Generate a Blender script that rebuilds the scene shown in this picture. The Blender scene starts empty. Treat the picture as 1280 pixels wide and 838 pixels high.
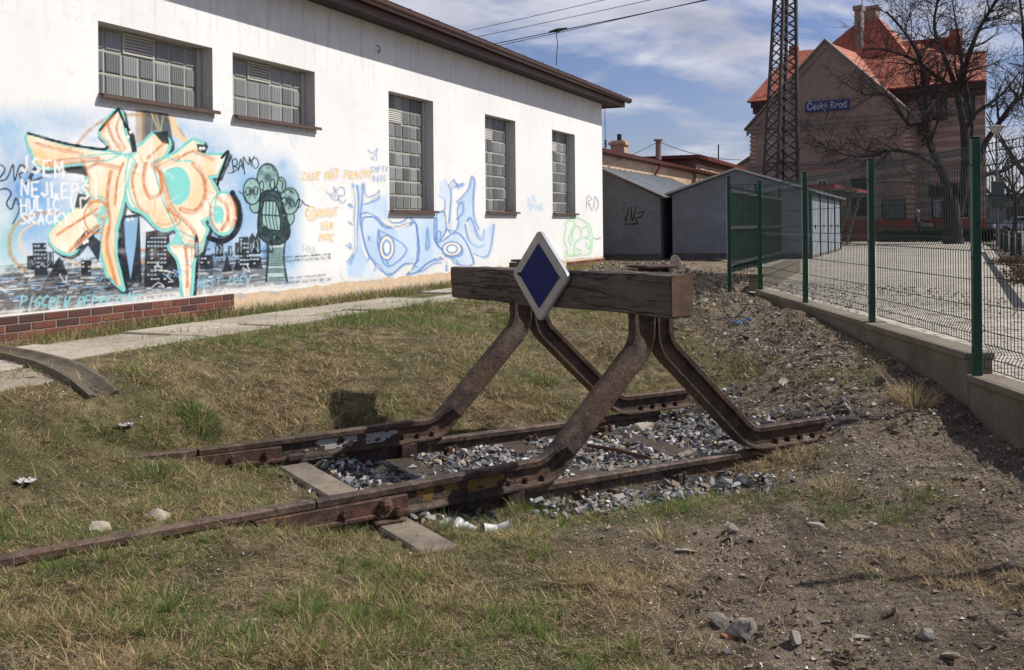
import bpy, bmesh, math, random
import numpy as np
from mathutils import Vector, Matrix
random.seed(7); rng = np.random.default_rng(11)
SC = bpy.context.scene
COL = SC.collection
R = math.radians

# ------------------------------------------------------------------ camera geometry
FPX = 1250.0; CZ = 1.66; ROLL = .01
CAM = np.array([0, 0, CZ])
def ray(x, y):
    dx = x-640; dy = y-283.3
    return np.array([(dx-ROLL*dy)/FPX, 1.0, (-ROLL*dx-dy)/FPX])
def at(x, y, Y): return CAM+ray(x, y)*Y
def G(x, y, z):
    d = ray(x, y); return CAM+d*((z-CZ)/d[2])
def hit(x, y, p, n):
    d = ray(x, y); p = np.array(p, float); n = np.array(n, float)
    return CAM+d*(np.dot(p-CAM, n)/np.dot(d, n))

# ------------------------------------------------------------------ tagging
ORG = {}
def tag(o, label=None, cat=None, group=None, kind=None):
    if label: o['label'] = label
    if cat: o['category'] = cat
    if group: o['group'] = group
    if kind: o['kind'] = kind
    return o
def empty(name, loc=(0, 0, 0), rz=0.0):
    o = bpy.data.objects.new(name, None); COL.objects.link(o)
    o.location = loc; o.rotation_euler = (0, 0, rz); o.empty_display_size = .1
    ORG[o.name] = np.array(loc, float) if rz == 0 else np.zeros(3)
    return o
def thing(name, label, cat, loc=(0, 0, 0), rz=0.0, group=None):
    return tag(empty(name, loc, rz), label, cat, group)
def copy_tree(o, parent=None, loc=None, rz=None, label=None):
    c = o.copy(); COL.objects.link(c); c.parent = parent
    if loc is not None: c.location = loc
    if rz is not None: c.rotation_euler = (0, 0, rz)
    if label: c['label'] = label
    for ch in list(o.children): copy_tree(ch, c)
    return c

# ------------------------------------------------------------------ mesh builder
class Frame:
    def __init__(s, o, ex, ey, ez=(0, 0, 1)):
        s.o = np.array(o, float); s.m = np.array([ex, ey, ez], float)
    def __call__(s, x, y, z): return s.o + x*s.m[0] + y*s.m[1] + z*s.m[2]
WORLD = Frame((0, 0, 0), (1, 0, 0), (0, 1, 0))
class MB:
    def __init__(s): s.v = []; s.f = []; s.c = []; s.smooth = False; s.cur = None
    def add(s, vs, fs):
        b = len(s.v); s.v += [tuple(map(float, p)) for p in vs]; s.f += [tuple(b+i for i in f) for f in fs]
        if s.cur is not None: s.c += [s.cur]*len(vs)
        return s
    def box(s, F, x0, x1, y0, y1, z0, z1):
        P = [F(x, y, z) for z in (z0, z1) for y in (y0, y1) for x in (x0, x1)]
        return s.add(P, [(0, 2, 3, 1), (4, 5, 7, 6), (0, 1, 5, 4), (2, 6, 7, 3), (0, 4, 6, 2), (1, 3, 7, 5)])
    def bbox(s, F, x0, x1, y0, y1, z0, z1, b=.004):
        # box with chamfered vertical and top edges
        P = []
        for z, k in ((z0, b), (z0+b, 0), (z1-b, 0), (z1, b)):
            x_, X_, y_, Y_ = x0+k, x1-k, y0+k, y1-k
            for (x, y) in ((x_+b, y_), (X_-b, y_), (X_, y_+b), (X_, Y_-b), (X_-b, Y_), (x_+b, Y_), (x_, Y_-b), (x_, y_+b)): P.append(F(x, y, z))
        f = []
        for k in range(3):
            for i in range(8): f.append((k*8+i, k*8+(i+1) % 8, k*8+8+(i+1) % 8, k*8+8+i))
        f.append(tuple(range(7, -1, -1))); f.append(tuple(range(24, 32)))
        return s.add(P, f)
    def poly(s, pts, thick=None):
        n = len(pts)
        if thick is None: return s.add(pts, [tuple(range(n))])
        t = np.array(thick, float); top = [np.array(p)+t for p in pts]
        fs = [tuple(range(n-1, -1, -1)), tuple(range(n, 2*n))]+[(i, (i+1) % n, n+(i+1) % n, n+i) for i in range(n)]
        return s.add(list(pts)+top, fs)
    def tube(s, pts, r, n=6, cap=True):
        pts = [np.array(p, float) for p in pts]; m = len(pts)
        rs = [r]*m if np.isscalar(r) else list(r)
        P = []; up = None
        for i in range(m):
            t = pts[min(i+1, m-1)]-pts[max(i-1, 0)]; t = t/(np.linalg.norm(t)+1e-9)
            if up is None:
                a = np.array([0, 0, 1.]) if abs(t[2]) < .9 else np.array([1., 0, 0]); up = np.cross(t, a)
            up = up-t*np.dot(up, t); up /= np.linalg.norm(up)+1e-9
            sd = np.cross(t, up)
            for k in range(n):
                a = 2*math.pi*k/n; P.append(pts[i]+rs[i]*(math.cos(a)*up+math.sin(a)*sd))
        f = [(i*n+k, i*n+(k+1) % n, (i+1)*n+(k+1) % n, (i+1)*n+k) for i in range(m-1) for k in range(n)]
        if cap: f += [tuple(range(n-1, -1, -1)), tuple((m-1)*n+k for k in range(n))]
        return s.add(P, f)
    def sweep(s, pts, lat, profs):
        lat = np.array(lat, float); pts = [np.array(p, float) for p in pts]; m = len(pts); n = len(profs[0]); P = []; sg_ = None
        for i in range(m):
            t = pts[min(i+1, m-1)]-pts[max(i-1, 0)]; t /= np.linalg.norm(t)
            l = lat-t*np.dot(lat, t); l /= np.linalg.norm(l); up = np.cross(l, t)
            if sg_ is None: sg_ = -1.0 if up[2] < -1e-6 else 1.0
            up = up*sg_
            pr = profs[i] if len(profs) > 1 else profs[0]
            for (a, b) in pr: P.append(pts[i]+l*a+up*b)
        f = [(i*n+k, i*n+(k+1) % n, (i+1)*n+(k+1) % n, (i+1)*n+k) for i in range(m-1) for k in range(n)]
        f += [tuple(range(n-1, -1, -1)), tuple((m-1)*n+k for k in range(n))]
        return s.add(P, f)
    def cyl(s, p0, p1, r, n=10): return s.tube([p0, p1], r, n)
    def lathe(s, c, prof, n=16):
        P = [(c[0]+r*math.cos(2*math.pi*k/n), c[1]+r*math.sin(2*math.pi*k/n), c[2]+z) for (r, z) in prof for k in range(n)]
        m = len(prof)
        f = [(i*n+k, i*n+(k+1) % n, (i+1)*n+(k+1) % n, (i+1)*n+k) for i in range(m-1) for k in range(n)]
        f += [tuple(range(n-1, -1, -1)), tuple((m-1)*n+k for k in range(n))]
        return s.add(P, f)
    def torus(s, c, R_, r, ax, n=24, k=6):
        ax = np.array(ax, float); ax /= np.linalg.norm(ax); a = np.cross(ax, [0, 0, 1.]); a /= np.linalg.norm(a); b = np.cross(ax, a)
        P = []
        for i in range(n):
            t = 2*math.pi*i/n; rd = a*math.cos(t)+b*math.sin(t)
            for j in range(k):
                u = 2*math.pi*j/k; P.append(np.array(c)+rd*(R_+r*math.cos(u))+ax*r*math.sin(u))
        f = [(i*k+j, ((i+1) % n)*k+j, ((i+1) % n)*k+(j+1) % k, i*k+(j+1) % k) for i in range(n) for j in range(k)]
        return s.add(P, f)
    def build(s, name, mat, parent=None, recalc=True, smooth=False, bevel=0):
        me = bpy.data.meshes.new(name)
        org = np.zeros(3)
        if parent is not None:
            org = ORG.get(parent.name, np.zeros(3))
        v = np.array(s.v, float)-org if len(s.v) else np.zeros((0, 3))
        me.from_pydata([tuple(p) for p in v], [], s.f)
        if s.c:
            ca = me.color_attributes.new('tint', 'FLOAT_COLOR', 'POINT')
            arr = np.ones((len(s.v), 4), np.float32); arr[:, :3] = np.array(s.c)[:, :3]
            ca.data.foreach_set('color', arr.ravel())
        if recalc and len(s.f) < 60000:
            bm = bmesh.new(); bm.from_mesh(me); bmesh.ops.recalc_face_normals(bm, faces=bm.faces); bm.to_mesh(me); bm.free()
        if smooth: me.shade_smooth()
        if mat: me.materials.append(mat)
        o = bpy.data.objects.new(name, me); COL.objects.link(o)
        if parent is not None: o.parent = parent
        ORG[o.name] = org
        if bevel:
            b = o.modifiers.new('b', 'BEVEL'); b.width = bevel; b.segments = 2; b.limit_method = 'ANGLE'
        return o
def big_mesh(name, V, F, mat, colors=None, smooth=False, parent=None):
    # V (n,3), F (m,k) with constant k
    me = bpy.data.meshes.new(name); k = F.shape[1]
    me.vertices.add(len(V)); me.vertices.foreach_set('co', V.astype(np.float32).ravel())
    me.loops.add(F.size); me.loops.foreach_set('vertex_index', F.astype(np.int32).ravel())
    me.polygons.add(len(F)); me.polygons.foreach_set('loop_start', np.arange(0, F.size, k, dtype=np.int32))
    me.update(calc_edges=True); me.validate()
    if smooth: me.shade_smooth()
    else: me.shade_flat()
    if colors is not None:
        for nm, arr in colors.items():
            ca = me.color_attributes.new(nm, 'FLOAT_COLOR', 'POINT')
            a4 = np.ones((len(V), 4), np.float32); a4[:, :arr.shape[1]] = arr
            ca.data.foreach_set('color', a4.ravel())
    me.materials.append(mat)
    o = bpy.data.objects.new(name, me); COL.objects.link(o); o.parent = parent
    return o

# ------------------------------------------------------------------ numpy noise
def hash2(i, j, seed):
    h = (i.astype(np.int64)*374761393+j.astype(np.int64)*668265263+seed*1442695041) & 0xffffffff
    h = ((h ^ (h >> 13))*1274126177) & 0xffffffff
    return ((h ^ (h >> 16)) & 0xffff)/65535.0
def vnoise(x, y, seed=0):
    xi = np.floor(x); yi = np.floor(y); fx = x-xi; fy = y-yi; xi = xi.astype(int); yi = yi.astype(int)
    fx = fx*fx*(3-2*fx); fy = fy*fy*(3-2*fy)
    a = hash2(xi, yi, seed); b = hash2(xi+1, yi, seed); c = hash2(xi, yi+1, seed); d = hash2(xi+1, yi+1, seed)
    return (a*(1-fx)+b*fx)*(1-fy)+(c*(1-fx)+d*fx)*fy
def fbm(x, y, seed=0, o=4):
    x = np.asarray(x, float); y = np.asarray(y, float); t = 0; amp = .5; s = 0
    for k in range(o): t = t+amp*vnoise(x*2**k, y*2**k, seed+k*17); s += amp; amp *= .5
    return t/s
def sst(a, b, x):
    t = np.clip((np.asarray(x, float)-a)/(b-a), 0, 1); return t*t*(3-2*t)
def lerp(a, b, t): return a+(b-a)*t

# ------------------------------------------------------------------ materials
class NT:
    def __init__(s, name):
        s.m = bpy.data.materials.new(name); s.m.use_nodes = True; s.t = s.m.node_tree
        s.b = s.t.nodes['Principled BSDF']; s.N = s.t.nodes; s.L = s.t.links
    def n(s, typ, **kw):
        x = s.N.new(typ)
        for k, v in kw.items():
            if k.startswith('_'): setattr(x, k[1:], v)
            else: x.inputs[k].default_value = v
        return x
    def l(s, a, b): s.L.new(a, b)
    def coord(s, mode='Position', scale=(1, 1, 1)):
        if mode == 'Position': o = s.n('ShaderNodeNewGeometry').outputs['Position']
        else: o = s.n('ShaderNodeTexCoord').outputs[mode]
        mp = s.n('ShaderNodeMapping'); mp.inputs['Scale'].default_value = scale; s.l(o, mp.inputs['Vector']); return mp.outputs['Vector']
    def noise(s, vec, scale, detail=4, rough=.6, dist=0):
        x = s.n('ShaderNodeTexNoise'); x.inputs['Scale'].default_value = scale; x.inputs['Detail'].default_value = detail
        x.inputs['Roughness'].default_value = rough; x.inputs['Distortion'].default_value = dist; s.l(vec, x.inputs['Vector']); return x.outputs['Fac']
    def ramp(s, fac, stops, interp='LINEAR'):
        x = s.n('ShaderNodeValToRGB'); x.color_ramp.interpolation = interp
        e = x.color_ramp.elements
        while len(e) < len(stops): e.new(.5)
        for k, (p, c) in enumerate(stops):
            e[k].position = p; e[k].color = (c, c, c, 1) if np.isscalar(c) else (*c, 1)
        s.l(fac, x.inputs['Fac']); return x.outputs['Color']
    def mix(s, fac, a, b, mode='MIX'):
        x = s.n('ShaderNodeMix'); x.data_type = 'RGBA'; x.blend_type = mode
        for sock, v in ((x.inputs[0], fac), (x.inputs[6], a), (x.inputs[7], b)):
            if hasattr(v, 'is_output') or isinstance(v, bpy.types.NodeSocket): s.l(v, sock)
            elif np.isscalar(v): sock.default_value = v
            else: sock.default_value = (*v, 1)
        return x.outputs[2]
    def math(s, op, a, b=0.0, clamp=False):
        x = s.n('ShaderNodeMath'); x.operation = op; x.use_clamp = clamp
        for sock, v in ((x.inputs[0], a), (x.inputs[1], b)):
            if isinstance(v, bpy.types.NodeSocket): s.l(v, sock)
            else: sock.default_value = v
        return x.outputs[0]
    def bump(s, h, strength=.3, dist=.01, normal=None):
        x = s.n('ShaderNodeBump'); x.inputs['Strength'].default_value = strength; x.inputs['Distance'].default_value = dist
        s.l(h, x.inputs['Height'])
        if normal is not None: s.l(normal, x.inputs['Normal'])
        s.l(x.outputs['Normal'], s.b.inputs['Normal']); return x.outputs['Normal']
    def base(s, c): s.l(c, s.b.inputs['Base Color'])
    def set(s, **kw):
        for k, v in kw.items(): s.b.inputs[k.replace('_', ' ')].default_value = v
        return s
def simple(name, c1, c2=None, scale=8, rough=.8, metal=0, bump=.2, bscale=None, bdist=.005, coord='Position', stretch=(1, 1, 1), spec=.4, tint=False):
    t = NT(name); v = t.coord(coord, stretch)
    if c2 is None: c2 = tuple(x*.75 for x in c1)
    f = t.noise(v, scale, 6, .65)
    c = t.mix(t.ramp(f, [(.3, 0.0), (.7, 1.0)]), c1, c2)
    f2 = t.noise(v, scale*7, 3, .6)
    c = t.mix(.35, c, t.ramp(f2, [(.25, .25), (.75, 1.0)]), 'MULTIPLY')
    if tint:
        a = t.n('ShaderNodeAttribute'); a.attribute_name = 'tint'; c = t.mix(1.0, c, a.outputs['Color'], 'MULTIPLY')
    t.base(c); t.set(Roughness=rough, Metallic=metal); t.b.inputs['Specular IOR Level'].default_value = spec
    if bump: t.bump(t.noise(v, bscale or scale*5, 5, .7), bump, bdist)
    return t.m
def tintmat(name, rough=.7, trans=0, bump=0, spec=.3):
    t = NT(name); a = t.n('ShaderNodeAttribute'); a.attribute_name = 'tint'; t.base(a.outputs['Color']); t.set(Roughness=rough)
    t.b.inputs['Specular IOR Level'].default_value = spec
    if bump:
        v = t.coord(); t.bump(t.noise(v, 90, 4, .7), bump, .004)
    if trans:
        tr = t.n('ShaderNodeBsdfTranslucent'); t.l(a.outputs['Color'], tr.inputs['Color'])
        mx = t.n('ShaderNodeMixShader'); mx.inputs[0].default_value = trans
        t.l(t.b.outputs[0], mx.inputs[1]); t.l(tr.outputs[0], mx.inputs[2]); t.l(mx.outputs[0], t.N['Material Output'].inputs['Surface'])
    return t.m
M = {}
# rust
def rust(name, a, b, c, grime=.5, coord='Position'):
    t = NT(name); v = t.coord(coord)
    f = t.noise(v, 9, 8, .7); col = t.ramp(f, [(.38, a), (.5, b), (.62, c)]); fz = t.noise(v, 2.6, 4, .6); col = t.mix(t.ramp(fz, [(.45, 0.0), (.6, .45)]), col, tuple(q*k_ for q, k_ in zip(c, (1.15, .85, .6))))
    f2 = t.noise(v, 60, 5, .7); col = t.mix(t.ramp(f2, [(.62, 0.0), (.72, grime)]), col, (.27, .23, .20))
    f3 = t.noise(v, 24, 6, .75); col = t.mix(t.ramp(f3, [(.36, .8), (.5, 0.0)]), col, (.022, .014, .012))
    t.base(col); t.set(Roughness=.62, Metallic=.25)
    f4 = t.noise(v, 4.5, 5, .6, .8); col2 = t.mix(t.ramp(f4, [(.55, 0.0), (.66, .32)]), col, (.17, .125, .10)); t.base(col2)
    h = t.math('ADD', t.noise(v, 130, 6, .75), t.math('MULTIPLY', t.ramp(t.noise(v, 38, 5, .7), [(.47, 0.0), (.52, 1.0)]), .8)); t.bump(h, .7, .004); return t.m
M['rust'] = rust('rusty_steel', (.028, .018, .014), (.062, .040, .029), (.125, .083, .058), .75)
M['rust_head'] = rust('worn_rail_steel', (.05, .033, .026), (.10, .068, .052), (.17, .125, .10), .7)
M['rust_dark'] = rust('dark_rusty_steel', (.03, .016, .014), (.055, .028, .022), (.085, .042, .03), .2)
M['rust_red'] = rust('red_rusty_steel', (.035, .017, .013), (.075, .038, .027), (.13, .07, .046), .4)
M['grey_steel'] = simple('grey_steel', (.2, .2, .2), (.13, .12, .11), 12, .6, .4)
M['concrete'] = simple('weathered_concrete', (.36, .31, .24), (.24, .20, .155), 3.5, .9, bump=.4, bscale=60)
M['concrete2'] = simple('sleeper_concrete', (.29, .24, .18), (.13, .105, .08), 5, .9, bump=.4, bscale=90)
M['kerbc'] = simple('kerb_concrete', (.27, .225, .165), (.15, .12, .085), 2.5, .9, bump=.5, bscale=40, bdist=.01)
M['slab'] = simple('path_concrete', (.50, .45, .38), (.36, .31, .25), 2.2, .92, bump=.4, bscale=50)
M['oldwood'] = simple('sleeper_timber', (.085, .06, .043), (.035, .026, .02), 6, .85, bump=.6, bscale=40, stretch=(1, 1, 1))
M['green'] = simple('green_coated_steel', (.010, .075, .042), (.012, .06, .036), 8, .38, 0, .1)
M['wire'] = simple('green_wire', (.009, .034, .023), None, 8, .45, 0, 0)
M['black'] = simple('dark_void', (.012, .012, .014), None, 8, .6, 0, 0)
M['redmetal'] = simple('dark_red_sheet_metal', (.16, .032, .022), (.10, .024, .018), 3, .5, .1, .1)
M['soffit'] = simple('brown_soffit_boards', (.06, .045, .04), (.04, .03, .028), 4, .8, bump=.3)
M['guttermat'] = simple('brown_gutter_metal', (.13, .065, .05), (.08, .04, .032), 3, .45, .2, .1)
M['roofing'] = simple('grey_roof_sheet', (.2, .2, .2), (.12, .12, .12), 1, .7, bump=.1)
M['peach'] = simple('peach_render', (.58, .40, .28), (.50, .33, .22), 1.2, .9, bump=.15)
M['peach_shaded'] = simple('shaded_peach_render', (.20, .12, .085), (.15, .09, .065), 1.2, .9, bump=.15)  # darker copy of the peach render, with shade put into the colour
M['garage'] = simple('grey_blue_render', (.205, .24, .28), (.155, .18, .21), 1.4, .9, bump=.3, bscale=25)
M['garage_side'] = simple('pale_metal_doors', (.40, .45, .50), (.29, .33, .37), 2.0, .6, bump=.1, stretch=(1, 1, .2))
M['garage_roof'] = simple('zinc_roof_sheet', (.45, .49, .50), (.30, .33, .34), 1.5, .45, .4, .1)
M['bark'] = simple('tree_bark', (.075, .06, .05), (.035, .028, .024), 3, .95, bump=.6, bscale=20, bdist=.02)
M['white_plastic'] = simple('white_plastic', (.68, .67, .65), (.45, .43, .40), 10, .4, 0, 0)
M['mast'] = simple('mast_steel', (.10, .085, .08), (.055, .048, .05), 2, .7, .2, .2)
M['cable'] = simple('cable_black', (.03, .03, .035), None, 5, .6, 0, 0)
M['hedge'] = tintmat('hedge_leaves', .7, .25)
M['grassmat'] = tintmat('grass_blades', .6, .3)
M['stones'] = tintmat('crushed_stone', .85, 0, .5)
M['rockmat'] = simple('pale_rock', (.48, .42, .34), (.30, .25, .19), 9, .9, bump=.8, bscale=45, bdist=.012, coord='Object')
M['rockgrey'] = simple('grey_rock', (.34, .30, .26), (.18, .155, .13), 9, .9, bump=.8, bscale=45, bdist=.012, coord='Object')
M['glassdark'] = simple('dark_window_glass', (.02, .022, .026), None, 3, .12, 0, 0)
M['ornge'] = simple('orange_brick_shard', (.45, .18, .07), (.35, .13, .06), 10, .8, coord='Object')
# ------------------------------------------------------------------ place frames
DT = np.array([.864, .5035, 0]); DT /= np.linalg.norm(DT); DW = np.array([-DT[1], DT[0], 0])
N0 = np.array([.276, 6.061, 0.])
TF = Frame(N0, DT, DW)                       # track frame: s along the rails, w across, z up
A0 = np.array([-4.58, 8.95, 0.]); DG = np.array([.3904, .9206, 0]); NG = np.array([.9206, -.3904, 0])
WF = Frame(A0, DG, NG)                       # wall frame: u along the wall, outward, z up
def swc(X, Y):
    qx = X-N0[0]; qy = Y-N0[1]; return qx*DT[0]+qy*DT[1], qx*DW[0]+qy*DW[1]
FX = 3.44                                     # kerb line
def terrain(X, Y, detail=True):
    X = np.asarray(X, float); Y = np.asarray(Y, float)
    s, w = swc(X, Y)
    left = 1-sst(-2.05, -1.4, s)
    near = .078*(1-sst(-.98, -.6, s))+.137*left
    side = 1-sst(-.95, -.35, w)
    z = lerp(near, lerp(.09, .17, 1-sst(-2.2, -.9, s)), side)
    z = z-.03*sst(-1.5, -4, w)
    Ls = lerp(1.05, 2.6, sst(.8, 2.6, s))
    t = np.clip(w-1.62, 0, None)
    z = z+(.64-z)*(1-np.exp(-t/Ls))
    q = sst(6.0, 14.0, Y)*sst(1.2, 2.6, X)
    z = np.maximum(z, lerp(.0, .60, q)); kb_ = np.interp(Y, [4.5, 6.7, 7.6, 9.3, 12, 14], [.08, .14, .21, .42, .59, .6])*sst(1.3, 3.4, X)*(X < 6); z = np.maximum(z, kb_*(Y > 3)*(Y < 16)); z = z+.08*sst(2.2, 3.0, s)*(1-q)*sst(-.6, 0, w)
    z = z+.07*np.exp(-((X-2.55)/.42)**2)*sst(4.6, 6.2, Y)*(1-sst(9, 11, Y))
    z = z+.05*np.exp(-((X-1.9)/.5)**2)*sst(5.5, 7.5, Y)*(1-sst(9, 11, Y))
    z = lerp(z, .61, sst(13, 16, Y))
    pd = (X-A0[0])*NG[0]+(Y-A0[1])*NG[1]
    ua = (X-A0[0])*DG[0]+(Y-A0[1])*DG[1]; wd_ = .75*(1-sst(-1.2, .6, ua))
    z = lerp(z, .655, (1-sst(1.7+wd_, 2.6+wd_, pd))*(1-sst(24, 27, Y)))
    # rubble heap between the building corner and the fence
    z = z+.26*np.exp(-((X-2.9)/.8)**2-((Y-19.5)/3.2)**2)+.10*np.exp(-((X-2.0)/.9)**2-((Y-24.5)/1.5)**2)
    yard = sst(FX+.02, FX+.25, X)*(1-sst(16.2, 17, Y))+sst(16.2, 17, Y)*sst(3.9+.35*0, 4.4, X-(Y-15.1)*.42)
    z = z-.32*np.clip(yard, 0, 1)*(1-sst(28, 34, Y)*.0)
    if detail:
        open_ = (1-np.clip(yard, 0, 1))*(1-(1-sst(1.6, 1.9, pd)))
        rough = .02+.035*sst(1.0, 2.4, X)*(1-sst(14, 30, Y)); z = z+open_*sst(-.2, .8, X)*.050*(fbm(X*4.5, Y*4.5, 29, 3)-.5)
        bal = (1-sst(-1.3, -.9, -s*0+(-s)))*0
        z = z+open_*(rough*(fbm(X*2.2, Y*2.2, 3, 4)-.5)*2+.040*(fbm(X*9, Y*9, 9, 3)-.5)+.022*(fbm(X*28, Y*28, 19, 2)-.5)*(np.hypot(X, Y) < 14)+.03*(fbm(X*.7, Y*.7, 5, 2)-.5))
    return z
def dirtmask(X, Y):
    s, w = swc(X, Y)
    n = fbm(X*.9, Y*.9, 31, 4)-.5
    d = sst(-.35, .45, (X-.15)*.55+n*1.3-(Y-4.3)*.10) * (1-sst(-.5, -.2, w)*(1-sst(2.0, 2.6, s)))
    d = d*(1-sst(1.5, 1.9, w)*(1-sst(2.0, 2.5, X+n*.8)))
    d = np.maximum(d, sst(1.9, 2.5, X+n*1.5-(Y-8)*.07))
    d = np.maximum(d, (1-sst(.9, 1.5, np.hypot((X-2.9)/1.1, (Y-19.5)/4.5)))*1.0)
    return np.clip(d, 0, 1)
def ballast(X, Y):
    s, w = swc(X, Y); n = (fbm(X*1.6, Y*1.6, 44, 3)-.5)*.9
    a = sst(-1.35, -.95, s+n*.5)*(1-sst(2.0, 2.8, s+n*1.2-.1*w))*sst(-.10, -.02, w)*(1-sst(1.60, 1.72, w+n*.1))
    b = sst(-.5, .2, s+n*.6)*(1-sst(1.1, 1.6, s+n*.6))*sst(-.62, -.3, w+n*.5)*(1-sst(-.1, 0, w))
    c = sst(-1.7, -1.2, s)*(1-sst(-.6, -.4, s))*sst(-.28, -.2, w)*(1-sst(-.1, 0, w))*.6
    return np.clip(np.maximum(np.maximum(a, b), c), 0, 1)

def TG(px, py):
    d = ray(px, py); Ys = np.arange(2.2, 40, .01); P = CAM[None]+Ys[:, None]*d[None]; h = terrain(P[:, 0], P[:, 1]); i = int(np.argmax(P[:, 2] <= h)); p = P[i].copy(); p[2] = h[i]; return p
# ------------------------------------------------------------------ ground sheet
def spaced(lo, hi, f0, f1, df, grow, cap):
    a = list(np.arange(f0, f1+1e-6, df)); d = df; x = f1
    while x < hi: d = min(d*grow, cap); x += d; a.append(x)
    d = df; x = f0; b = []
    while x > lo: d = min(d*grow, cap); x -= d; b.append(x)
    return np.array(b[::-1]+a)
xs = spaced(-500, 500, -3.4, 4.2, .03, 1.11, 60); ys = spaced(-60, 900, 3.0, 10.0, .03, 1.045, 60)
gx, gy = np.meshgrid(xs, ys); gz = terrain(gx, gy)
nx, ny = len(xs), len(ys); idx = np.arange(nx*ny).reshape(ny, nx)
F = np.stack([idx[:-1, :-1], idx[:-1, 1:], idx[1:, 1:], idx[1:, :-1]], -1).reshape(-1, 4)
V = np.stack([gx, gy, gz], -1).reshape(-1, 3)
dm = dirtmask(gx, gy).ravel(); bl = ballast(gx, gy).ravel()
gm = np.clip(fbm(gx*.8, gy*.8, 77, 4).ravel(), 0, 1)
t = NT('soil_and_thatch'); v = t.coord()
a = t.n('ShaderNodeAttribute'); a.attribute_name = 'mask'; sp = t.n('ShaderNodeSeparateColor'); t.l(a.outputs['Color'], sp.inputs[0])
n1 = t.noise(v, 5, 8, .7); n2 = t.noise(v, 40, 6, .75); n3 = t.noise(v, 1.1, 4, .6)
thatch = t.ramp(n1, [(.38, (.07, .05, .028)), (.5, (.19, .145, .08)), (.62, (.36, .28, .155))])
thatch = t.mix(t.ramp(n3, [(.42, 0.0), (.56, .65)]), thatch, (.085, .10, .032))
soil = t.ramp(n1, [(.38, (.10, .073, .05)), (.51, (.205, .155, .11)), (.64, (.33, .265, .195))])
soil = t.mix(t.ramp(n2, [(.55, 0.0), (.64, .65)]), soil, (.36, .30, .23))
soil = t.mix(t.ramp(n2, [(.34, .7), (.44, 0.0)]), soil, (.045, .032, .024))
soil = t.mix(t.ramp(n3, [(.44, 0.0), (.58, .5)]), soil, (.27, .215, .155)); soil = t.mix(t.ramp(t.noise(v, 2.3, 5, .6), [(.40, .5), (.47, 0.0)]), soil, (.085, .062, .042))
grav = t.ramp(n2, [(.35, (.04, .036, .033)), (.6, (.12, .11, .10))])
n9 = t.noise(v, 170, 4, .8); c = t.mix(sp.outputs[0], thatch, soil); c = t.mix(.8, c, t.ramp(n9, [(.42, .35), (.5, .95), (.58, 1.7)]), 'MULTIPLY'); c = t.mix(sp.outputs[1], c, grav)
t.base(c); t.set(Roughness=.95); t.b.inputs['Specular IOR Level'].default_value = .2
nb = t.noise(v, 26, 10, .78); t.bump(nb, 1.0, .05)
big_mesh('ground', V, F, t.m, {'mask': np.stack([dm, bl, gm], -1)}, smooth=True)['kind'] = 'structure'

# ------------------------------------------------------------------ paved yard behind the fence
def yardz(Y): return lerp(.47, .64, sst(6, 12, Y))
t = NT('yard_paving'); v = t.coord()
mp = t.n('ShaderNodeMapping'); mp.inputs['Rotation'].default_value = (0, 0, .03); t.l(v, mp.inputs['Vector'])
br = t.n('ShaderNodeTexBrick'); t.l(mp.outputs[0], br.inputs['Vector']); br.inputs['Scale'].default_value = 1
br.inputs['Brick Width'].default_value = .30; br.inputs['Row Height'].default_value = .15; br.inputs['Mortar Size'].default_value = .012
br.inputs['Mortar Smooth'].default_value = .4
br.inputs['Color1'].default_value = (.52, .47, .39, 1); br.inputs['Color2'].default_value = (.43, .385, .315, 1); br.inputs['Mortar'].default_value = (.10, .085, .06, 1)
n1 = t.noise(v, .7, 6, .7); n2 = t.noise(v, 9, 6, .8)
mp2 = t.n('ShaderNodeMapping'); mp2.inputs['Scale'].default_value = (1.4, 3.2, 1); t.l(v, mp2.inputs['Vector']); n4 = t.noise(mp2.outputs[0], 2.2, 5, .75)
c = t.mix(.8, br.outputs['Color'], t.ramp(n1, [(.3, .62), (.7, 1.1)]), 'MULTIPLY')
c = t.mix(t.ramp(n4, [(.38, .7), (.46, 0.0)]), c, (.085, .068, .05))
c = t.mix(t.ramp(n2, [(.38, .5), (.45, 0.0)]), c, (.12, .10, .07))
t.base(c); t.set(Roughness=.9); t.bump(br.outputs['Fac'], -.35, .006); M['yard'] = t.m
yv = []; yf = []
yy = list(np.linspace(0.5, 15.3, 30))+[15.6, 18, 21, 25, 29, 34, 40, 47, 54.5]
for Y in yy:
    x0 = FX+.12 if Y <= 15.4 else FX+.12+(Y-15.4)*.42
    if Y > 21: x0 = FX+.12+(21-15.4)*.42
    xr = 11.0+(max(Y, 12)-12)*.05 if Y > 12 else 11.0
    # right edge: the planting bed border
    e0 = G(1237, 308, .64); e1 = G(1280, 352, .64)
    k = (Y-e1[1])/(e0[1]-e1[1]); xr = e1[0]+(e0[0]-e1[0])*k
    if Y > e0[1]: xr = e0[0]+.4*(Y-e0[1])
    yv += [(x0, Y, float(yardz(Y))), (max(xr, x0+1), Y, float(yardz(Y)))]
for i in range(len(yy)-1): yf.append((2*i, 2*i+1, 2*i+3, 2*i+2))
m = MB(); m.add(yv, yf); o = m.build('yard_pavement', M['yard'], recalc=False); o['kind'] = 'structure'
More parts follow.
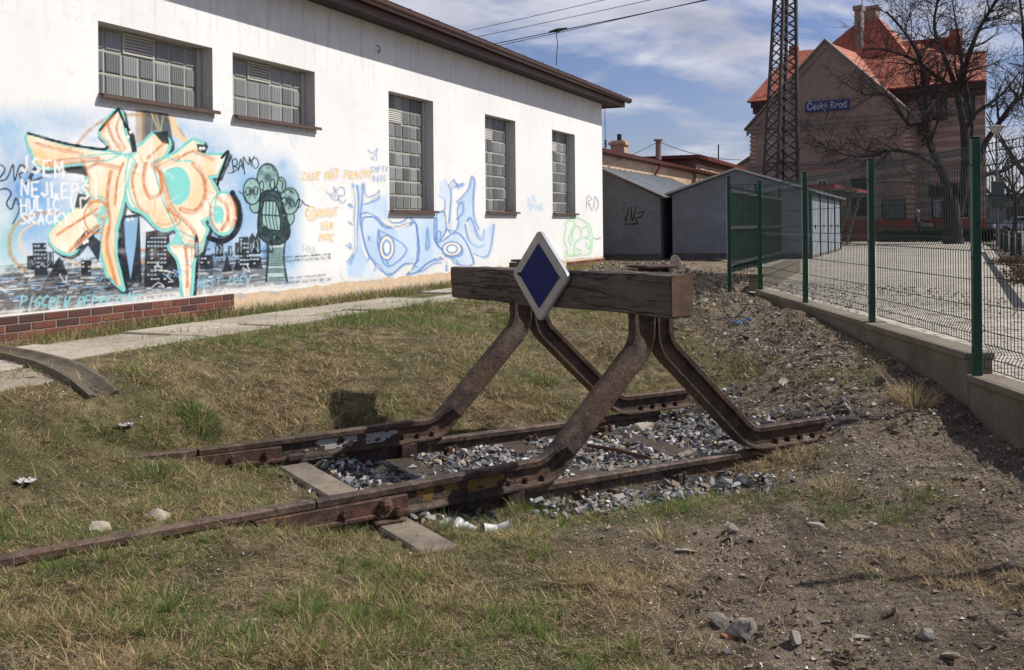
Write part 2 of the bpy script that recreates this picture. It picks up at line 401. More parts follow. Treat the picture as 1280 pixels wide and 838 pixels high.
# station forecourt road beyond and on the right
t2 = simple('forecourt_asphalt', (.20, .18, .15), (.14, .125, .105), .8, .9, bump=.2)
m = MB(); e0 = G(1237, 308, .64)
m.add([(e0[0]+2.2, 8, .616), (120, 8, .616), (120, 140, .616), (e0[0]+2.2, 140, .616)], [(0, 1, 2, 3)])
m.build('forecourt_road', t2, recalc=False)['kind'] = 'structure'
m = MB(); a1 = G(1228, 315, .645); b1 = G(1276, 385, .645); dv = (b1-a1)/np.linalg.norm(b1-a1); pv = np.array([-dv[1], dv[0], 0])*.07
m.poly([a1-pv, a1+pv, b1+pv, b1-pv]); m.v = [(x, y, float(yardz(y))+.005) for x, y, z in m.v]
m.build('drain_channel', M['black'], recalc=False)['kind'] = 'structure'
# planting bed to the right of the yard
m = MB(); e0 = G(1237, 308, .64); e1 = G(1280, 352, .64)
dd_ = (e1-e0); e2 = e1+dd_*.42
m.add([tuple(e0), tuple(e2), tuple(e2+np.array([3.6, .3, 0])), tuple(e0+np.array([3.0, .3, 0]))], [(0, 1, 2, 3)])
m.v = [(x, y, .668) for x, y, z in m.v]
m.build('planting_bed', simple('bark_mulch', (.13, .075, .05), (.06, .035, .025), 12, .95, bump=.8, bdist=.03), recalc=False)['kind'] = 'structure'

# ------------------------------------------------------------------ concrete path along the wall
m = MB(); us = [-6.0]
uu = -6.0; k = 0
while uu < 16.2:
    L = .98+.04*random.random()
    for (o0, o1) in ((.50, 1.06), (1.07, 1.62)):
        if uu > 9.5 and o0 > 1: continue
        if uu > 5 and random.random() < .12 and o0 < 1: continue
        z = .672+random.uniform(-.004, .004); tl = 0
        F_ = WF
        m.cur = tuple([random.uniform(.82, 1.0)]*3)
        ja, jb = random.uniform(-.05, .02), random.uniform(-.06, .03); m.bbox(F_, uu, uu+L-.015-(.05 if random.random() < .3 else 0), o0+(ja if o0 < 1 else 0), o1+(jb-.08 if o0 > 1 else 0), .60, z+random.uniform(-.012, .010), .01)
    uu += L
m.cur = None
o = m.build('concrete_path', simple('path_slabs', (.50, .44, .36), (.34, .29, .23), 2.2, .92, bump=.4, bscale=50, tint=True), bevel=0); o['kind'] = 'structure'

# ------------------------------------------------------------------ drain gutter running down the bank at the left
m = MB(); P0 = [WF(-1.9, .55, .70), WF(-1.3, 1.6, .69)]
pts = [TG(*q)+np.array([0, 0, .012]) for q in ((-60, 437), (-20, 443), (25, 451), (65, 461), (90, 471), (110, 482), (130, 496))]
pr = [(-.19, .012), (-.14, .012), (-.09, -.008), (-.04, -.022), (.04, -.022), (.09, -.008), (.14, .012), (.19, .012), (.20, -.06), (.14, -.08), (.05, -.10), (-.05, -.10), (-.14, -.08), (-.20, -.06)]
pr = [(a*.6, b) for a, b in pr]
m.sweep([p+np.array([0, 0, .046-.045*(i/6)**3]) for i, p in enumerate(pts)], (np.array([.5, .86, 0])), [pr])
o = m.build('drain_gutter', simple('stained_concrete', (.165, .13, .09), (.06, .05, .035), 4.5, .9, bump=.4, bscale=50), smooth=False)
tag(o, 'shallow concrete drain gutter curving down the grassy bank beside the path', 'gutter')
m = MB(); m.bbox(WF, -5.0, -1.15, 1.64, 2.3, .5, .668, .01)
o = m.build('concrete_pad', M['concrete'])
tag(o, 'worn concrete slab beside the path at the edge of the grass bank', 'slab')

# ------------------------------------------------------------------ rails
PI_ = [(-.0625, -.15), (.0625, -.15), (.0625, -.139), (.014, -.122), (.009, -.046), (.034, -.037), (.036, -.008), (.026, 0),
       (-.026, 0), (-.036, -.008), (-.034, -.037), (-.009, -.046), (-.014, -.122), (-.0625, -.139)]
PD_ = [(-.050, -.15), (.050, -.15), (.0600, -.139), (.059, -.118), (.052, -.060), (.045, -.034), (.038, -.010), (.022, 0),
       (-.022, 0), (-.038, -.010), (-.045, -.034), (-.052, -.060), (-.059, -.118), (-.0600, -.139)]
def pmix(t): return [(lerp(a[0], b[0], t), lerp(a[1], b[1], t)) for a, b in zip(PI_, PD_)]
def fillet(pts, r, n=7):
    out = [np.array(pts[0], float)]
    for i in range(1, len(pts)-1):
        p, a, b = np.array(pts[i], float), np.array(pts[i-1], float), np.array(pts[i+1], float)
        da = (a-p); db = (b-p); la = np.linalg.norm(da); lb = np.linalg.norm(db); k = min(r, la*.48, lb*.48)
        pa = p+da/la*k; pb = p+db/lb*k
        for j in range(n+1):
            t = j/n; out.append((1-t)**2*pa+2*t*(1-t)*p+t*t*pb)
    out.append(np.array(pts[-1], float)); return out
def nut(m, s, w, z, dirw=-1, r=.016, l=.022):
    m.cyl(TF(s, w, z), TF(s, w+dirw*l, z), r, 6)
def rail_thing(name, label, pts, mat, nuts=(), group=None, clamps=(), cut=None):
    root = thing(name, label, 'rail', tuple(TF(pts[0][0], pts[0][1], pts[0][2]-.15)), 0, group)
    m = MB(); m.sweep([TF(*p) for p in pts], DW, [PI_]); m.build('rail_section', mat, root, smooth=False)
    for (s, w, z) in clamps:
        c = MB(); c.bbox(TF, s-.07, s+.07, w-.14, w-.068, z-.035, z+.0, .006); c.bbox(TF, s-.055, s+.055, w-.105, w-.055, z, z+.055, .008)
        c.bbox(TF, s-.045, s-.005, w-.125, w-.10, z, z+.07, .004)
        b = c.build('clamp', M['rust'], root); q = MB(); q.cyl(TF(s+.02, w-.11, z), TF(s+.02, w-.11, z+.075), .012, 8); q.cyl(TF(s+.02, w-.11, z+.028), TF(s+.02, w-.11, z+.05), .022, 6)
        q.build('bolt', M['rust_red'], b)
    return root
LW0, LW1 = 0.0, 1.507
rail_thing('track_rail', 'low rusty running rail on ballast nearest the camera with clamps', [(-.85, LW0, .12), (.6, LW0, .12), (2.12, LW0-.01, .118)], M['rust_head'],
           clamps=[(-.60, 0, 0.0), (.10, 0, 0.0), (.86, 0, 0.0)])
rail_thing('track_rail', 'low rusty running rail at the foot of the grass bank under the buffer legs', [(-.75, LW1, .12), (.6, LW1, .12), (1.95, LW1, .118)], M['rust_head'],
           clamps=[(-.02, LW1, 0.0), (.66, LW1, 0.0), (1.36, LW1, 0.0)])
rail_thing('track_rail', 'worn rail half buried in dry grass leading to the near side of the buffer stop', [(-5.2, -.62, .262), (-4.1, -.43, .266), (-3.04, -.282, .269), (-2.3, -.215, .27), (-1.606, -.155, .272)], M['rust_head'])
rail_thing('track_rail', 'short worn rail half buried in grass leading to the far side of the buffer stop', [(-3.7, 1.50, .262), (-2.9, 1.455, .268), (-2.43, 1.43, .270), (-1.84, 1.40, .27)], M['rust_head'])

# fishplates join two rails: a thing each, bolted across the joint
def fishplate(s0, s1, w0, w1, label, nutat):
    root = thing('fishplate', label, 'fishplate', tuple(TF(s0, w0-.05, .15)), 0, 'fishplates bolted over the rail joints')
    m = MB()
    def F2(s, y, z): w = w0+(w1-w0)*(s-s0)/(s1-s0); return TF(s, w+y, z)
    class _F:
        def __call__(s_, a, b, c): return F2(a, b, c)
    m.bbox(_F(), s0, s1, -.046, -.013, .148, .228, .004); m.bbox(_F(), s0, s1, -.064, -.020, .133, .156, .004)
    m.bbox(_F(), s0, s1, .013, .046, .148, .228, .004)
    m.build('plate', M['rust_red'], root)
    for s in nutat:
        q = MB(); w = w0+(w1-w0)*(s-s0)/(s1-s0)-.046
        q.cyl(TF(s, w, .187), TF(s, w-.010, .187), .026, 12); q.cyl(TF(s, w-.01, .187), TF(s, w-.028, .187), .020, 6)
        q.build('bolt', M['rust_red'], root, smooth=False)
fishplate(-1.92, -1.08, -.186, -.125, 'rusty fishplate with round bolts on the near rail joint above the pale sleeper', (-1.80, -1.45, -1.20))
fishplate(-2.20, -1.30, 1.405, 1.395, 'dark rusty fishplate on the rail joint beside the grass bank', (-2.05, -1.62, -1.40))

# ------------------------------------------------------------------ sleepers
def sleeper(label, s0, s1, w0, w1, z0, z1, mat, skew=0.0, name='sleeper'):
    m = MB()
    class _F:
        def __call__(s_, a, b, c): return TF(a+skew*(b-.7), b, c)
    n = 10
    for i in range(1):
        m.bbox(_F(), s0, s1, w0, w1, z0, z1, .012)
    o = m.build(name, mat); tag(o, label, 'sleeper'); return o
sleeper('pale concrete sleeper crossing under both rails by the rail joints', -1.31, -1.10, -.72, 1.75, -.03, .103, M['concrete2'], -.03, 'concrete_sleeper')
for (s, lab, z) in ((-.44, 'dark timber sleeper lying in shadow between the left buffer legs', .022), (.47, 'dark timber sleeper under the middle of the buffer beam', .022), (1.38, 'weathered timber sleeper under the right buffer feet half covered by ballast', .02)):
    sleeper(lab, s-.12, s+.12, -.22 if s > 0 else -.3, 1.9, -.12, z, M['oldwood'], .02, 'timber_sleeper')

# ------------------------------------------------------------------ buffer stop
bs = thing('buffer_stop', 'rusty buffer stop of bent rails with a timber beam and a blue diamond sign', 'buffer stop', tuple(TF(-1.6, .75, .12)))
def leg(w, leftside, wj=0.0, paint=None):
    if leftside:
        s_start = -1.596 if w < 1 else -1.83
        pts = [(s_start, .27), (-.13, .27), (.545, .93), (.545, 1.385)]
    else:
        pts = [(2.28, .272), (1.575, .27), (.865, .93), (.865, 1.385)]
    fp = fillet([np.array([a, 0, b]) for a, b in pts], .065, 6)
    # densify
    dens = [fp[0]]
    for a, b in zip(fp[:-1], fp[1:]):
        L = np.linalg.norm(b-a); n = max(1, int(L/.08))
        for j in range(1, n+1): dens.append(a+(b-a)*j/n)
    profs = []
    for p in dens:
        if leftside:
            tt = float(sst(.285, .36, p[2])*(1-sst(.84, 1.10, p[2]))); 
        else: tt = 0.0
        profs.append(pmix(tt))
    path = []
    for p in dens:
        wl = w
        if leftside and p[0] < -.2: wl = w+(wj)*(-.2-p[0])/1.4
        path.append(TF(p[0], wl, p[2]))
    m = MB(); m.sweep(path, DW, profs)
    o = m.build('bent_leg', M['rust'], bs)
    if paint:
        a_, b_, colr, nm = paint; us_ = np.arange(a_, b_, .008); zs_ = np.arange(.151, .226, .006); Vp = []; Fp = []
        for i, u_ in enumerate(us_):
            for z_ in zs_: wl = w+wj*(-.2-u_)/1.4 if u_ < -.2 else w; off_ = .0125+.0025*(1-(z_-.148)/.076) if z_ > .15 else .02; Vp.append(TF(u_, wl-off_-.0008, z_))
        nz = len(zs_); U_, Z_ = np.meshgrid(us_, zs_, indexing='ij'); mk_ = (fbm(U_*14, Z_*30, 71, 4) > .40+.25*np.abs((U_-a_)/(b_-a_)*2-1)**3)
        for i in range(len(us_)-1):
            for j in range(nz-1):
                if mk_[i, j] and mk_[i+1, j+1]: Fp.append((i*nz+j, (i+1)*nz+j, (i+1)*nz+j+1, i*nz+j+1))
        mp_ = MB(); mp_.add(Vp, Fp); mp_.build(nm, simple('old_paint_%s' % nm, colr, tuple(q*.6 for q in colr), 25, .8, bump=.4), o, recalc=False)
    ss = (-.50, -.38, -.26, -.14) if leftside else (1.76, 1.88, 2.0, 2.12)
    for s in ss:
        q = MB(); nut(q, s, w-.010, .162, -1, .014, .03); q.box(TF, s-.004, s+.004, w-.045, w-.012, .14, .175)
        q.build('bolt', M['rust_dark'], o)
    return o
leg(0.0, True, -.155, ( -1.0, -.30, (.23, .13, .03), 'yellow_paint')); leg(1.507, True, -.10, (-1.12, -.36, (.55, .52, .48), 'white_paint')); leg(0.0, False); leg(1.507, False)
# blocks between the lifted rail and the running rail
for w in (0.0, 1.507):
    for s in (-.72, -.35):
        m = MB(); m.bbox(TF, s-.06, s+.06, w-.075, w+.075, -.0, .118, .006); m.build('packing_block', M['rust_dark'], bs)
for w in (0.0, 1.507):
    m = MB(); m.bbox(TF, .60, .84, w-.10, w+.10, 1.386, 1.404, .004); m.build('top_plate', M['rust_dark'], bs)
    m = MB(); m.bbox(TF, .52, .60, w-.05, w+.05, 1.15, 1.33, .004); m.build('bracket', M['rust_dark'], bs)
# chair with bolt on the concrete sleeper
c = MB(); c.bbox(TF, -1.30, -1.12, -.24, .06, .103, .125, .006); c.bbox(TF, -1.27, -1.15, -.215, -.13, .125, .175, .012); ch = c.build('rail_chair', M['rust'], bs)
q = MB(); q.cyl(TF(-1.16, -.22, .12), TF(-1.16, -.22, .185), .016, 8); q.cyl(TF(-1.16, -.22, .145), TF(-1.16, -.22, .172), .03, 6); q.build('bolt', M['rust_red'], ch)
q = MB(); q.lathe(TF(-1.22, -.19, .17), [(.035, 0), (.04, .03), (.03, .05), (.012, .06)], 8); q.build('clamp', M['rust_red'], ch)
c = MB(); c.bbox(TF, -1.30, -1.12, 1.36, 1.62, .103, .125, .006); c.bbox(TF, -1.27, -1.15, 1.33, 1.37, .125, .17, .01); c.build('rail_chair', M['rust'], bs)

# timber beam, with its own cracks and worn faces
t = NT('beam_timber'); v0 = t.n('ShaderNodeNewGeometry').outputs['Position']
def dot(t, v, d):
    x = t.n('ShaderNodeVectorMath'); x.operation = 'DOT_PRODUCT'; t.l(v, x.inputs[0]); x.inputs[1].default_value = d; return x.outputs['Value']
cx = t.n('ShaderNodeCombineXYZ'); t.l(t.math('MULTIPLY', dot(t, v0, tuple(DW)), .7), cx.inputs[0]); t.l(t.math('MULTIPLY', dot(t, v0, tuple(DT)), 9.0), cx.inputs[1])
t.l(t.math('MULTIPLY', dot(t, v0, (0, 0, 1)), 11.0), cx.inputs[2]); vv = cx.outputs[0]
g1 = t.noise(vv, 3.2, 8, .7, .6); g2 = t.noise(vv, 1.1, 4, .55, .25); g3 = t.noise(v0, 5, 5, .6)
c = t.ramp(g1, [(.28, (.035, .026, .021)), (.5, (.085, .062, .048)), (.72, (.16, .125, .10))])
g5 = t.noise(vv, 6.5, 6, .75); c = t.mix(t.ramp(g5, [(.36, .8), (.46, 0.0)]), c, (.02, .015, .012)); c = t.mix(t.ramp(g3, [(.4, .0), (.7, .6)]), c, (.12, .10, .085))
crack = t.ramp(g2, [(.470, 0.0), (.486, 1.0), (.502, 0.0)]); c = t.mix(t.math('MULTIPLY', crack, .9), c, (.008, .006, .005))
t.base(c); t.set(Roughness=.85)
h = t.math('SUBTRACT', t.math('MULTIPLY', g1, .5), crack); t.bump(h, 1.0, .02); M['beam'] = t.m
m = MB(); nw, na = 60, 24; ring = []
sA, sB = .335, .50
per = []
for k in range(6): per.append((0, k/6))
for k in range(6): per.append((k/6, 1))
for k in range(6): per.append((1, 1-k/6))
for k in range(6): per.append((1-k/6, 0))
P = []
for i in range(nw+1):
    w = lerp(-.65, 2.11, i/nw); zt = lerp(1.382, 1.338, i/nw); zb = lerp(1.128, 1.088, i/nw)
    for (a, b) in per:
        s = lerp(sA, sB, a); z = lerp(zb, zt, b)
        rc = .012
        if a in (0, 1) and b in (0, 1): s += rc*(.5-a)*1.2; z += rc*(.5-b)*1.2
        kk = (fbm(np.array([w*5+a*3]), np.array([z*22+a*9]), 5, 4)[0]-.5)*.030
        s += kk*(1 if a == 0 else -1 if a == 1 else 0); z += (fbm(np.array([w*3.1]), np.array([s*9+b*7]), 15, 4)[0]-.5)*.034*(1 if b in (0, 1) else 0)
        P.append(TF(s, w, z))
n = len(per)
f = [(i*n+k, i*n+(k+1) % n, (i+1)*n+(k+1) % n, (i+1)*n+k) for i in range(nw) for k in range(n)]
f += [tuple(range(n-1, -1, -1)), tuple(nw*n+k for k in range(n))]
m.add(P, f); beam = m.build('timber_beam', M['beam'], bs)
# slightly proud end grain face, its sunlit brightness put into the colour
for (w0) in (-.653,):
    m = MB(); m.bbox(TF, sA+.006, sB-.006, w0-.004, w0+.001, 1.136, 1.374, .002); m.build('lit_end_grain', simple('lit_end_grain', (.19, .115, .07), (.10, .06, .04), 14, .9, bump=.5, bscale=60), beam)
# diamond sign
def diamond(hw, hz, y, rc, n=6, cw=.698, czz=1.322):
    cs = [(hw, 0), (0, hz), (-hw, 0), (0, -hz)]; out = []
    for i in range(4):
        p = np.array(cs[i], float); a = np.array(cs[i-1], float); b = np.array(cs[(i+1) % 4], float)
        pa = p+(a-p)/np.linalg.norm(a-p)*rc; pb = p+(b-p)/np.linalg.norm(b-p)*rc
        for j in range(n+1):
            t_ = j/n; q = (1-t_)**2*pa+2*t_*(1-t_)*p+t_*t_*pb; out.append(TF(y, cw+q[0], czz+q[1]))
    return out
sg = MB(); sg.poly(diamond(.366, .318, .300, .05), DT*.022); sign = sg.build('diamond_sign', simple('sign_back_aluminium', (.42, .45, .48), None, 5, .5, .3, 0), bs)
sg = MB(); sg.poly(diamond(.352, .305, .2965, .045), DT*.003); sg.build('border', simple('sign_grey_border', (.47, .45, .41), (.33, .31, .28), 6, .5, 0, .1), sign)
sg = MB(); sg.poly(diamond(.258, .222, .293, .004), DT*.003); sg.build('blue_panel', simple('sign_blue_panel', (.004, .011, .105), (.007, .015, .135), 6, .6, 0, .02, spec=.15), sign)
sg = MB(); sg.cyl(TF(.293, .955, 1.326), TF(.283, .955, 1.326), .012, 8); sg.build('bolt', M['rust_dark'], sign)
sg = MB(); sg.cyl(TF(.293, .445, 1.322), TF(.287, .445, 1.322), .008, 8); sg.build('bolt', M['rust_dark'], sign)
# ------------------------------------------------------------------ white building
def dotn(t, d):
    g = t.n('ShaderNodeNewGeometry'); x = t.n('ShaderNodeVectorMath'); x.operation = 'DOT_PRODUCT'; t.l(g.outputs['Position'], x.inputs[0]); x.inputs[1].default_value = tuple(d); return x.outputs['Value']
def walluz(t):
    c = t.n('ShaderNodeCombineXYZ'); u = t.math('SUBTRACT', dotn(t, DG), float(A0 @ DG)); t.l(u, c.inputs[0]); z = dotn(t, (0, 0, 1)); t.l(z, c.inputs[1]); return c.outputs[0], u, z
def wallshade(t):
    vec, u, z = walluz(t)
    n1 = t.noise(vec, .8, 5, .6); n2 = t.noise(vec, 7, 6, .7)
    c = t.mix(t.ramp(n1, [(.3, 0.0), (.75, 1.0)]), (.80, .80, .785), (.73, .73, .715))
    c = t.mix(t.ramp(n2, [(.3, .10), (.45, 0.0)]), c, (.45, .43, .40))
    # rain streaks under the eaves
    mp = t.n('ShaderNodeMapping'); mp.inputs['Scale'].default_value = (6, .5, 1); t.l(vec, mp.inputs['Vector']); n3 = t.noise(mp.outputs[0], 1.5, 5, .6)
    st = t.math('MULTIPLY', t.ramp(n3, [(.50, 0.0), (.68, .45)]), t.ramp(t.math('MULTIPLY', z, .2), [(.66, 0.0), (.93, 1.0)]))
    c = t.mix(st, c, (.42, .40, .37))
    crk = t.noise(vec, 1.7, 6, .62, 1.5); c = t.mix(t.ramp(crk, [(.492, 0.0), (.499, .35), (.506, 0.0)]), c, (.42, .41, .38)); pt = t.noise(vec, .45, 2, .4, .6); c = t.mix(t.ramp(pt, [(.52, 0.0), (.535, .30)]), c, (.70, .69, .66))
    sc_ = t.math('MULTIPLY', t.ramp(t.noise(mp.outputs[0], 2.8, 5, .7), [(.58, 0.0), (.72, .28)]), t.ramp(t.math('MULTIPLY', z, .2), [(.3, 0.0), (.42, 1.0), (.60, 0.0)])); c = t.mix(sc_, c, (.50, .47, .42))
    # splash zone near the ground
    lo = t.math('MULTIPLY', t.ramp(t.math('MULTIPLY', z, .5), [(.42, .45), (.56, 0.0)]), t.ramp(n2, [(.35, 0.0), (.65, 1.0)]))
    c = t.mix(lo, c, (.55, .47, .37))
    return c, vec, u, z, n1, n2
t = NT('white_render'); c, vec, u, z, n1, n2 = wallshade(t)
# exposed peach plaster band at the foot
npl = t.noise(vec, 2.6, 6, .65)
edge = t.math('ADD', z, t.math('MULTIPLY', t.math('SUBTRACT', npl, .5), -.16))
band = t.math('LESS_THAN', edge, .885)
band = t.math('MULTIPLY', band, t.math('GREATER_THAN', u, 3.15))
pe = t.mix(t.ramp(n2, [(.35, 0.0), (.6, 1.0)]), (.56, .40, .26), (.66, .50, .34))
nfl = t.noise(vec, 5.0, 4, .6); pe = t.mix(t.ramp(nfl, [(.57, 0.0), (.60, .9)]), pe, (.42, .40, .37))
c = t.mix(band, c, pe)
t.base(c); t.set(Roughness=.92); t.b.inputs['Specular IOR Level'].default_value = .2
h = t.math('ADD', t.math('MULTIPLY', t.noise(vec, 60, 5, .7), .35), t.math('MULTIPLY', band, -1.0)); t.bump(h, .35, .006); M['wall'] = t.m

wb = thing('white_building', 'long white rendered building with glass block windows and large graffiti on its wall', 'building', tuple(WF(0, 0, .6)))
UL, UR, ZT = -9.0, 17.58, 4.71
# u0,u1,z0,z1, (cols, rows), vent col,row from top, vent cols
WIN = [(1.16, 2.88, 3.03, 3.765, 7, 3, 2, 0, 2), (3.24, 4.955, 3.02, 3.775, 7, 3, 2, 0, 2),
       (6.93, 8.41, 1.93, 3.762, 6, 8, 1, 1, 2), (10.49, 11.95, 1.945, 3.762, 6, 8, 1, 1, 2), (14.02, 15.52, 1.945, 3.775, 6, 8, 1, 1, 2),
       (-3.2, -1.48, 3.03, 3.77, 7, 3, 2, 0, 2)]
cuts = sorted({UL, UR} | {a for w in WIN for a in w[:2]})
m = MB(); REC = .19
for a, b in zip(cuts[:-1], cuts[1:]):
    w = [w for w in WIN if abs(w[0]-a) < 1e-6]
    if w:
        w = w[0]; m.poly([WF(a, 0, .3), WF(b, 0, .3), WF(b, 0, w[2]), WF(a, 0, w[2])]); m.poly([WF(a, 0, w[3]), WF(b, 0, w[3]), WF(b, 0, ZT), WF(a, 0, ZT)])
    else: m.poly([WF(a, 0, .3), WF(b, 0, .3), WF(b, 0, ZT), WF(a, 0, ZT)])
m.poly([WF(UR, 0, .3), WF(UR, -9, .3), WF(UR, -9, ZT), WF(UR, 0, ZT)]); m.poly([WF(UL, 0, .3), WF(UL, -9, .3), WF(UL, -9, ZT), WF(UL, 0, ZT)])
m.poly([WF(UL, -9, .3), WF(UR, -9, .3), WF(UR, -9, ZT), WF(UL, -9, ZT)])
m.build('wall', M['wall'], wb, recalc=False)
M['reveal'] = simple('grey_reveal_render', (.70, .69, .67), (.60, .59, .57), 2, .9, bump=.1)
M['mortar'] = simple('glass_block_mortar', (.50, .50, .42), (.36, .36, .30), 10, .85, bump=.2)
t = NT('ribbed_glass_block'); vec, u, z = walluz(t)
wv = t.n('ShaderNodeTexWave'); wv.wave_type = 'BANDS'; wv.bands_direction = 'X'; wv.inputs['Scale'].default_value = 9; wv.inputs['Distortion'].default_value = 1.5; wv.inputs['Detail'].default_value = 2; t.l(vec, wv.inputs['Vector'])
nb_ = t.noise(vec, 2.0, 4, .7); at_ = t.n('ShaderNodeAttribute'); at_.attribute_name = 'tint'
cc = t.mix(wv.outputs['Fac'], (.11, .12, .122), (.24, .25, .24)); cc = t.mix(t.ramp(nb_, [(.4, .0), (.65, .45)]), cc, (.20, .20, .175)); cc = t.mix(1.0, cc, at_.outputs['Color'], 'MULTIPLY')
t.base(cc); t.set(Roughness=.22); t.bump(wv.outputs['Fac'], .4, .01); M['block'] = t.m
M['grille'] = simple('pale_vent_grille', (.62, .60, .54), (.5, .48, .43), 6, .6, bump=0)
M['sill'] = simple('brown_metal_sill', (.15, .085, .07), (.10, .06, .05), 4, .5, .1, .1)
for (a, b, z0, z1, nc, nr, vc, vr, vn) in WIN:
    f = MB()
    f.poly([WF(a, 0, z0), WF(a, -REC, z0), WF(a, -REC, z1), WF(a, 0, z1)]); f.poly([WF(b, 0, z0), WF(b, -REC, z0), WF(b, -REC, z1), WF(b, 0, z1)])
    f.poly([WF(a, 0, z1), WF(b, 0, z1), WF(b, -REC, z1), WF(a, -REC, z1)]); f.poly([WF(a, 0, z0), WF(b, 0, z0), WF(b, -REC, z0), WF(a, -REC, z0)])
    win = f.build('window', M['reveal'], wb, recalc=False)
    g = MB(); g.poly([WF(a, -REC, z0), WF(b, -REC, z0), WF(b, -REC, z1), WF(a, -REC, z1)]); g.build('mortar_grid', M['mortar'], win, recalc=False)
    tall = nr > 4; gz1 = z1-(.0 if tall else .015); bw = (b-a-.03)/nc; bh = (gz1-z0-.015)/nr
    g = MB()
    for i in range(nc):
        for j in range(nr):
            zz1 = gz1-j*bh-.007; zz0 = zz1-bh+.018; x0 = a+.015+i*bw+.008; x1 = x0+bw-.017
            if j == vr and vc <= i < vc+vn: continue
            g.cur = tuple([random.uniform(.55, 1.55)]*3)
            k = .018; P = [WF(x0, -REC, zz0), WF(x1, -REC, zz0), WF(x1, -REC, zz1), WF(x0, -REC, zz1), WF(x0+k, -REC+.014, zz0+k), WF(x1-k, -REC+.014, zz0+k), WF(x1-k, -REC+.014, zz1-k), WF(x0+k, -REC+.014, zz1-k)]
            g.add(P, [(0, 1, 5, 4), (1, 2, 6, 5), (2, 3, 7, 6), (3, 0, 4, 7), (4, 5, 6, 7)])
    g.build('glass_block_pane', M['block'], win, recalc=False)
    x0 = a+.015+vc*bw+.01; x1 = a+.015+(vc+vn)*bw-.01; zt = gz1-vr*bh-.008; zb = zt-bh+.022
    g = MB(); g.box(WF, x0, x1, -REC+.002, -REC+.02, zb, zb+.018); g.box(WF, x0, x1, -REC+.002, -REC+.02, zt-.018, zt); g.box(WF, x0, x0+.016, -REC+.002, -REC+.02, zb+.019, zt-.019); g.box(WF, x1-.016, x1, -REC+.002, -REC+.02, zb+.019, zt-.019)
    for q in range(5):
        zz = zb+.03+q*(zt-zb-.05)/5; g.poly([WF(x0+.016, -REC+.018, zz), WF(x1-.016, -REC+.018, zz), WF(x1-.016, -REC+.004, zz+.026), WF(x0+.016, -REC+.004, zz+.026)], (0, 0, .004))
    g.build('vent_grille', M['grille'], win)
    g = MB(); g.box(WF, x0+.016, x1-.016, -REC+.0005, -REC+.0015, zb+.018, zt-.018); g.build('vent_dark_sheet', M['black'], win)  # thin black sheet painting in the unlit depth behind the slats
    g = MB(); g.bbox(WF, b-.075, b-.012, -REC+.004, -REC+.035, z0+.004, z1-.01, .003); g.build('jamb_strip', M['grille'], win)
    g = MB(); g.poly([WF(a-.005, -REC, z0+.012), WF(b+.045, -REC, z0+.012), WF(b+.045, .075, z0-.004), WF(a-.005, .075, z0-.004)], (0, 0, .006)); g.box(WF, a-.005, b+.045, .071, .078, z0-.038, z0-.006); g.build('sill', M['sill'], win)
    g = MB(); g.box(WF, a-.004, b+.01, .001, .014, z0-.085, z0-.007) ; g.build('sill_upstand', M['reveal'], win)
# brick plinths
t = NT('glazed_plinth_brick'); vec, u, z = walluz(t)
at_ = t.n('ShaderNodeAttribute'); at_.attribute_name = 'tint'; nn = t.noise(vec, 9, 6, .7)
cc = t.mix(t.ramp(nn, [(.35, 0.0), (.7, .5)]), at_.outputs['Color'], (.04, .02, .018)); t.base(cc); t.set(Roughness=.5); t.bump(t.noise(vec, 50, 4, .7), .3, .004); M['brick'] = t.m
def plinth(u0, u1, z0, rows, out=.035, name='brick_plinth'):
    m = MB(); rh = .0745
    for r in range(rows):
        x = u0-(r % 2)*.14
        while x < u1:
            a = max(x, u0); b = min(x+.272, u1)
            if b-a > .04:
                k = random.random(); base = (.17, .050, .032) if k < .45 else (.085, .034, .028) if k < .8 else (.24, .09, .045)
                v_ = random.uniform(.75, 1.2); m.cur = tuple(q*v_ for q in base)
                m.bbox(WF, a+.005, b-.005, -.01, out, z0+r*rh+.005, z0+(r+1)*rh-.005, .004)
            x += .282
    p = m.build(name, M['brick'], wb)
    m = MB(); m.box(WF, u0+.002, u1-.002, -.01, out-.007, z0, z0+rows*rh-.001); m.build('plinth_mortar', simple('plinth_mortar', (.30, .24, .20), (.2, .16, .13), 12, .9), p)
plinth(-9, 3.19, .60, 4); plinth(14.9, 17.62, .62, 3)
# roof
ov = .37
m = MB(); m.box(WF, UL-.6, UR+.70, .02, ov, ZT+.001, ZT+.05); m.box(WF, UR+.002, UR+.70, -9, .019, ZT+.001, ZT+.05); sf = m.build('soffit', M['soffit'], wb)
m = MB(); m.box(WF, UL-.6, UR+.72, ov+.001, ov+.025, ZT-.03, ZT+.17); m.box(WF, UR+.701, UR+.722, -9, ov, ZT-.03, ZT+.17); m.build('fascia', M['guttermat'], wb)
m = MB(); rz = ZT+.175
m.poly([WF(UL-.6, ov+.06, rz), WF(UR+.76, ov+.06, rz), WF(UR+.76, -4.5, rz+.85), WF(UL-.6, -4.5, rz+.85)], (0, 0, .03)); m.poly([WF(UL-.6, -9.6, rz), WF(UR+.76, -9.6, rz), WF(UR+.76, -4.5, rz+.85), WF(UL-.6, -4.5, rz+.85)], (0, 0, .03))
m.poly([WF(UR+.71, ov+.05, rz-.001), WF(UR+.71, -9.5, rz-.001), WF(UR+.71, -4.5, rz+.845)], tuple(DG*-.03))
roof = m.build('roof', M['roofing'], wb)
gm_ = MB()
prg = [(-.085, .0), (-.08, -.05), (-.045, -.085), (0, -.095), (.045, -.085), (.08, -.05), (.085, 0), (.095, 0.008), (.075, .0), (.07, -.045), (.04, -.075), (0, -.083), (-.04, -.075), (-.07, -.045), (-.075, 0)]
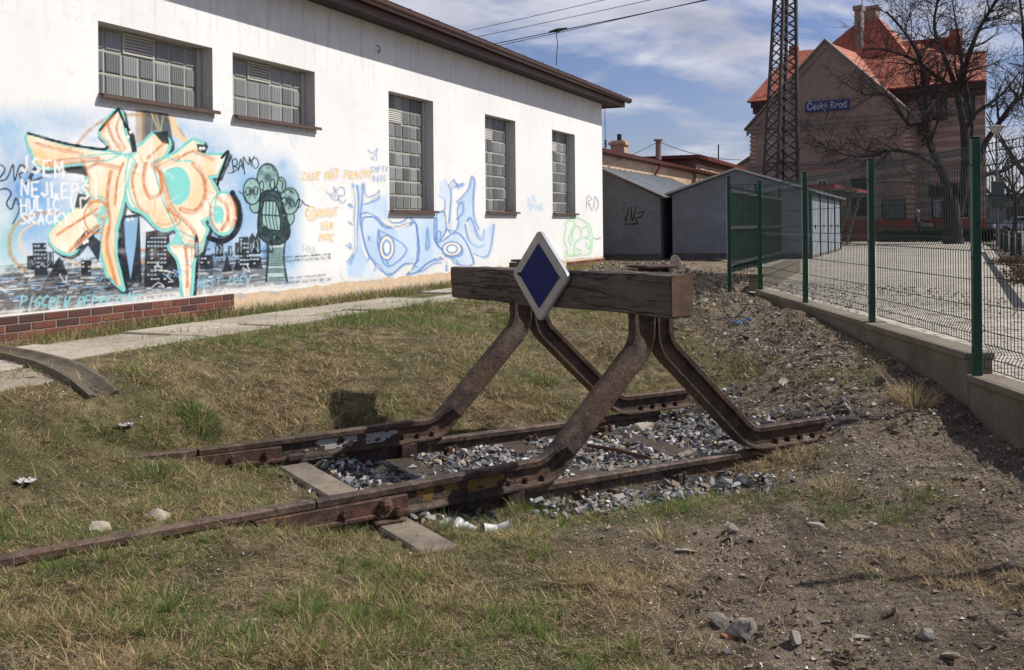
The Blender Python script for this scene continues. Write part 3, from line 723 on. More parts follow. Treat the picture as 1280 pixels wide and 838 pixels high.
gm_.sweep([WF(UL-.6, ov+.115, ZT+.175), WF(4, ov+.115, ZT+.17), WF(UR+.78, ov+.115, ZT+.165)], NG, [prg]); gm_.build('gutter', M['guttermat'], roof)
gm_ = MB()
x = -6.0
while x < UR: gm_.box(WF, x-.012, x+.012, ov+.026, ov+.215, ZT+.175, ZT+.186); x += .9
gm_.build('gutter_brackets', M['guttermat'], roof)
sgd = MB(); x = 5.2
while x < UR+.3:
    sgd.box(WF, x-.02, x+.02, ov-.12, ov-.04, rz+.05, rz+.115); x += random.choice((.45, .9, .45, 1.3))
sgd.build('snow_guard', M['guttermat'], roof)
# little hook on the wall between window two and three
m = MB(); hp = hit(470, 62, A0, NG); hu = float((hp-A0) @ DG); m.tube([WF(hu, .0, hp[2]+.05), WF(hu, .05, hp[2]+.05), WF(hu+.02, .06, hp[2]), WF(hu, .05, hp[2]-.06), WF(hu-.03, .05, hp[2]-.02)], .008, 6); m.build('hook', M['rust_dark'], wb)

# ------------------------------------------------------------------ graffiti: paint on the render, drawn stroke by stroke
class Paint:
    def __init__(s, px, py, uu, zz):
        s.x = px; s.y = py; s.u = uu; s.z = zz; n = len(px); s.c = np.zeros((n, 3)); s.a = np.zeros(n)
        s.wob = (fbm(uu*9, zz*9, 3, 3)-.5); s.spr = fbm(uu*26, zz*26, 8, 4); s.lo = fbm(uu*2.3, zz*2.3, 21, 4)
        s.str = fbm(uu*3.0, zz*42, 61, 3); s.strv = fbm(uu*34, zz*3, 62, 3)
    def put(s, i, m, col):
        if len(i) == 0: return
        m = np.clip(m, 0, 1); col = np.array(col, float); a0 = s.a[i]; ao = m+a0*(1-m); w = np.where(ao > 1e-6, m/np.maximum(ao, 1e-6), 0)
        cc = col if col.ndim == 2 else col[None, :]
        s.c[i] = s.c[i]*(1-w[:, None])+cc*w[:, None]; s.a[i] = ao
    def near(s, P, pad):
        x0, y0 = P.min(0)-pad; x1, y1 = P.max(0)+pad
        return np.nonzero((s.x > x0) & (s.x < x1) & (s.y > y0) & (s.y < y1))[0]
    def dist(s, i, P, closed=False):
        d = np.full(len(i), 1e9); X = s.x[i]; Y = s.y[i]; n = len(P)
        for k in range(n if closed else n-1):
            a = P[k]; b = P[(k+1) % n]; ab = b-a; L = ab @ ab+1e-9
            t_ = np.clip(((X-a[0])*ab[0]+(Y-a[1])*ab[1])/L, 0, 1); d = np.minimum(d, np.hypot(X-a[0]-t_*ab[0], Y-a[1]-t_*ab[1]))
        return d
    def inside(s, i, P):
        X = s.x[i]; Y = s.y[i]; r = np.zeros(len(i), bool); n = len(P)
        for k in range(n):
            a = P[k]; b = P[(k+1) % n]
            if a[1] == b[1]: continue
            c = ((a[1] > Y) != (b[1] > Y)) & (X < (b[0]-a[0])*(Y-a[1])/(b[1]-a[1])+a[0]); r ^= c
        return r
    def stroke(s, P, wd, col, op=1.0, soft=.7, closed=False, dry=0):
        P = np.array(P, float); i = s.near(P, wd+soft+2)
        if len(i) == 0: return
        d = s.dist(i, P, closed)+s.wob[i]*1.2*min(1, wd*.25); m = 1-np.clip((d-(wd/2-soft/2))/soft, 0, 1)
        if dry: m = m*np.clip(1-dry+dry*2.2*(s.spr[i]-.25), 0, 1)
        s.put(i, m*op, col)
    def fill(s, P, col, op=1.0, soft=1.0, tex=0, col2=None):
        P = np.array(P, float); i = s.near(P, soft+1)
        if len(i) == 0: return
        d = s.dist(i, P, True); ins = s.inside(i, P); sd = np.where(ins, d, -d); m = np.clip(sd/soft+.5, 0, 1)
        c = np.array(col, float)[None, :].repeat(len(i), 0)
        if col2 is not None: k = np.clip((s.lo[i]-.35)*3.2, 0, 1)[:, None]; c = c*(1-k)+np.array(col2)*k
        if tex: c = c*(1-tex+tex*1.4*s.strv[i])[:, None]
        s.put(i, m*op, c)
    def blob(s, cx, cy, rx, ry, col, op=.6, edge=.6):
        i = s.near(np.array([[cx-rx, cy-ry], [cx+rx, cy+ry]]), 2)
        if len(i) == 0: return
        d = np.hypot((s.x[i]-cx)/rx, (s.y[i]-cy)/ry); m = 1-np.clip((d-(1-edge))/edge, 0, 1); m = m*np.clip(.35+1.7*(s.lo[i]-.22), 0, 1.1)*np.clip(.55+.9*s.spr[i], 0, 1); s.put(i, m*op, col)
def ell(cx, cy, rx, ry, n=22, rot=0, a0=0, a1=2*math.pi):
    r = []
    for k in range(n):
        a = a0+(a1-a0)*k/(n if a1-a0 > 6.2 else n-1); x = rx*math.cos(a); y = ry*math.sin(a); r.append((cx+x*math.cos(rot)-y*math.sin(rot), cy+x*math.sin(rot)+y*math.cos(rot)))
    return r
def sm(P, closed=False, n=6):
    P = [np.array(p, float) for p in P]; L = len(P); out = []
    rg = range(L) if closed else range(L-1)
    for i in rg:
        if closed: p0, p1, p2, p3 = P[i-1], P[i], P[(i+1) % L], P[(i+2) % L]
        else: p0, p1, p2, p3 = P[max(i-1, 0)], P[i], P[i+1], P[min(i+2, L-1)]
        for k in range(n):
            t_ = k/n; out.append(.5*((2*p1)+(-p0+p2)*t_+(2*p0-5*p1+4*p2-p3)*t_**2+(-p0+3*p1-3*p2+p3)*t_**3))
    if not closed: out.append(P[-1])
    return out
GL = {'A': [[(0, 1), (.5, 0), (1, 1)], [(.2, .62), (.8, .62)]], 'B': [[(0, 0), (0, 1), (.8, .9), (.8, .6), (0, .5), (.7, .4), (.7, .1), (0, 0)]], 'C': [[(.95, .12), (.5, 0), (.05, .35), (.05, .7), (.5, 1), (.95, .88)]],
      'E': [[(.9, 0), (0, 0), (0, 1), (.9, 1)], [(0, .5), (.7, .5)]], 'G': [[(.95, .12), (.5, 0), (.05, .4), (.1, .85), (.6, 1), (.95, .8), (.95, .55), (.55, .55)]], 'H': [[(0, 0), (0, 1)], [(1, 0), (1, 1)], [(0, .5), (1, .5)]],
      'I': [[(.5, 0), (.5, 1)]], 'J': [[(.75, 0), (.75, .8), (.45, 1), (.05, .8)]], 'K': [[(0, 0), (0, 1)], [(.9, 0), (0, .55), (.95, 1)]], 'L': [[(0, 0), (0, 1), (.85, 1)]], 'M': [[(0, 1), (.05, 0), (.5, .6), (.95, 0), (1, 1)]],
      'N': [[(0, 1), (0, 0), (.95, 1), (.95, 0)]], 'O': [[(.5, 0), (.05, .3), (.05, .75), (.5, 1), (.95, .75), (.95, .3), (.5, 0)]], 'P': [[(0, 1), (0, 0), (.85, .08), (.9, .4), (0, .55)]], 'R': [[(0, 1), (0, 0), (.85, .08), (.85, .42), (0, .52), (.95, 1)]],
      'S': [[(.95, .1), (.5, 0), (.05, .22), (.5, .5), (.95, .75), (.5, 1), (.0, .9)]], 'T': [[(0, 0), (1, 0)], [(.5, 0), (.5, 1)]], 'U': [[(0, 0), (.05, .8), (.5, 1), (.95, .8), (1, 0)]], 'V': [[(0, 0), (.5, 1), (1, 0)]],
      'W': [[(0, 0), (.25, 1), (.5, .4), (.75, 1), (1, 0)]], 'Y': [[(0, 0), (.5, .5), (1, 0)], [(.5, .5), (.5, 1)]], 'Z': [[(0, 0), (.95, 0), (0, 1), (1, 1)]], '^': [], ' ': []}
def text(p, s, x, y, h, adv, slope, col, wd=2.0, op=.9, wob=1.0, lean=0.0, dry=.3, hgrow=0):
    rr = random.Random(hash_s(s)); k = 0
    for ch in s:
        car = False
        if ch in 'ŠČÁÍ': car = True; base = {'Š': 'S', 'Č': 'C', 'Á': 'A', 'Í': 'I'}[ch]
        else: base = ch
        hh = h+hgrow*k; ox = x+k*adv; oy = y+slope*k*adv+rr.uniform(-1, 1)*wob
        w_ = adv*.68
        for st in GL.get(base, []):
            P = [(ox+a*w_+lean*(1-b)*hh+rr.uniform(-.5, .5)*wob, oy+b*hh+rr.uniform(-.5, .5)*wob) for a, b in st]
            p.stroke(P, wd, col, op, .9, dry=dry)
        if car:
            if ch in 'ŠČ': p.stroke([(ox+w_*.2, oy-hh*.35), (ox+w_*.5, oy-hh*.15), (ox+w_*.8, oy-hh*.35)], wd*.8, col, op, .9)
            else: p.stroke([(ox+w_*.45, oy-hh*.12), (ox+w_*.7, oy-hh*.38)], wd*.8, col, op, .9)
        k += 1
def hash_s(s): return sum(ord(c)*(i+3) for i, c in enumerate(s))
def s2l(c): c = np.array(c)/255.; return tuple(np.where(c <= .04045, c/12.92, ((c+.055)/1.055)**2.4)*.86)
LB = s2l((150, 192, 228)); LB2 = s2l((110, 165, 215)); TEAL = s2l((140, 222, 214)); CREAM = s2l((255, 247, 228)); CRM2 = s2l((246, 214, 160)); ORA = s2l((210, 122, 48)); BLK = s2l((28, 34, 44)); WHT = s2l((248, 248, 245)); OCH = s2l((190, 150, 90))
def piece_main(p):
    E = lambda L: [(x/1.949, y/1.949) for x, y in L]
    e = lambda x, y: (x/1.949, y/1.949)
    for (x, y, rx, ry, o) in ((20, 330, 100, 90, .75), (110, 300, 110, 60, .6), (240, 300, 130, 60, .35), (60, 480, 130, 150, .95), (30, 600, 100, 80, .9), (150, 560, 120, 140, .9), (300, 620, 110, 110, .9), (440, 320, 120, 50, .7), (545, 380, 110, 90, .9), (620, 470, 130, 130, 1),
                              (560, 560, 130, 130, 1), (690, 520, 60, 170, .85), (480, 600, 110, 100, 1), (400, 420, 200, 130, .8), (700, 640, 50, 90, .8), (640, 620, 80, 60, .95)):
        p.blob(x/1.949, y/1.949, rx/1.949, ry/1.949, LB if (x+y) % 3 else LB2, o, .75)
    rr = random.Random(5)
    for k in range(60): p.blob(rr.uniform(0, 370), rr.uniform(140, 330), rr.uniform(6, 16), rr.uniform(5, 14), rr.choice((LB, LB2, s2l((175, 208, 235)))), .35, .8)
    p.blob(8, 300, 28, 50, s2l((140, 215, 205)), .8, .8); p.blob(20, 335, 40, 18, s2l((170, 225, 210)), .6, .8)
    # dark flat band with white hatching at the foot
    for k in range(26):
        y = 334+k*2.3+rr.uniform(-1, 1); x0 = -40+rr.uniform(0, 12); x1 = 352+rr.uniform(-18, 12); yy = lambda x: y-(x)*.085
        xm = rr.uniform(x0, x1-100)
        p.stroke([(xm, yy(xm)), (xm+120+rr.uniform(0, 130), yy(xm+180))], rr.uniform(2, 4.5), BLK if rr.random() < .75 else s2l((90, 120, 140)), rr.uniform(.5, .9), 1.4, dry=.9)
        p.stroke([(x0, yy(x0)), (x0+150, yy(x0+150))], rr.uniform(1.5, 4), BLK, rr.uniform(.35, .8), 1.4, dry=.9)
    p.fill([(-30, 345), (60, 338), (130, 333), (180, 330), (250, 326), (345, 322), (352, 352), (245, 362), (120, 376), (-30, 392)], BLK, .72, 6, .3)
    for k in range(240):
        x = rr.uniform(-20, 350); y = 345-(x*.06)+rr.uniform(0, 38-x*.03); L = rr.uniform(3, 14)
        p.stroke([(x, y), (x+L, y-L*.1)], rr.uniform(.7, 1.5), WHT if rr.random() < .6 else LB, rr.uniform(.35, .9), .8)
    # brown rings behind the letters
    p.stroke(sm(E([(180, 362), (215, 320), (262, 290), (330, 280), (400, 290), (440, 320), (452, 345)]), n=6), 4, OCH, .8, 1.2, dry=.5)
    p.stroke(sm(E([(60, 660), (25, 620), (30, 560), (75, 525), (140, 520)]), n=6), 5, OCH, .8, 1.2, dry=.4); p.stroke(sm(E([(90, 640), (55, 610), (50, 570), (90, 540)]), n=6), 3, CRM2, .7, 1.2)
    p.stroke(sm(E([(300, 600), (340, 610), (400, 605), (420, 600)]), n=5), 3, ORA, .85, 1); p.stroke(sm(E([(300, 625), (350, 640), (415, 632)]), n=5), 4, OCH, .85, 1)
    p.stroke(sm(E([(120, 600), (180, 640), (240, 650), (300, 640)]), n=5), 3, CRM2, .6, 1.2)
    # tower behind
    p.fill(E([(345, 262), (412, 258), (420, 345), (345, 350)]), s2l((60, 62, 66)), .85, 2, .5); p.fill(E([(330, 262), (352, 262), (352, 350), (330, 350)]), OCH, .6, 2, .3)
    for k in range(8): p.stroke(E([(355+rr.uniform(0, 50), 270), (355+rr.uniform(0, 50), 345)]), 1, s2l((200, 190, 150)), .6, .8)
    p.fill(E([(405, 260), (428, 290), (440, 330), (470, 345), (455, 350), (420, 330)]), CRM2, .8, 2)
    # skyline
    for q in ([(78, 592), (112, 592), (116, 672), (84, 674)], [(120, 672), (134, 640), (144, 625), (154, 640), (165, 672)], [(197, 634), (222, 634), (222, 672), (197, 672)], [(582, 578), (605, 577), (608, 655), (583, 655)], [(605, 625), (634, 625), (640, 655), (605, 655)],
              [(540, 665), (548, 640), (552, 612), (558, 640), (566, 660)], [(568, 660), (574, 640), (577, 628), (582, 645), (588, 660)], [(487, 624), (517, 622), (520, 655), (487, 658)], [(355, 565), (390, 560), (412, 570), (415, 620), (435, 640), (440, 700), (350, 700)], [(300, 525), (340, 522), (345, 690), (292, 690), (285, 600)]):
        p.fill(E(q), BLK, .95, 1.0, .2)
    for (bx0, bx1, by0, by1) in ((84, 110, 600, 660), (200, 220, 640, 662), (586, 603, 584, 648), (490, 514, 630, 650), (610, 634, 632, 650), (360, 408, 580, 690)):
        y = by0
        while y < by1:
            x = bx0
            while x < bx1:
                if rr.random() < .7: p.stroke(E([(x, y), (x+3, y)]), 1.7, s2l((205, 220, 228)), .85, .7)
                x += 8
            y += 10
    p.fill(E([(302, 532), (336, 530), (330, 600), (318, 680), (305, 600)]), LB, .95, 1.5, .15)
    p.fill(E([(405, 600), (440, 600), (480, 610), (470, 640), (456, 720), (440, 720), (425, 650)]), BLK, .9, 1.5)
    # letter bodies
    LT = [[(68, 328), (150, 352), (245, 368), (296, 372), (262, 392), (230, 394), (160, 402), (120, 410), (92, 402), (76, 368)],
          [(243, 320), (288, 268), (304, 320), (324, 374), (300, 376), (272, 372), (258, 345)],
          [(196, 382), (262, 376), (318, 376), (330, 396), (312, 440), (298, 500), (282, 560), (280, 620), (300, 706), (262, 672), (245, 610), (250, 540), (222, 520), (205, 470), (212, 430)],
          [(118, 570), (218, 486), (262, 490), (262, 530), (222, 560), (170, 620)],
          [(318, 376), (348, 350), (378, 325), (412, 345), (400, 380), (370, 400), (400, 430), (420, 500), (440, 540), (395, 560), (350, 520), (315, 500), (305, 440)],
          [(372, 400), (430, 372), (470, 340), (492, 350), (476, 376), (552, 378), (530, 428), (508, 430), (530, 470), (520, 520), (490, 540), (505, 560), (488, 606), (450, 600), (430, 560), (400, 500)],
          ell(545, 520, 34, 50, 20), [(412, 600), (455, 595), (490, 606), (472, 632), (464, 722), (446, 722), (436, 640)]]
    LS = [sm(E(q), True, 4) if len(q) < 15 else E(q) for q in LT]
    for q in LS: p.stroke([(a+2.2, b+2.5) for a, b in q], 9.0, BLK, 1, 1.4, True, .25)
    for q in LS: p.stroke(q, 5.6, TEAL, 1, 1.1, True)
    for q in LS: p.fill(q, CREAM, 1, 1.2, .10, CRM2)
    for q in LS: p.stroke(q, 2.2, TEAL, .95, .9, True, .2); p.stroke([(a-.8, b-.8) for a, b in q], .8, BLK, .5, .8, True, .6)
    # black crescents and offsets
    p.stroke(sm(E([(508, 580), (545, 588), (576, 560), (580, 510), (566, 470)]), n=6), 7, BLK, 1, 1); p.stroke(sm(E([(68, 325), (150, 348), (245, 364), (262, 358)]), n=5), 3.4, BLK, 1, .9)
    for k in range(40): p.blob(rr.uniform(30, 290), rr.uniform(160, 320), rr.uniform(5, 12), rr.uniform(4, 10), rr.choice((WHT, OCH, WHT)), .22, .9)
    p.stroke(E([(243, 318), (288, 266), (306, 310)]), 3.4, BLK, 1, .9); p.stroke(sm(E([(540, 385), (556, 370), (535, 430), (530, 450)]), n=5), 3.2, BLK, 1, .9)
    p.fill(E([(306, 300), (328, 330), (334, 372), (322, 372)]), BLK, .95, 1); p.fill(E([(372, 322), (408, 320), (412, 352), (396, 350), (386, 338)]), BLK, .95, 1); p.fill(E([(160, 408), (210, 404), (214, 430), (190, 424), (160, 422)]), BLK, .9, 1)
    p.fill(E([(190, 470), (222, 480), (200, 510), (180, 505)]), BLK, .9, 1); p.fill(E([(180, 595), (210, 560), (246, 590), (240, 640), (215, 600), (185, 610)]), BLK, .95, 1); p.fill(E([(478, 350), (508, 356), (500, 374), (484, 374)]), BLK, .95, 1)
    # holes
    p.fill(sm(E([(400, 420), (440, 408), (462, 440), (458, 480), (430, 500), (408, 470)]), True), TEAL, 1, 1); p.fill(ell(532/1.949, 524/1.949, 7, 12, 14), TEAL, 1, 1); p.fill(ell(248/1.949, 528/1.949, 7, 14, 14), TEAL, .95, 1); p.fill(E([(432, 562), (420, 590), (438, 600), (446, 580)]), TEAL, .9, 1)
    # orange shading strokes
    for q, w_ in (([(120, 396), (180, 388), (240, 386)], 3.5), ([(262, 300), (276, 340), (300, 366)], 4), ([(215, 410), (240, 400), (290, 410)], 4), ([(270, 420), (262, 480), (268, 540), (262, 600), (284, 690)], 4.5), ([(140, 572), (190, 540), (236, 510)], 3), ([(170, 612), (200, 585), (240, 550)], 4),
                  ([(334, 400), (322, 440), (336, 500), (360, 520)], 3), ([(355, 400), (350, 440), (365, 480), (392, 470), (392, 420), (375, 400)], 4.5), ([(430, 392), (470, 370), (520, 390)], 3), ([(470, 400), (496, 430), (500, 480), (476, 515), (440, 510)], 5), ([(410, 512), (440, 530), (470, 560), (480, 590)], 4),
                  ([(530, 482), (552, 500), (556, 535), (540, 560)], 4), ([(512, 505), (516, 540), (530, 560)], 2.5), ([(452, 606), (456, 650), (456, 700)], 3), ([(300, 398), (286, 440), (280, 500)], 2.5), ([(90, 350), (130, 362), (200, 376)], 3), ([(290, 288), (284, 320), (306, 362)], 2.5), ([(400, 350), (360, 385)], 3)):
        p.stroke(sm(E(q), n=5), w_*1.25, ORA, .9, 2.0, dry=.4)
        p.stroke([(a+2.5, b+1) for a, b in sm(E(q), n=5)], w_*.6, WHT, .5, 1.5, dry=.4)
    for q in ([(322, 398), (312, 450), (330, 505), (365, 530)], [(372, 396), (404, 430), (418, 500)], [(300, 376), (312, 384), (332, 372)], [(400, 380), (430, 392), (468, 392)], [(214, 432), (222, 480), (252, 492), (264, 540)], [(430, 560), (470, 580), (486, 604)]):
        p.stroke(sm(E(q), n=5), 2.6, TEAL, .9, .9)
    rq = random.Random(77)
    for q in LS:      # feathered orange shading along one flank of every letter, with pale streaks
        n_ = len(q); k0 = rq.randrange(n_); m_ = int(n_*.42)
        cxm = sum(a for a, b in q)/n_; cym = sum(b for a, b in q)/n_
        for ins, w_, o_ in ((.90, 3.2, .55), (.82, 2.6, .35), (.70, 2.2, .2)):
            P_ = [(cxm+(q[(k0+j) % n_][0]-cxm)*ins, cym+(q[(k0+j) % n_][1]-cym)*ins) for j in range(m_)]
            p.stroke(P_, w_, ORA if ins > .8 else OCH, o_, 2.2, dry=.5)
        for j in range(20):
            a_ = q[rq.randrange(n_)]; b_ = (cxm+rq.uniform(-8, 8), cym+rq.uniform(-8, 8)); p.stroke([(lerp(a_[0], b_[0], .15), lerp(a_[1], b_[1], .15)), (lerp(a_[0], b_[0], .5), lerp(a_[1], b_[1], .5))], rq.uniform(1, 2.2), rq.choice((CRM2, ORA, WHT, WHT)), .55, 1.6, dry=.7)
    for q in ell(236/1.949*1, 530/1.949, 16, 20, 16, 0, 1.2, 5.6),: p.stroke(q, 2.0, ORA, .8, 1.2)
    for (x, y) in ((322, 534), (312, 536), (205, 592), (212, 588), (488, 362), (496, 362), (318, 322), (312, 334)): p.blob(x/1.949, y/1.949, 2.6, 2.6, WHT, 1.4, .5)
    # black tags left and above the figure
    p.stroke(sm([(-12, 205), (0, 206), (6, 212), (0, 222), (-6, 226), (8, 224), (16, 206), (18, 226), (24, 208), (30, 208), (34, 214), (24, 218), (32, 230), (40, 214), (46, 208), (38, 226), (52, 222)], n=4), 2.2, BLK, .95, .8)
    p.stroke(sm([(-6, 240), (6, 236), (14, 242), (8, 254), (14, 262), (20, 248), (24, 262), (16, 280)], n=4), 2.0, BLK, .95, .8)
    C = lambda L: [(270+x/4.19, 180+y/4.19) for x, y in L]
    for q in ([(62, 155), (90, 145), (85, 90), (105, 80), (110, 110), (88, 118), (115, 128), (90, 150)], [(118, 140), (128, 80), (140, 130)], [(122, 120), (142, 110)], [(150, 160), (142, 70), (170, 110), (175, 70), (185, 120)], [(200, 65), (188, 95), (205, 130), (222, 110), (210, 75), (178, 90)], [(60, 110), (66, 118)], [(228, 128), (234, 126)]):
        p.stroke(sm(C(q), n=4), 1.5, BLK, .95, .8)
    # grinning many-headed figure
    for q in ((335, 222, 16, 20), (314, 240, 12, 18), (362, 250, 14, 20), (345, 280, 22, 28), (342, 322, 16, 26)): p.blob(q[0], q[1], q[2], q[3], s2l((70, 100, 112)), .85, .8)
    GR = s2l((104, 138, 138)); GD = s2l((48, 70, 74)); GP = s2l((158, 196, 192))
    neck = C([(262, 500), (365, 500), (352, 560), (360, 640), (372, 720), (262, 720), (268, 640), (275, 560)])
    p.fill(neck, GR, 1, 2, .3, GP)
    for k in range(22): p.stroke(C([(268+rr.uniform(-4, 10), 530+k*9), (350+rr.uniform(-10, 16), 528+k*9)]), 1.0, BLK if rr.random() < .6 else WHT, .75, .8)
    p.stroke(C([(268, 510), (272, 600), (262, 720)]), 2.4, BLK, .95, 1); p.stroke(C([(362, 505), (352, 600), (372, 720)]), 2.4, BLK, .9, 1)
    head = C(sm([(240, 262), (230, 330), (222, 420), (232, 480), (268, 516), (330, 524), (372, 496), (384, 446), (356, 360), (330, 268), (285, 248)], True, 3))
    for q in (ell(340, 215, 22, 38, 14), ell(205, 325, 26, 34, 14), ell(380, 385, 27, 40, 14), ell(270, 178, 52, 72, 20), ell(188, 250, 42, 66, 20), ell(384, 300, 48, 66, 20)):
        q = C(q); p.stroke(q, 3.2, BLK, 1, 1, True); p.fill(q, GR, 1, 1.2, .25, GP)
    p.stroke(head, 3.4, BLK, 1, 1, True); p.fill(head, GR, 1, 1.2, .2, GD)
    mouth = C([(250, 300), (240, 360), (242, 420), (280, 450), (335, 455), (338, 400), (322, 330), (310, 300)]); p.fill(mouth, GP, 1, 1, 0); p.stroke(mouth, 1.6, BLK, 1, .8, True)
    p.stroke(C([(244, 372), (330, 378)]), 1.6, BLK, 1, .8)
    for x in (262, 280, 298, 314): p.stroke(C([(x, 302), (x-2, 372)]), 1.2, BLK, .95, .7); p.stroke(C([(x-6, 372), (x+8, 446)]), 1.2, BLK, .95, .7)
    for (x, y, a, b) in ((238, 220, 11, 24), (295, 212, 12, 26), (168, 250, 13, 22), (208, 245, 10, 22), (358, 300, 13, 20), (398, 312, 12, 18)):
        p.fill(C(ell(x, y, a, b, 14)), GP, 1, .8); p.stroke(C(ell(x, y, a, b, 14)), 1.5, BLK, 1, .8, True)
    p.stroke(C([(262, 262), (272, 240), (284, 262)]), 1.4, BLK, .9, .8); p.stroke(sm(C([(415, 330), (430, 292), (450, 300), (465, 318), (485, 325)])), 1.6, BLK, .95, .8); p.stroke(sm(C([(425, 335), (440, 330), (455, 302)])), 1.2, BLK, .9, .8)
    p.stroke(sm(C([(360, 280), (372, 300), (388, 320), (402, 308)])), 1.2, BLK, .9, .8)
    for q in ((270, 150, 30, 40), (186, 225, 24, 30), (382, 270, 30, 36)):
        p.blob(270+q[0]/4.19, 180+(q[1]+26)/4.19, q[2]/4.19, q[3]/4.19, GD, .9, .7); p.blob(270+(q[0]-8)/4.19, 180+(q[1]-18)/4.19, q[2]/6, q[3]/7, GP, .9, .8)
    for q in ([(235, 470), (290, 492), (350, 490), (372, 470)], [(240, 285), (262, 270), (300, 272), (322, 290)], [(345, 300), (356, 340), (372, 380)], [(232, 300), (226, 360), (230, 430)], [(150, 270), (165, 305), (190, 318)], [(250, 110), (285, 112), (305, 140)], [(352, 255), (380, 240), (410, 262)], [(360, 440), (345, 480), (320, 505)], [(330, 190), (350, 200), (345, 235)], [(120, 250), (140, 262), (152, 250)]):
        p.stroke(sm(C(q), n=4), 1.7, BLK, .95, .8, dry=.2)
    for k in range(46):
        a = rr.uniform(0, 6.28); q = rr.choice(((270, 170, 46, 60), (186, 245, 36, 58), (382, 295, 44, 58), (300, 400, 72, 112))); x = q[0]+q[2]*.85*math.cos(a); y = q[1]+q[3]*.85*math.sin(a)
        p.stroke(C([(x, y), (x-10*math.cos(a)+3, y-12*math.sin(a))]), 1.0, BLK if rr.random() < .7 else GP, .75, .8)
    # denser skyline and scribbles over it
    for k in range(16):
        x = rr.choice((rr.uniform(2, 70), rr.uniform(232, 345))); w_ = rr.uniform(4, 10); h_ = rr.uniform(8, 26); yb = 340-x*.07; p.fill([(x, yb), (x, yb-h_), (x+w_*.5, yb-h_-rr.choice((0, 7))), (x+w_, yb-h_), (x+w_, yb)], BLK, .92, 1, .2)
        for j in range(5): p.stroke([(x+rr.uniform(1, w_-1), yb-rr.uniform(2, h_)) for _ in range(2)], .9, s2l((190, 210, 225)), .6, .7)
    for k in range(34):
        x = rr.uniform(-10, 340); y = 352-x*.07+rr.uniform(-12, 16); p.stroke(sm([(x+rr.uniform(-9, 9), y+rr.uniform(-6, 6)) for _ in range(4)], n=3), 1.1, rr.choice((WHT, LB, BLK)), .75, .8)
    # writing
    text(p, 'JSEM', 26, 197, 19, 14.2, .10, WHT, 3.0, .92, 1.2); text(p, 'NEJLEPŠÍ', 27, 226, 18, 12.6, .06, WHT, 2.9, .92, 1.2); text(p, 'HULIČ VI', 26, 248, 16, 10.2, .02, WHT, 2.7, .92, 1.2); text(p, 'SRAČKY', 26, 267, 13, 10.6, -.02, WHT, 2.7, .92, 1.0)
    text(p, 'PIGCREW REPREZENT', 25, 372, 13, 8.9, -.03, s2l((150, 215, 225)), 2.0, .95, 1.6, .25)
    text(p, 'WEST CREW', 246, 350, 9, 7.6, -.08, s2l((150, 205, 225)), 1.6, .9, 1.4, .2)
YEL = s2l((238, 196, 108)); BL = s2l((84, 130, 196)); BLF = s2l((190, 216, 242)); BLS = s2l((214, 230, 246))
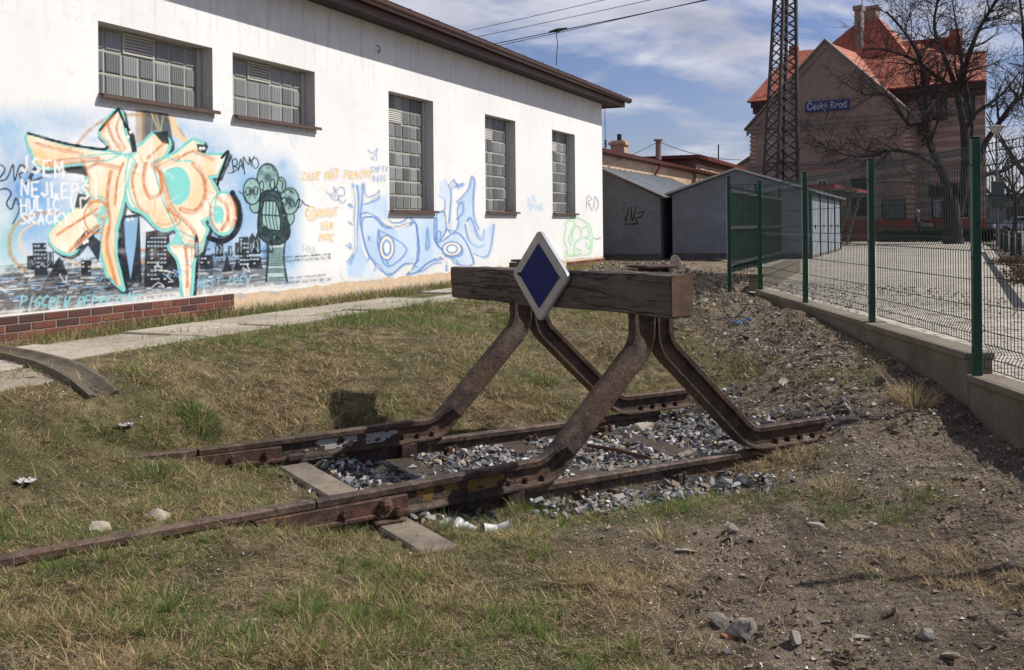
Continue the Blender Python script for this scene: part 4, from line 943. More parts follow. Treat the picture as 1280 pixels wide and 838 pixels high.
def piece_blue(p):
    D = lambda L: [(420+x/4.657, 180+y/4.657) for x, y in L]
    text(p, 'ZASE NÁŠ PRACHY', 377, 216, 8.5, 5.9, -.035, YEL, 1.7, .95, .9, .15); text(p, 'CO', 382, 262, 9, 7, 0, YEL, 1.6, .9, .6); text(p, 'ORUJE', 396, 262, 9, 5.4, -.08, YEL, 1.6, .9, .9, .2)
    p.stroke(ell(389, 267, 7, 8.5, 18), 1.5, YEL, .9, .8, True); text(p, 'NÁM', 401, 279, 8, 5.0, -.02, YEL, 1.5, .9, .8, .2); text(p, 'MOC', 399, 292, 8, 6.6, .1, YEL, 1.5, .9, .8, .2)
    text(p, 'SOUL', 377, 306, 8, 5.4, .28, s2l((170, 175, 180)), 1.2, .8, .8); text(p, 'EMPTY', 464, 209, 6.2, 4.4, -.03, s2l((110, 145, 200)), 1.0, .9, .6); text(p, 'BAGS', 466, 220, 6.5, 4.4, -.02, s2l((110, 145, 200)), 1.0, .9, .6)
    for q in ([(408, 240), (419, 246), (417, 234), (424, 250), (413, 246), (423, 236)], [(425, 234), (430, 236), (430, 244), (422, 246), (428, 254), (432, 250)], [(460, 188), (466, 192), (472, 186), (468, 196), (464, 198), (471, 200), (470, 192)], [(556, 225), (560, 232), (568, 224), (564, 238), (572, 230)]): p.stroke(sm(q, n=4), 1.0, BL, .8, .7)
    P1 = [(95, 235), (150, 240), (160, 300), (160, 350), (245, 320), (300, 290), (305, 440), (250, 440), (200, 410), (140, 425), (150, 600), (190, 690), (150, 780), (70, 770), (60, 700), (100, 620), (110, 400)]
    P2 = [(150, 450), (230, 430), (270, 480), (340, 490), (440, 460), (470, 490), (480, 680), (400, 700), (300, 760), (190, 650)]
    P3 = [(430, 415), (575, 400), (580, 560), (600, 600), (640, 640), (620, 670), (540, 690), (480, 740), (415, 760), (470, 680), (470, 480)]
    P4 = [(580, 420), (630, 400), (640, 500), (610, 570), (700, 515), (760, 580), (800, 700), (700, 700), (660, 650), (600, 600), (570, 540)]
    P5 = [(710, 340), (760, 290), (790, 190), (805, 230), (800, 440), (830, 540), (870, 500), (920, 460), (905, 570), (880, 660), (800, 640), (760, 560), (700, 500), (720, 380)]
    P6 = [(600, 210), (640, 215), (665, 270), (660, 400), (690, 480), (655, 520), (640, 400), (630, 320), (600, 280)]
    for k, q in enumerate((P1, P2, P3, P4, P5, P6)):
        q = D(q); p.fill(q, BLF, .95 if k < 5 else .6, 3.0, .05, BLS); 
    for q in (P2, P3, P4): p.stroke(sm(D(q), True, 3), 2.2, BL, .9, 1.0, True, .35)
    lines = [[(95, 235), (112, 330), (105, 430), (112, 560), (96, 640), (62, 690)], [(120, 240), (130, 330), (122, 500), (110, 620), (80, 700)], [(150, 235), (150, 330), (140, 430), (150, 520), (170, 600), (196, 660), (250, 710), (300, 770), (350, 740), (400, 700), (470, 715)],
             [(160, 230), (165, 290), (190, 310), (240, 290), (250, 270)], [(165, 350), (200, 340), (245, 320), (245, 300), (200, 330)], [(140, 410), (180, 400), (240, 430), (280, 470), (320, 490)], [(140, 430), (210, 425), (250, 455), (300, 480), (380, 480), (440, 465), (425, 410)],
             [(305, 440), (330, 460), (380, 455), (410, 430), (415, 405)], [(245, 500), (410, 610), (300, 715), (245, 600), (245, 500)], [(245, 500), (262, 580), (300, 700)], [(530, 490), (540, 590), (522, 612), (530, 490)], [(585, 510), (605, 510), (605, 560), (590, 575), (585, 510)],
             [(480, 740), (540, 690), (600, 660), (640, 690), (640, 740)], [(415, 760), (500, 740), (560, 700), (610, 690)], [(180, 680), (200, 660), (230, 700), (220, 740)], [(600, 300), (630, 330), (625, 390), (580, 400)], [(655, 240), (668, 300), (660, 420), (650, 500), (680, 520), (710, 470), (705, 400), (715, 345)],
             [(700, 340), (740, 300), (770, 260), (790, 190), (805, 225), (798, 300), (800, 420), (830, 500)], [(715, 350), (735, 340), (735, 400), (700, 440)], [(760, 450), (780, 430), (800, 470), (820, 540), (850, 560), (860, 500)], [(750, 470), (770, 560), (820, 600), (860, 590)], [(805, 480), (835, 550), (855, 540)],
             [(640, 500), (700, 515), (760, 580), (800, 690)], [(800, 640), (870, 660), (900, 600), (918, 470)], [(620, 640), (660, 660), (720, 650), (735, 620), (720, 590)], [(650, 660), (690, 670), (710, 700)], [(70, 355), (95, 370), (80, 350)], [(75, 455), (92, 470)], [(60, 590), (85, 610), (78, 580)], [(190, 540), (190, 560)],
             [(690, 220), (710, 260), (700, 230), (720, 250), (740, 230), (690, 250)]]
    for q in lines: p.stroke(sm(D(q), n=4), 1.6, BL, .9, .8, dry=.2); p.stroke([(a+1.6, b+.8) for a, b in sm(D(q), n=4)], 1.6, s2l((140, 178, 222)), .6, 1.2)
    CR = s2l((250, 236, 208))
    for q in ([(105, 260), (118, 340), (112, 450), (116, 570), (100, 640)], [(165, 300), (190, 330), (245, 295)], [(310, 465), (350, 490), (420, 470)], [(415, 720), (440, 705), (430, 740)], [(650, 330), (645, 430), (655, 490)], [(760, 460), (790, 540), (840, 575)], [(585, 660), (620, 650), (640, 700)]):
        p.stroke(sm(D(q), n=4), 2.2, CR, .85, 1.2)
    for (x, y, a, b) in ((295, 605, 34, 60), (675, 612, 44, 34)):
        p.stroke(D(ell(x, y, a, b)), 3.0, CR, .95, 1, True); p.stroke(D(ell(x, y, a*1.3, b*1.2)), 1.6, BL, .9, .8, True); p.stroke(D(ell(x, y, a*.7, b*.7)), 1.4, BL, .9, .8, True); p.fill(D(ell(x, y, a*.45, b*.5)), WHT, .9, 1)
    p.stroke(D([(415, 402), (575, 404)]), 3.0, BL, .6, 1.5, dry=.3)
    p.blob(455, 340, 30, 22, BLS, .6, .8); p.blob(600, 300, 20, 25, BLS, .5, .8); p.blob(552, 245, 12, 20, BLS, .6, .8)
def piece_far(p):
    GN = s2l((150, 225, 150)); K = lambda L: [(480+x/3.49, 100+y/3.49) for x, y in L]
    for q in ([(795, 640), (785, 700), (800, 740), (790, 775)], [(800, 612), (830, 620), (830, 650), (806, 690), (815, 720)], [(822, 700), (820, 650), (850, 640), (860, 690), (835, 710), (830, 760), (860, 760)], [(865, 650), (885, 640), (895, 680), (870, 690)], [(880, 690), (900, 700), (895, 740), (880, 710)], [(790, 630), (830, 600), (900, 640), (905, 740), (880, 765), (820, 775), (790, 745)], [(815, 770), (840, 765)], [(860, 745), (842, 738)]):
        p.stroke(sm(K(q), n=4), 1.5, GN, .9, .9, dry=.2)
    for q in ([(630, 515), (640, 570), (650, 505), (665, 560)], [(660, 560), (690, 545), (680, 570)], [(625, 545), (695, 565)]): p.stroke(sm(K(q), n=4), 1.3, BLF, .95, .8)
    for q in ([(885, 510), (882, 560)], [(890, 505), (905, 520), (890, 535), (908, 570)], [(915, 560), (920, 510), (935, 540), (925, 570)], [(895, 540), (900, 545)], [(915, 690), (930, 696), (945, 686)]): p.stroke(sm(K(q), n=4), 1.0, s2l((120, 120, 120)), .85, .7)
    for (x, y) in ((548, 122), (600, 170), (660, 120)): p.blob(x, y, 3, 3, s2l((190, 185, 175)), .5)
t = NT('painted_render'); cw, vec, u, z, n1, n2 = wallshade(t)
ap = t.n('ShaderNodeAttribute'); ap.attribute_name = 'paint'; aa = t.n('ShaderNodeAttribute'); aa.attribute_name = 'cover'; sa = t.n('ShaderNodeSeparateColor'); t.l(aa.outputs['Color'], sa.inputs[0])
pc = t.mix(t.ramp(n2, [(.3, .12), (.5, 0.0)]), ap.outputs['Color'], (.5, .48, .45)); c = t.mix(sa.outputs[0], cw, pc); t.base(c); t.set(Roughness=.85)
t.b.inputs['Specular IOR Level'].default_value = .2; t.bump(t.noise(vec, 60, 5, .7), .12, .006); M['paint'] = t.m
def patch(name, u0, u1, z0, z1, d, funcs, label):
    us = np.arange(u0, u1, d); zs = np.arange(z0, z1, d); U, Z = np.meshgrid(us, zs); U = U.ravel(); Z = Z.ravel()
    X = A0[0]+U*DG[0]; Y = A0[1]+U*DG[1]; uu = X/Y*FPX; vv = (Z-CZ)/Y*FPX; dx = (uu-ROLL*vv)/(1+ROLL**2); dy = (-vv-ROLL*uu)/(1+ROLL**2)
    p = Paint(640+dx, 283.3+dy, U, Z)
    for fn in funcs: fn(p)
    keep = p.a > .015
    for (a, b, w0, w1, *_) in WIN: keep &= ~((U > a-d*1.5-.01) & (U < b+d*1.5+.05) & (Z > w0-.10) & (Z < w1+d*1.5))
    K = keep.reshape(len(zs), len(us)); cell = K[:-1, :-1] | K[1:, :-1] | K[:-1, 1:] | K[1:, 1:]
    bad = np.zeros_like(K).ravel()
    for (a, b, w0, w1, *_) in WIN: bad |= ((U > a-.004) & (U < b+.05) & (Z > w0-.09) & (Z < w1+.002))
    bad = bad.reshape(K.shape); cell &= ~(bad[:-1, :-1] | bad[1:, :-1] | bad[:-1, 1:] | bad[1:, 1:])
    idx = np.arange(len(U)).reshape(K.shape); F = np.stack([idx[:-1, :-1], idx[:-1, 1:], idx[1:, 1:], idx[1:, :-1]], -1)[cell]
    used = np.unique(F); mp_ = np.zeros(len(U), int); mp_[used] = np.arange(len(used)); F = mp_[F]
    V = np.stack([X+NG[0]*.002, Y+NG[1]*.002, Z], -1)[used]-ORG[wb.name]
    o = big_mesh(name, V, F, M['paint'], {'paint': p.c[used], 'cover': np.repeat(np.clip(p.a, 0, 1)[used][:, None], 3, 1)}, parent=wb)
    o['label'] = label; return o
patch('graffiti', -.9, 5.30, .915, 3.25, .0105, [piece_main, piece_blue], 'orange and cream letters outlined in teal and black over a dark painted skyline with a grinning figure')
patch('graffiti', 5.29, 11.2, .90, 3.1, .015, [piece_blue], 'pale blue graffiti letters with darker blue outlines and yellow scrawl beside them')
patch('graffiti', 11.3, 17.5, .95, 3.9, .022, [piece_far], 'thin light green graffiti scribble near the far corner')
# ------------------------------------------------------------------ kerb wall and wire fence
m = MB()
kz = lambda Y: .69 if Y > 7.55 else .515
KX = FX-.02
t_ = []
for (y0, y1, zt) in ((-1.0, 2.48, .50), (2.485, 4.98, .51), (4.985, 7.53, .515), (7.535, 9.88, .675), (9.885, 12.36, .685), (12.365, 14.85, .69)):
    x_ = lambda y: KX+(y-7.5)*.027
    c = MB()
    pts0 = [(x_(y0)-.02, y0), (x_(y0)+.22, y0), (x_(y1)+.22, y1), (x_(y1)-.02, y1)]
    kb = .0
    fr = Frame((x_(y0), y0, 0), ((1), 0, 0), (( x_(y1)-x_(y0))/(y1-y0), 1, 0))
    m.bbox(fr, 0, .19, 0, y1-y0-.006, -.2, zt-.055, .004); m.bbox(fr, -.022, .212, .001, y1-y0-.007, zt-.054, zt, .006)
kerb = m.build('kerb_wall', M['kerbc']); tag(kerb, 'long low concrete kerb wall stepping down toward the camera under the green wire fence', 'kerb wall')
m = MB(); pa, pb = np.array([3.62, 15.25, 0]), np.array([5.95, 21.4, 0]); dv = (pb-pa)/np.linalg.norm(pb-pa); nv = np.array([dv[1], -dv[0], 0])
fr = Frame(pa, dv, nv); L2 = float(np.linalg.norm(pb-pa)); m.bbox(fr, 0, L2, -.02, .20, .3, .86, .006); m.bbox(fr, -.02, L2+.03, -.04, .22, .862, .90, .006)
tag(m.build('kerb_wall', M['kerbc']), 'raised sunlit concrete wall under the screened fence beside the grey garage', 'kerb wall')

def fold_profile(z0, z1):
    # (z, outward) polyline with three V folds
    P = [(z0, 0)]
    H = z1-z0
    for zc in (.08, .5, .93):
        c = z0+H*zc; P += [(c-.05, 0), (c, .028), (c+.05, 0)]
    P.append((z1, 0)); return P
def wire_panel(p0, p1, z0, z1, name='panel', n=None, parent=None, r=.0033):
    p0 = np.array(p0, float); p1 = np.array(p1, float); L = np.linalg.norm(p1-p0); dx = (p1-p0)/L; nv = np.array([dx[1], -dx[0], 0]); n = n or int(L/.05)
    V = []; F = []
    def tube4(pts, r):
        b = len(V); m_ = len(pts)
        for i, p in enumerate(pts):
            t = pts[min(i+1, m_-1)]-pts[max(i-1, 0)]; t = t/np.linalg.norm(t); a = dx if abs(t @ dx) < .9 else np.array([0, 0, 1.]); a = a-t*(a @ t); a /= np.linalg.norm(a); c = np.cross(t, a)
            for k in range(4): V.append(p+r*(math.cos(k*math.pi/2)*a+math.sin(k*math.pi/2)*c))
        for i in range(m_-1):
            for k in range(4): F.append((b+i*4+k, b+i*4+(k+1) % 4, b+(i+1)*4+(k+1) % 4, b+(i+1)*4+k))
    prof = fold_profile(z0, z1)
    for i in range(n+1):
        q = p0+dx*L*i/n; tube4([q+nv*o+np.array([0, 0, z]) for z, o in prof], r)
    zs = [z0+.005, z1-.01]
    for zc in (.08, .5, .93):
        c = z0+(z1-z0)*zc; zs += [c-.05, c+.05]
    k = z0+.28
    while k < z1-.15:
        if all(abs(k-a) > .08 for a in zs): zs.append(k)
        k += .2
    for z in zs: tube4([p0+np.array([0, 0, z])-nv*.005, p1+np.array([0, 0, z])-nv*.005], r*1.1)
    V = np.array(V)-ORG[parent.name]
    return big_mesh(name, V, np.array(F), M['wire'], parent=parent)
fence = thing('wire_fence', 'green welded wire fence with square posts standing on the stepped kerb wall', 'fence', (FX, 7.45, .5))
def fpost(x, y, z0, z1, parent=None, s=.034, cap=True):
    m = MB(); m.bbox(WORLD, x-s, x+s, y-s*.75, y+s*.75, z0, z1, .004)
    o = m.build('post', M['green'], parent)
    if cap:
        c = MB(); c.bbox(WORLD, x-s-.002, x+s+.002, y-s*.75-.002, y+s*.75+.002, z1+.0005, z1+.012, .003)
        o2 = c.build('cap', M['black'], o)
        c = MB()
        for zz in (z0+.2, (z0+z1)/2, z1-.2): c.cyl((x-s-.006, y, zz), (x-s+.001, y, zz), .012, 8)
        c.build('fixing_bolt', M['grey_steel'], o)
    return o
FP = [(3.36, 2.50, .48, 2.28), (3.40, 4.70, .50, 2.283), (3.455, 7.45, .50, 2.283), (3.555, 9.90, .672, 2.283), (3.60, 12.3, .68, 2.285), (3.655, 14.75, .64, 2.285), (3.275, 15.1, .60, 2.375)]
for i, (x, y, z0, z1) in enumerate(FP): fpost(x+.0, y, z0, z1, fence, .030 if i > 2 else .032)
for i in range(5):
    a, b = FP[i], FP[i+1]; wire_panel((a[0]+.045, a[1]+.03, 0), (b[0]+.045, b[1]-.03, 0), max(a[2], b[2])+.07, 2.24, 'panel', None, fence)
wire_panel((3.30, 15.1, 0), (3.63, 14.8, 0), .80, 2.26, 'panel', 8, fence)
scr = thing('screened_fence', 'green fence section with dark windscreen netting in front of the grey garage', 'fence', (3.3, 15.15, .7))
SP = [(3.275, 15.17, .9, 2.375), (4.385, 17.98, .91, 2.37), (5.62, 21.0, .91, 2.40)]
for (x, y, z0, z1) in SP[1:]: fpost(x, y, z0, z1, scr, .03)
t = NT('windscreen_net'); v = t.coord(); t.base(t.mix(t.noise(v, 3, 4, .6), (.012, .045, .036), (.02, .06, .05))); t.set(Roughness=.85)
tr = t.n('ShaderNodeBsdfTransparent'); mx = t.n('ShaderNodeMixShader'); mx.inputs[0].default_value = .74
t.l(tr.outputs[0], mx.inputs[1]); t.l(t.b.outputs[0], mx.inputs[2]); t.l(mx.outputs[0], t.N['Material Output'].inputs['Surface'])
for i in range(2):
    a, b = SP[i], SP[i+1]; A_ = np.array([a[0], a[1], 0]); B_ = np.array([b[0], b[1], 0]); dv = (B_-A_)/np.linalg.norm(B_-A_); nv = np.array([dv[1], -dv[0], 0])
    V = []; nn = 24
    for k in range(nn+1):
        for z in (.90, 1.3, 1.7, 2.1, 2.22-(.05*math.sin(k/nn*math.pi))):
            V.append(tuple(A_+(B_-A_)*k/nn+nv*(.02*math.sin(k*1.7)+.012*math.sin(z*7+k))+np.array([0, 0, z])))
    F_ = [(k*5+j, (k+1)*5+j, (k+1)*5+j+1, k*5+j+1) for k in range(nn) for j in range(4)]
    m = MB(); m.add(V, F_); m.build('netting', t.m, scr, recalc=False)
    wire_panel(A_+dv*.03+nv*.04, B_-dv*.03+nv*.04, .93, 2.24, 'panel', None, scr)
def fence_leftover(): pass

# ------------------------------------------------------------------ garages
GF = Frame(np.array([4.87, 30.354, 0]), NG, DG)      # x across the gable, y back
def seam_cap(m, F, x, y0, y1, z): m.box(F, x-.02, x+.02, y0, y1, z, z+.04)
g2 = thing('garage', 'grey gabled garage with pale metal doors along its sunny side behind the green fence', 'garage', tuple(GF(2, 0, .5)))
W2, LEN = 4.0, 9.9
m = MB(); ap, ez = 3.25, 2.58
m.poly([GF(0, 0, .3), GF(W2, 0, .3), GF(W2, 0, ez), GF(1.95, 0, ap), GF(0, 0, ez)], DG*LEN)
m.build('wall', M['garage'], g2)
m = MB(); m.bbox(GF, 1.83, 1.89, -.018, -.001, .62, 2.72, .003); m.box(GF, 1.2, 1.55, -.012, -.001, 2.55, 2.75); m.box(GF, 2.15, 2.5, -.012, -.001, 2.62, 2.82); m.build('render_strip', simple('garage_trim', (.21, .24, .27), None, 3, .9), g2)
m = MB(); m.box(GF, -.03, W2+.03, -.025, -.002, .3, .80); m.build('plinth', simple('dark_plinth', (.11, .11, .11), (.07, .07, .07), 5, .9), g2)
m = MB()
for i in range(8):
    y0 = .25+i*1.2; m.cur = tuple([random.uniform(.85, 1.05)]*3); m.bbox(GF, W2+.002, W2+.03, y0, y0+1.08, .72, 2.48, .004)
m.cur = None
for i in range(4):
    y0 = .22+i*2.4; d = MB(); d.bbox(GF, W2+.002, W2+.035, y0+.03, y0+1.16, .72, 2.46, .004); d.bbox(GF, W2+.002, W2+.035, y0+1.19, y0+2.32, .72, 2.46, .004); dr = d.build('door', M['garage_side'], g2)
    d = MB(); d.bbox(GF, W2+.036, W2+.055, y0+1.05, y0+1.09, 1.5, 1.62, .003); d.build('handle', M['rust_dark'], dr)
m = MB()
for i in range(5):
    y0 = .10+i*2.4; m = MB(); m.bbox(GF, W2+.001, W2+.07, y0, y0+.10, .5, 2.55, .004); m.build('door_post', simple('dark_door_post', (.06, .065, .07), None, 5, .8), g2)
m = MB(); m.box(GF, W2+.002, W2+.05, .2, LEN-.1, .45, .71); m.build('threshold', M['kerbc'], g2)
def sheet_roof(F, pts, thick, ribs, root, name='roof'):
    m = MB(); m.poly([F(*p) for p in pts], (0, 0, thick))
    a, b, c, d = [np.array(F(*p)) for p in pts]     # a-b eave side, d-c ridge side
    for k in range(ribs+1):
        t_ = k/ribs; p = a+(b-a)*t_+np.array([0, 0, thick+.001]); q = d+(c-d)*t_+np.array([0, 0, thick+.001]); w_ = (b-a)/np.linalg.norm(b-a)*.018
        m.poly([p-w_, p+w_, q+w_, q-w_], (0, 0, .03))
    return m.build(name, M['garage_roof'], root)
sheet_roof(GF, [(W2+.22, -.18, ez-.03), (W2+.22, LEN+.2, ez-.03), (1.95, LEN+.2, ap+.02), (1.95, -.18, ap+.02)], .03, 17, g2)
sheet_roof(GF, [(-.2, -.18, ez-.03), (-.2, LEN+.2, ez-.03), (1.95, LEN+.2, ap+.02), (1.95, -.18, ap+.02)], .03, 17, g2)
g1 = thing('garage', 'dark grey garage with a ribbed zinc roof and black scrawl beside the white building', 'garage', tuple(GF(-2.3, 0, .5)))
x0, x1, xm = -4.35, -.37, -2.36; ez1, ap1 = 2.50, 3.46
m = MB(); m.poly([GF(x0, 0, .3), GF(x1, 0, .3), GF(x1, 0, ez1), GF(xm, 0, ap1), GF(x0, 0, ez1)], DG*9); m.build('wall', M['garage'], g1)
sheet_roof(GF, [(x1+.14, -.15, ez1+.0), (x1+.14, 9.2, ez1+.0), (xm, 9.2, ap1+.02), (xm, -.15, ap1+.02)], .03, 15, g1)
sheet_roof(GF, [(x0-.14, -.15, ez1+.0), (x0-.14, 9.2, ez1+.0), (xm, 9.2, ap1+.02), (xm, -.15, ap1+.02)], .03, 15, g1)
m = MB(); m.bbox(GF, -1.55, -1.49, -.018, -.001, .62, 2.5, .003); m.build('render_strip', simple('garage_trim2', (.21, .24, .27), None, 3, .9), g1)
m = MB(); m.box(GF, x0, x1+.02, -.025, -.002, .3, .78); m.build('plinth', simple('dark_plinth2', (.11, .11, .11), (.07, .07, .07), 5, .9), g1)
m = MB(); m.add([GF(x1-.1, -.22, ez1-.05), GF(x1+.35, -.2, ez1-.02), GF(x1+.38, .3, ez1+.05), GF(x1-.05, .3, ez1+.02)], [(0, 1, 2, 3)]); m.build('loose_flashing', M['garage_roof'], g1)
# scrawl on it
def gfp(x, y): p = hit(740+x/4.18, 150+y/4.18, GF.o, DG); q = p-GF.o; return GF(float(q @ NG), -.004, float(p[2]))
m = MB()
for q in ([(160, 460), (178, 530)], [(178, 530), (190, 462)], [(205, 455), (210, 528), (228, 470)], [(175, 545), (235, 545)], [(236, 490), (270, 478), (262, 500), (228, 520), (240, 540), (200, 545)], [(222, 462), (232, 458)]):
    P = [gfp(*p) for p in sm(q, n=3)]
    for a, b in zip(P[:-1], P[1:]):
        dd_ = (b-a)/(np.linalg.norm(b-a)+1e-9); pp = np.cross(dd_, DG)*.018; m.poly([a-pp, a+pp, b+pp, b-pp])
m.build('scrawl', M['black'], g1, recalc=False)
m = MB(); m.box(GF, x1+.02, -.02, 9.3, 9.4, .3, 3.2); bw_ = m.build('gap_wall', M['garage'])
tag(bw_, 'dark wall closing the far end of the narrow gap between the two garages', 'wall')

# ------------------------------------------------------------------ low peach buildings behind
q0 = at(752, 183, 32); LF = Frame(np.array([q0[0], q0[1], 0]), DG, NG)
lb = thing('low_station_building', 'long low peach building with a dark red sheet roof behind the garages', 'building', tuple(LF(0, 0, .5)))
m = MB(); m.box(LF, -8, 24, -6, 0, .3, 4.0); m.build('wall', M['peach'], lb)
m = MB(); m.poly([LF(-8.3, .12, 4.02), LF(24.3, .12, 4.02), LF(24.3, -3, 4.75), LF(-8.3, -3, 4.75)], (0, 0, .05)); m.poly([LF(-8.3, -6.5, 4.02), LF(24.3, -6.5, 4.02), LF(24.3, -3, 4.75), LF(-8.3, -3, 4.75)], (0, 0, .05)); rf = m.build('roof', M['redmetal'], lb)
m = MB(); m.box(LF, -8.3, 24.3, .122, .15, 3.90, 4.12); m.build('fascia', M['redmetal'], lb)
m = MB(); m.sweep([LF(-8, .25, 4.06), LF(24, .25, 4.06)], NG, [prg]); m.build('gutter', M['redmetal'], rf)
m = MB(); dpu = 6.4; m.tube([LF(dpu, .25, 3.98), LF(dpu, .25, 3.85), LF(dpu-.3, .1, 3.5), LF(dpu-.3, .08, .7)], .055, 8); m.build('downpipe', M['redmetal'], lb)
m = MB(); cq = hit(775, 190, LF(0, -1.5, 0), NG)-LF.o; cu = float(cq @ DG)
m.box(LF, cu-.27, cu+.27, -1.8, -1.25, 4.0, 4.78); m.box(LF, cu-.34, cu+.34, -1.87, -1.18, 4.781, 4.90); m.box(LF, cu-.24, cu+.24, -1.77, -1.28, 4.901, 4.96)
ch = m.build('chimney', M['peach'], lb); m = MB(); m.cyl(LF(cu, -1.52, 4.96), LF(cu, -1.52, 5.22), .09, 10); m.build('chimney_pot', M['black'], ch)
cp = at(868, 240, 44); BF = Frame(np.array([cp[0], cp[1], 0]), NG, DG)
l2 = thing('flat_roofed_building', 'flat roofed building with its shaded wall and sunlit side painted brown and pale peach behind the low peach building', 'building', tuple(BF(-4, 0, .5)))
m = MB(); m.box(BF, -9, 0, 0, 11, .3, 4.55); m.build('wall', M['peach_shaded'], l2)  # wall colour carries the shade of the side turned from the sun
m = MB(); m.poly([BF(-9.4, -.3, 4.56), BF(.35, -.3, 4.56), BF(.35, 11.4, 4.56), BF(-9.4, 11.4, 4.56)], (0, 0, .16)); m.build('roof', M['redmetal'], l2)
m = MB()
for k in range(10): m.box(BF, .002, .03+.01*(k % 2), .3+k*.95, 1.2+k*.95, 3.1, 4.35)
m.build('lit_face_panels', simple('painted_lit_peach', (.62, .45, .33), (.45, .30, .21), 4, .85, stretch=(1, 6, .4)), l2)  # pale peach panels paint in the sunlight on the right face

# ------------------------------------------------------------------ station building
SO = np.array([23.193, 58., 0]); SA = np.array([-.779, .627, 0]); SB = np.array([.627, .779, 0]); SF = Frame(SO, SA, SB)
st = thing('station_building', 'large brown brick railway station with banded walls, a gable and a red tiled roof', 'building', tuple(SF(5, 0, .6)))
def banded(name, c1, c2, per=.62, duty=.5, z0=1.8, z1=9.9):
    t = NT(name); v = t.coord(); z = dotn(t, (0, 0, 1)); fr = t.math('FRACT', t.math('MULTIPLY', z, 1/per)); b = t.math('LESS_THAN', fr, duty)
    n = t.noise(v, 1.2, 5, .6); k = t.mix(t.ramp(n, [(.3, 0.0), (.7, 1.0)]), c1, tuple(q*.86 for q in c1)); c = t.mix(b, k, c2)
    pl = t.math('LESS_THAN', z, 1.85); c = t.mix(pl, c, (.30, .055, .04)); t.base(c); t.set(Roughness=.9); t.bump(t.math('MULTIPLY', b, 1.0), .3, .03); return t.m
M['band'] = banded('banded_brickwork', (.29, .185, .15), (.37, .275, .235), .58, .36)
M['band2'] = banded('banded_render', (.31, .21, .17), (.345, .245, .205), 1.35, .14)
M['gable'] = simple('gable_render', (.335, .235, .195), (.285, .20, .165), .5, .9, bump=.1)
M['stone'] = simple('cornice_stone', (.30, .23, .195), (.23, .175, .15), 1.5, .9)
M['rtile'] = None
t = NT('red_roof_tiles'); v = t.coord(); wv = t.n('ShaderNodeTexWave'); wv.wave_type = 'BANDS'; wv.bands_direction = 'DIAGONAL'; wv.inputs['Scale'].default_value = .0
x_ = t.math('FRACT', t.math('MULTIPLY', dotn(t, SA), 1/.42)); z_ = t.math('FRACT', t.math('MULTIPLY', dotn(t, (0, 0, 1)), 1/.30))
n = t.noise(v, 1.6, 8, .75); c = t.ramp(n, [(.3, (.22, .055, .03)), (.5, (.38, .105, .055)), (.75, (.50, .17, .10))])
c = t.mix(t.ramp(x_, [(.0, .75), (.14, 0.0), (.8, 0.0), (1.0, .75)]), c, (.20, .05, .035)); c = t.mix(t.ramp(z_, [(.0, .45), (.12, 0.0)]), c, (.2, .05, .035)); t.base(c); t.set(Roughness=.8); t.bump(x_, .5, .05); M['rtile'] = t.m
# gabled wing
m = MB(); m.poly([SF(0, 0, .3), SF(10.0, 0, .3), SF(10.0, 0, 7.9), SF(5.0, 0, 12.75), SF(0, 0, 7.9)], SB*1.3); m.poly([SF(.002, 1.3, .3), SF(9.99, 1.3, .3), SF(9.99, 1.3, 7.9), SF(5.0, 1.3, 12.7), SF(.002, 1.3, 7.9)], SB*6)
m.build('gabled_wing_wall', M['band2'], st)
m = MB(); m.poly([SF(.35, -.03, 8.05), SF(9.65, -.03, 8.05), SF(9.5, -.03, 8.2), SF(5.0, -.03, 12.35), SF(.5, -.03, 8.2)], SB*.025); m.build('gable_panel', M['gable'], st)
m = MB()
for s_ in (-1, 1):
    a = np.array([5.0, 12.80]); b = np.array([5.0+s_*5.25, 7.70]); d_ = (b-a)/np.linalg.norm(b-a); nn_ = np.array([d_[1], -d_[0]])*s_*-1
    q = [a, b, b-np.array([0, .42]), a-np.array([0, .48])]; m.poly([SF(p[0], -.10, p[1]) for p in q], SB*.068)
    q = [a+np.array([0, .14]), b+np.array([s_*.12, .10]), b+np.array([s_*.12, -.03]), a+np.array([0, .001])]; m.poly([SF(p[0], -.22, p[1]) for p in q], SB*.5)
m.build('gable_coping', M['stone'], st)
m = MB(); m.box(SF, -.12, 10.12, -.16, -.001, 7.72, 7.9); m.box(SF, -.08, 10.08, -.09, -.001, 7.45, 7.719); m.box(SF, -.1, 10.1, -.14, -.001, 5.32, 5.5); m.box(SF, -.06, 10.06, -.07, -.001, 5.05, 5.319); m.box(SF, -.04, 10.04, -.05, -.001, 3.2, 3.32); m.build('cornice', M['stone'], st)
m = MB()
for k in range(7):   # quoins on both corners
    for (a0, a1) in ((-.06, .42), (9.58, 10.06)): m.bbox(SF, a0, a1, -.07, .42 if a0 < 0 else .3, 5.55+k*.27, 5.55+k*.27+.17, .02)
for k in range(11): m.bbox(SF, -.07, .45 if k % 2 else .3, -.06, .62 if k % 2 else .42, 1.9+k*.29, 1.9+k*.29+.2, .02)
m.build('quoin', simple('pale_quoins', (.52, .37, .28), (.42, .29, .22), 1.5, .9), st)
m = MB(); m.poly([SF(9.9, .25, .3), SF(11.1, .25, .3), SF(11.1, .25, 5.35), SF(9.9, .25, 6.1)], SB*6); m.build('side_annex', M['band2'], st)
m = MB(); m.poly([SF(9.8, .10, 6.12), SF(11.3, .10, 5.3), SF(11.3, .10, 5.42), SF(9.8, .10, 6.26)], SB*6.3); m.build('annex_coping', M['stone'], st)
def stp(x, y, o): p = hit(x, y, SO+SB*o, SB); return float((p-SO) @ SA), float(p[2])
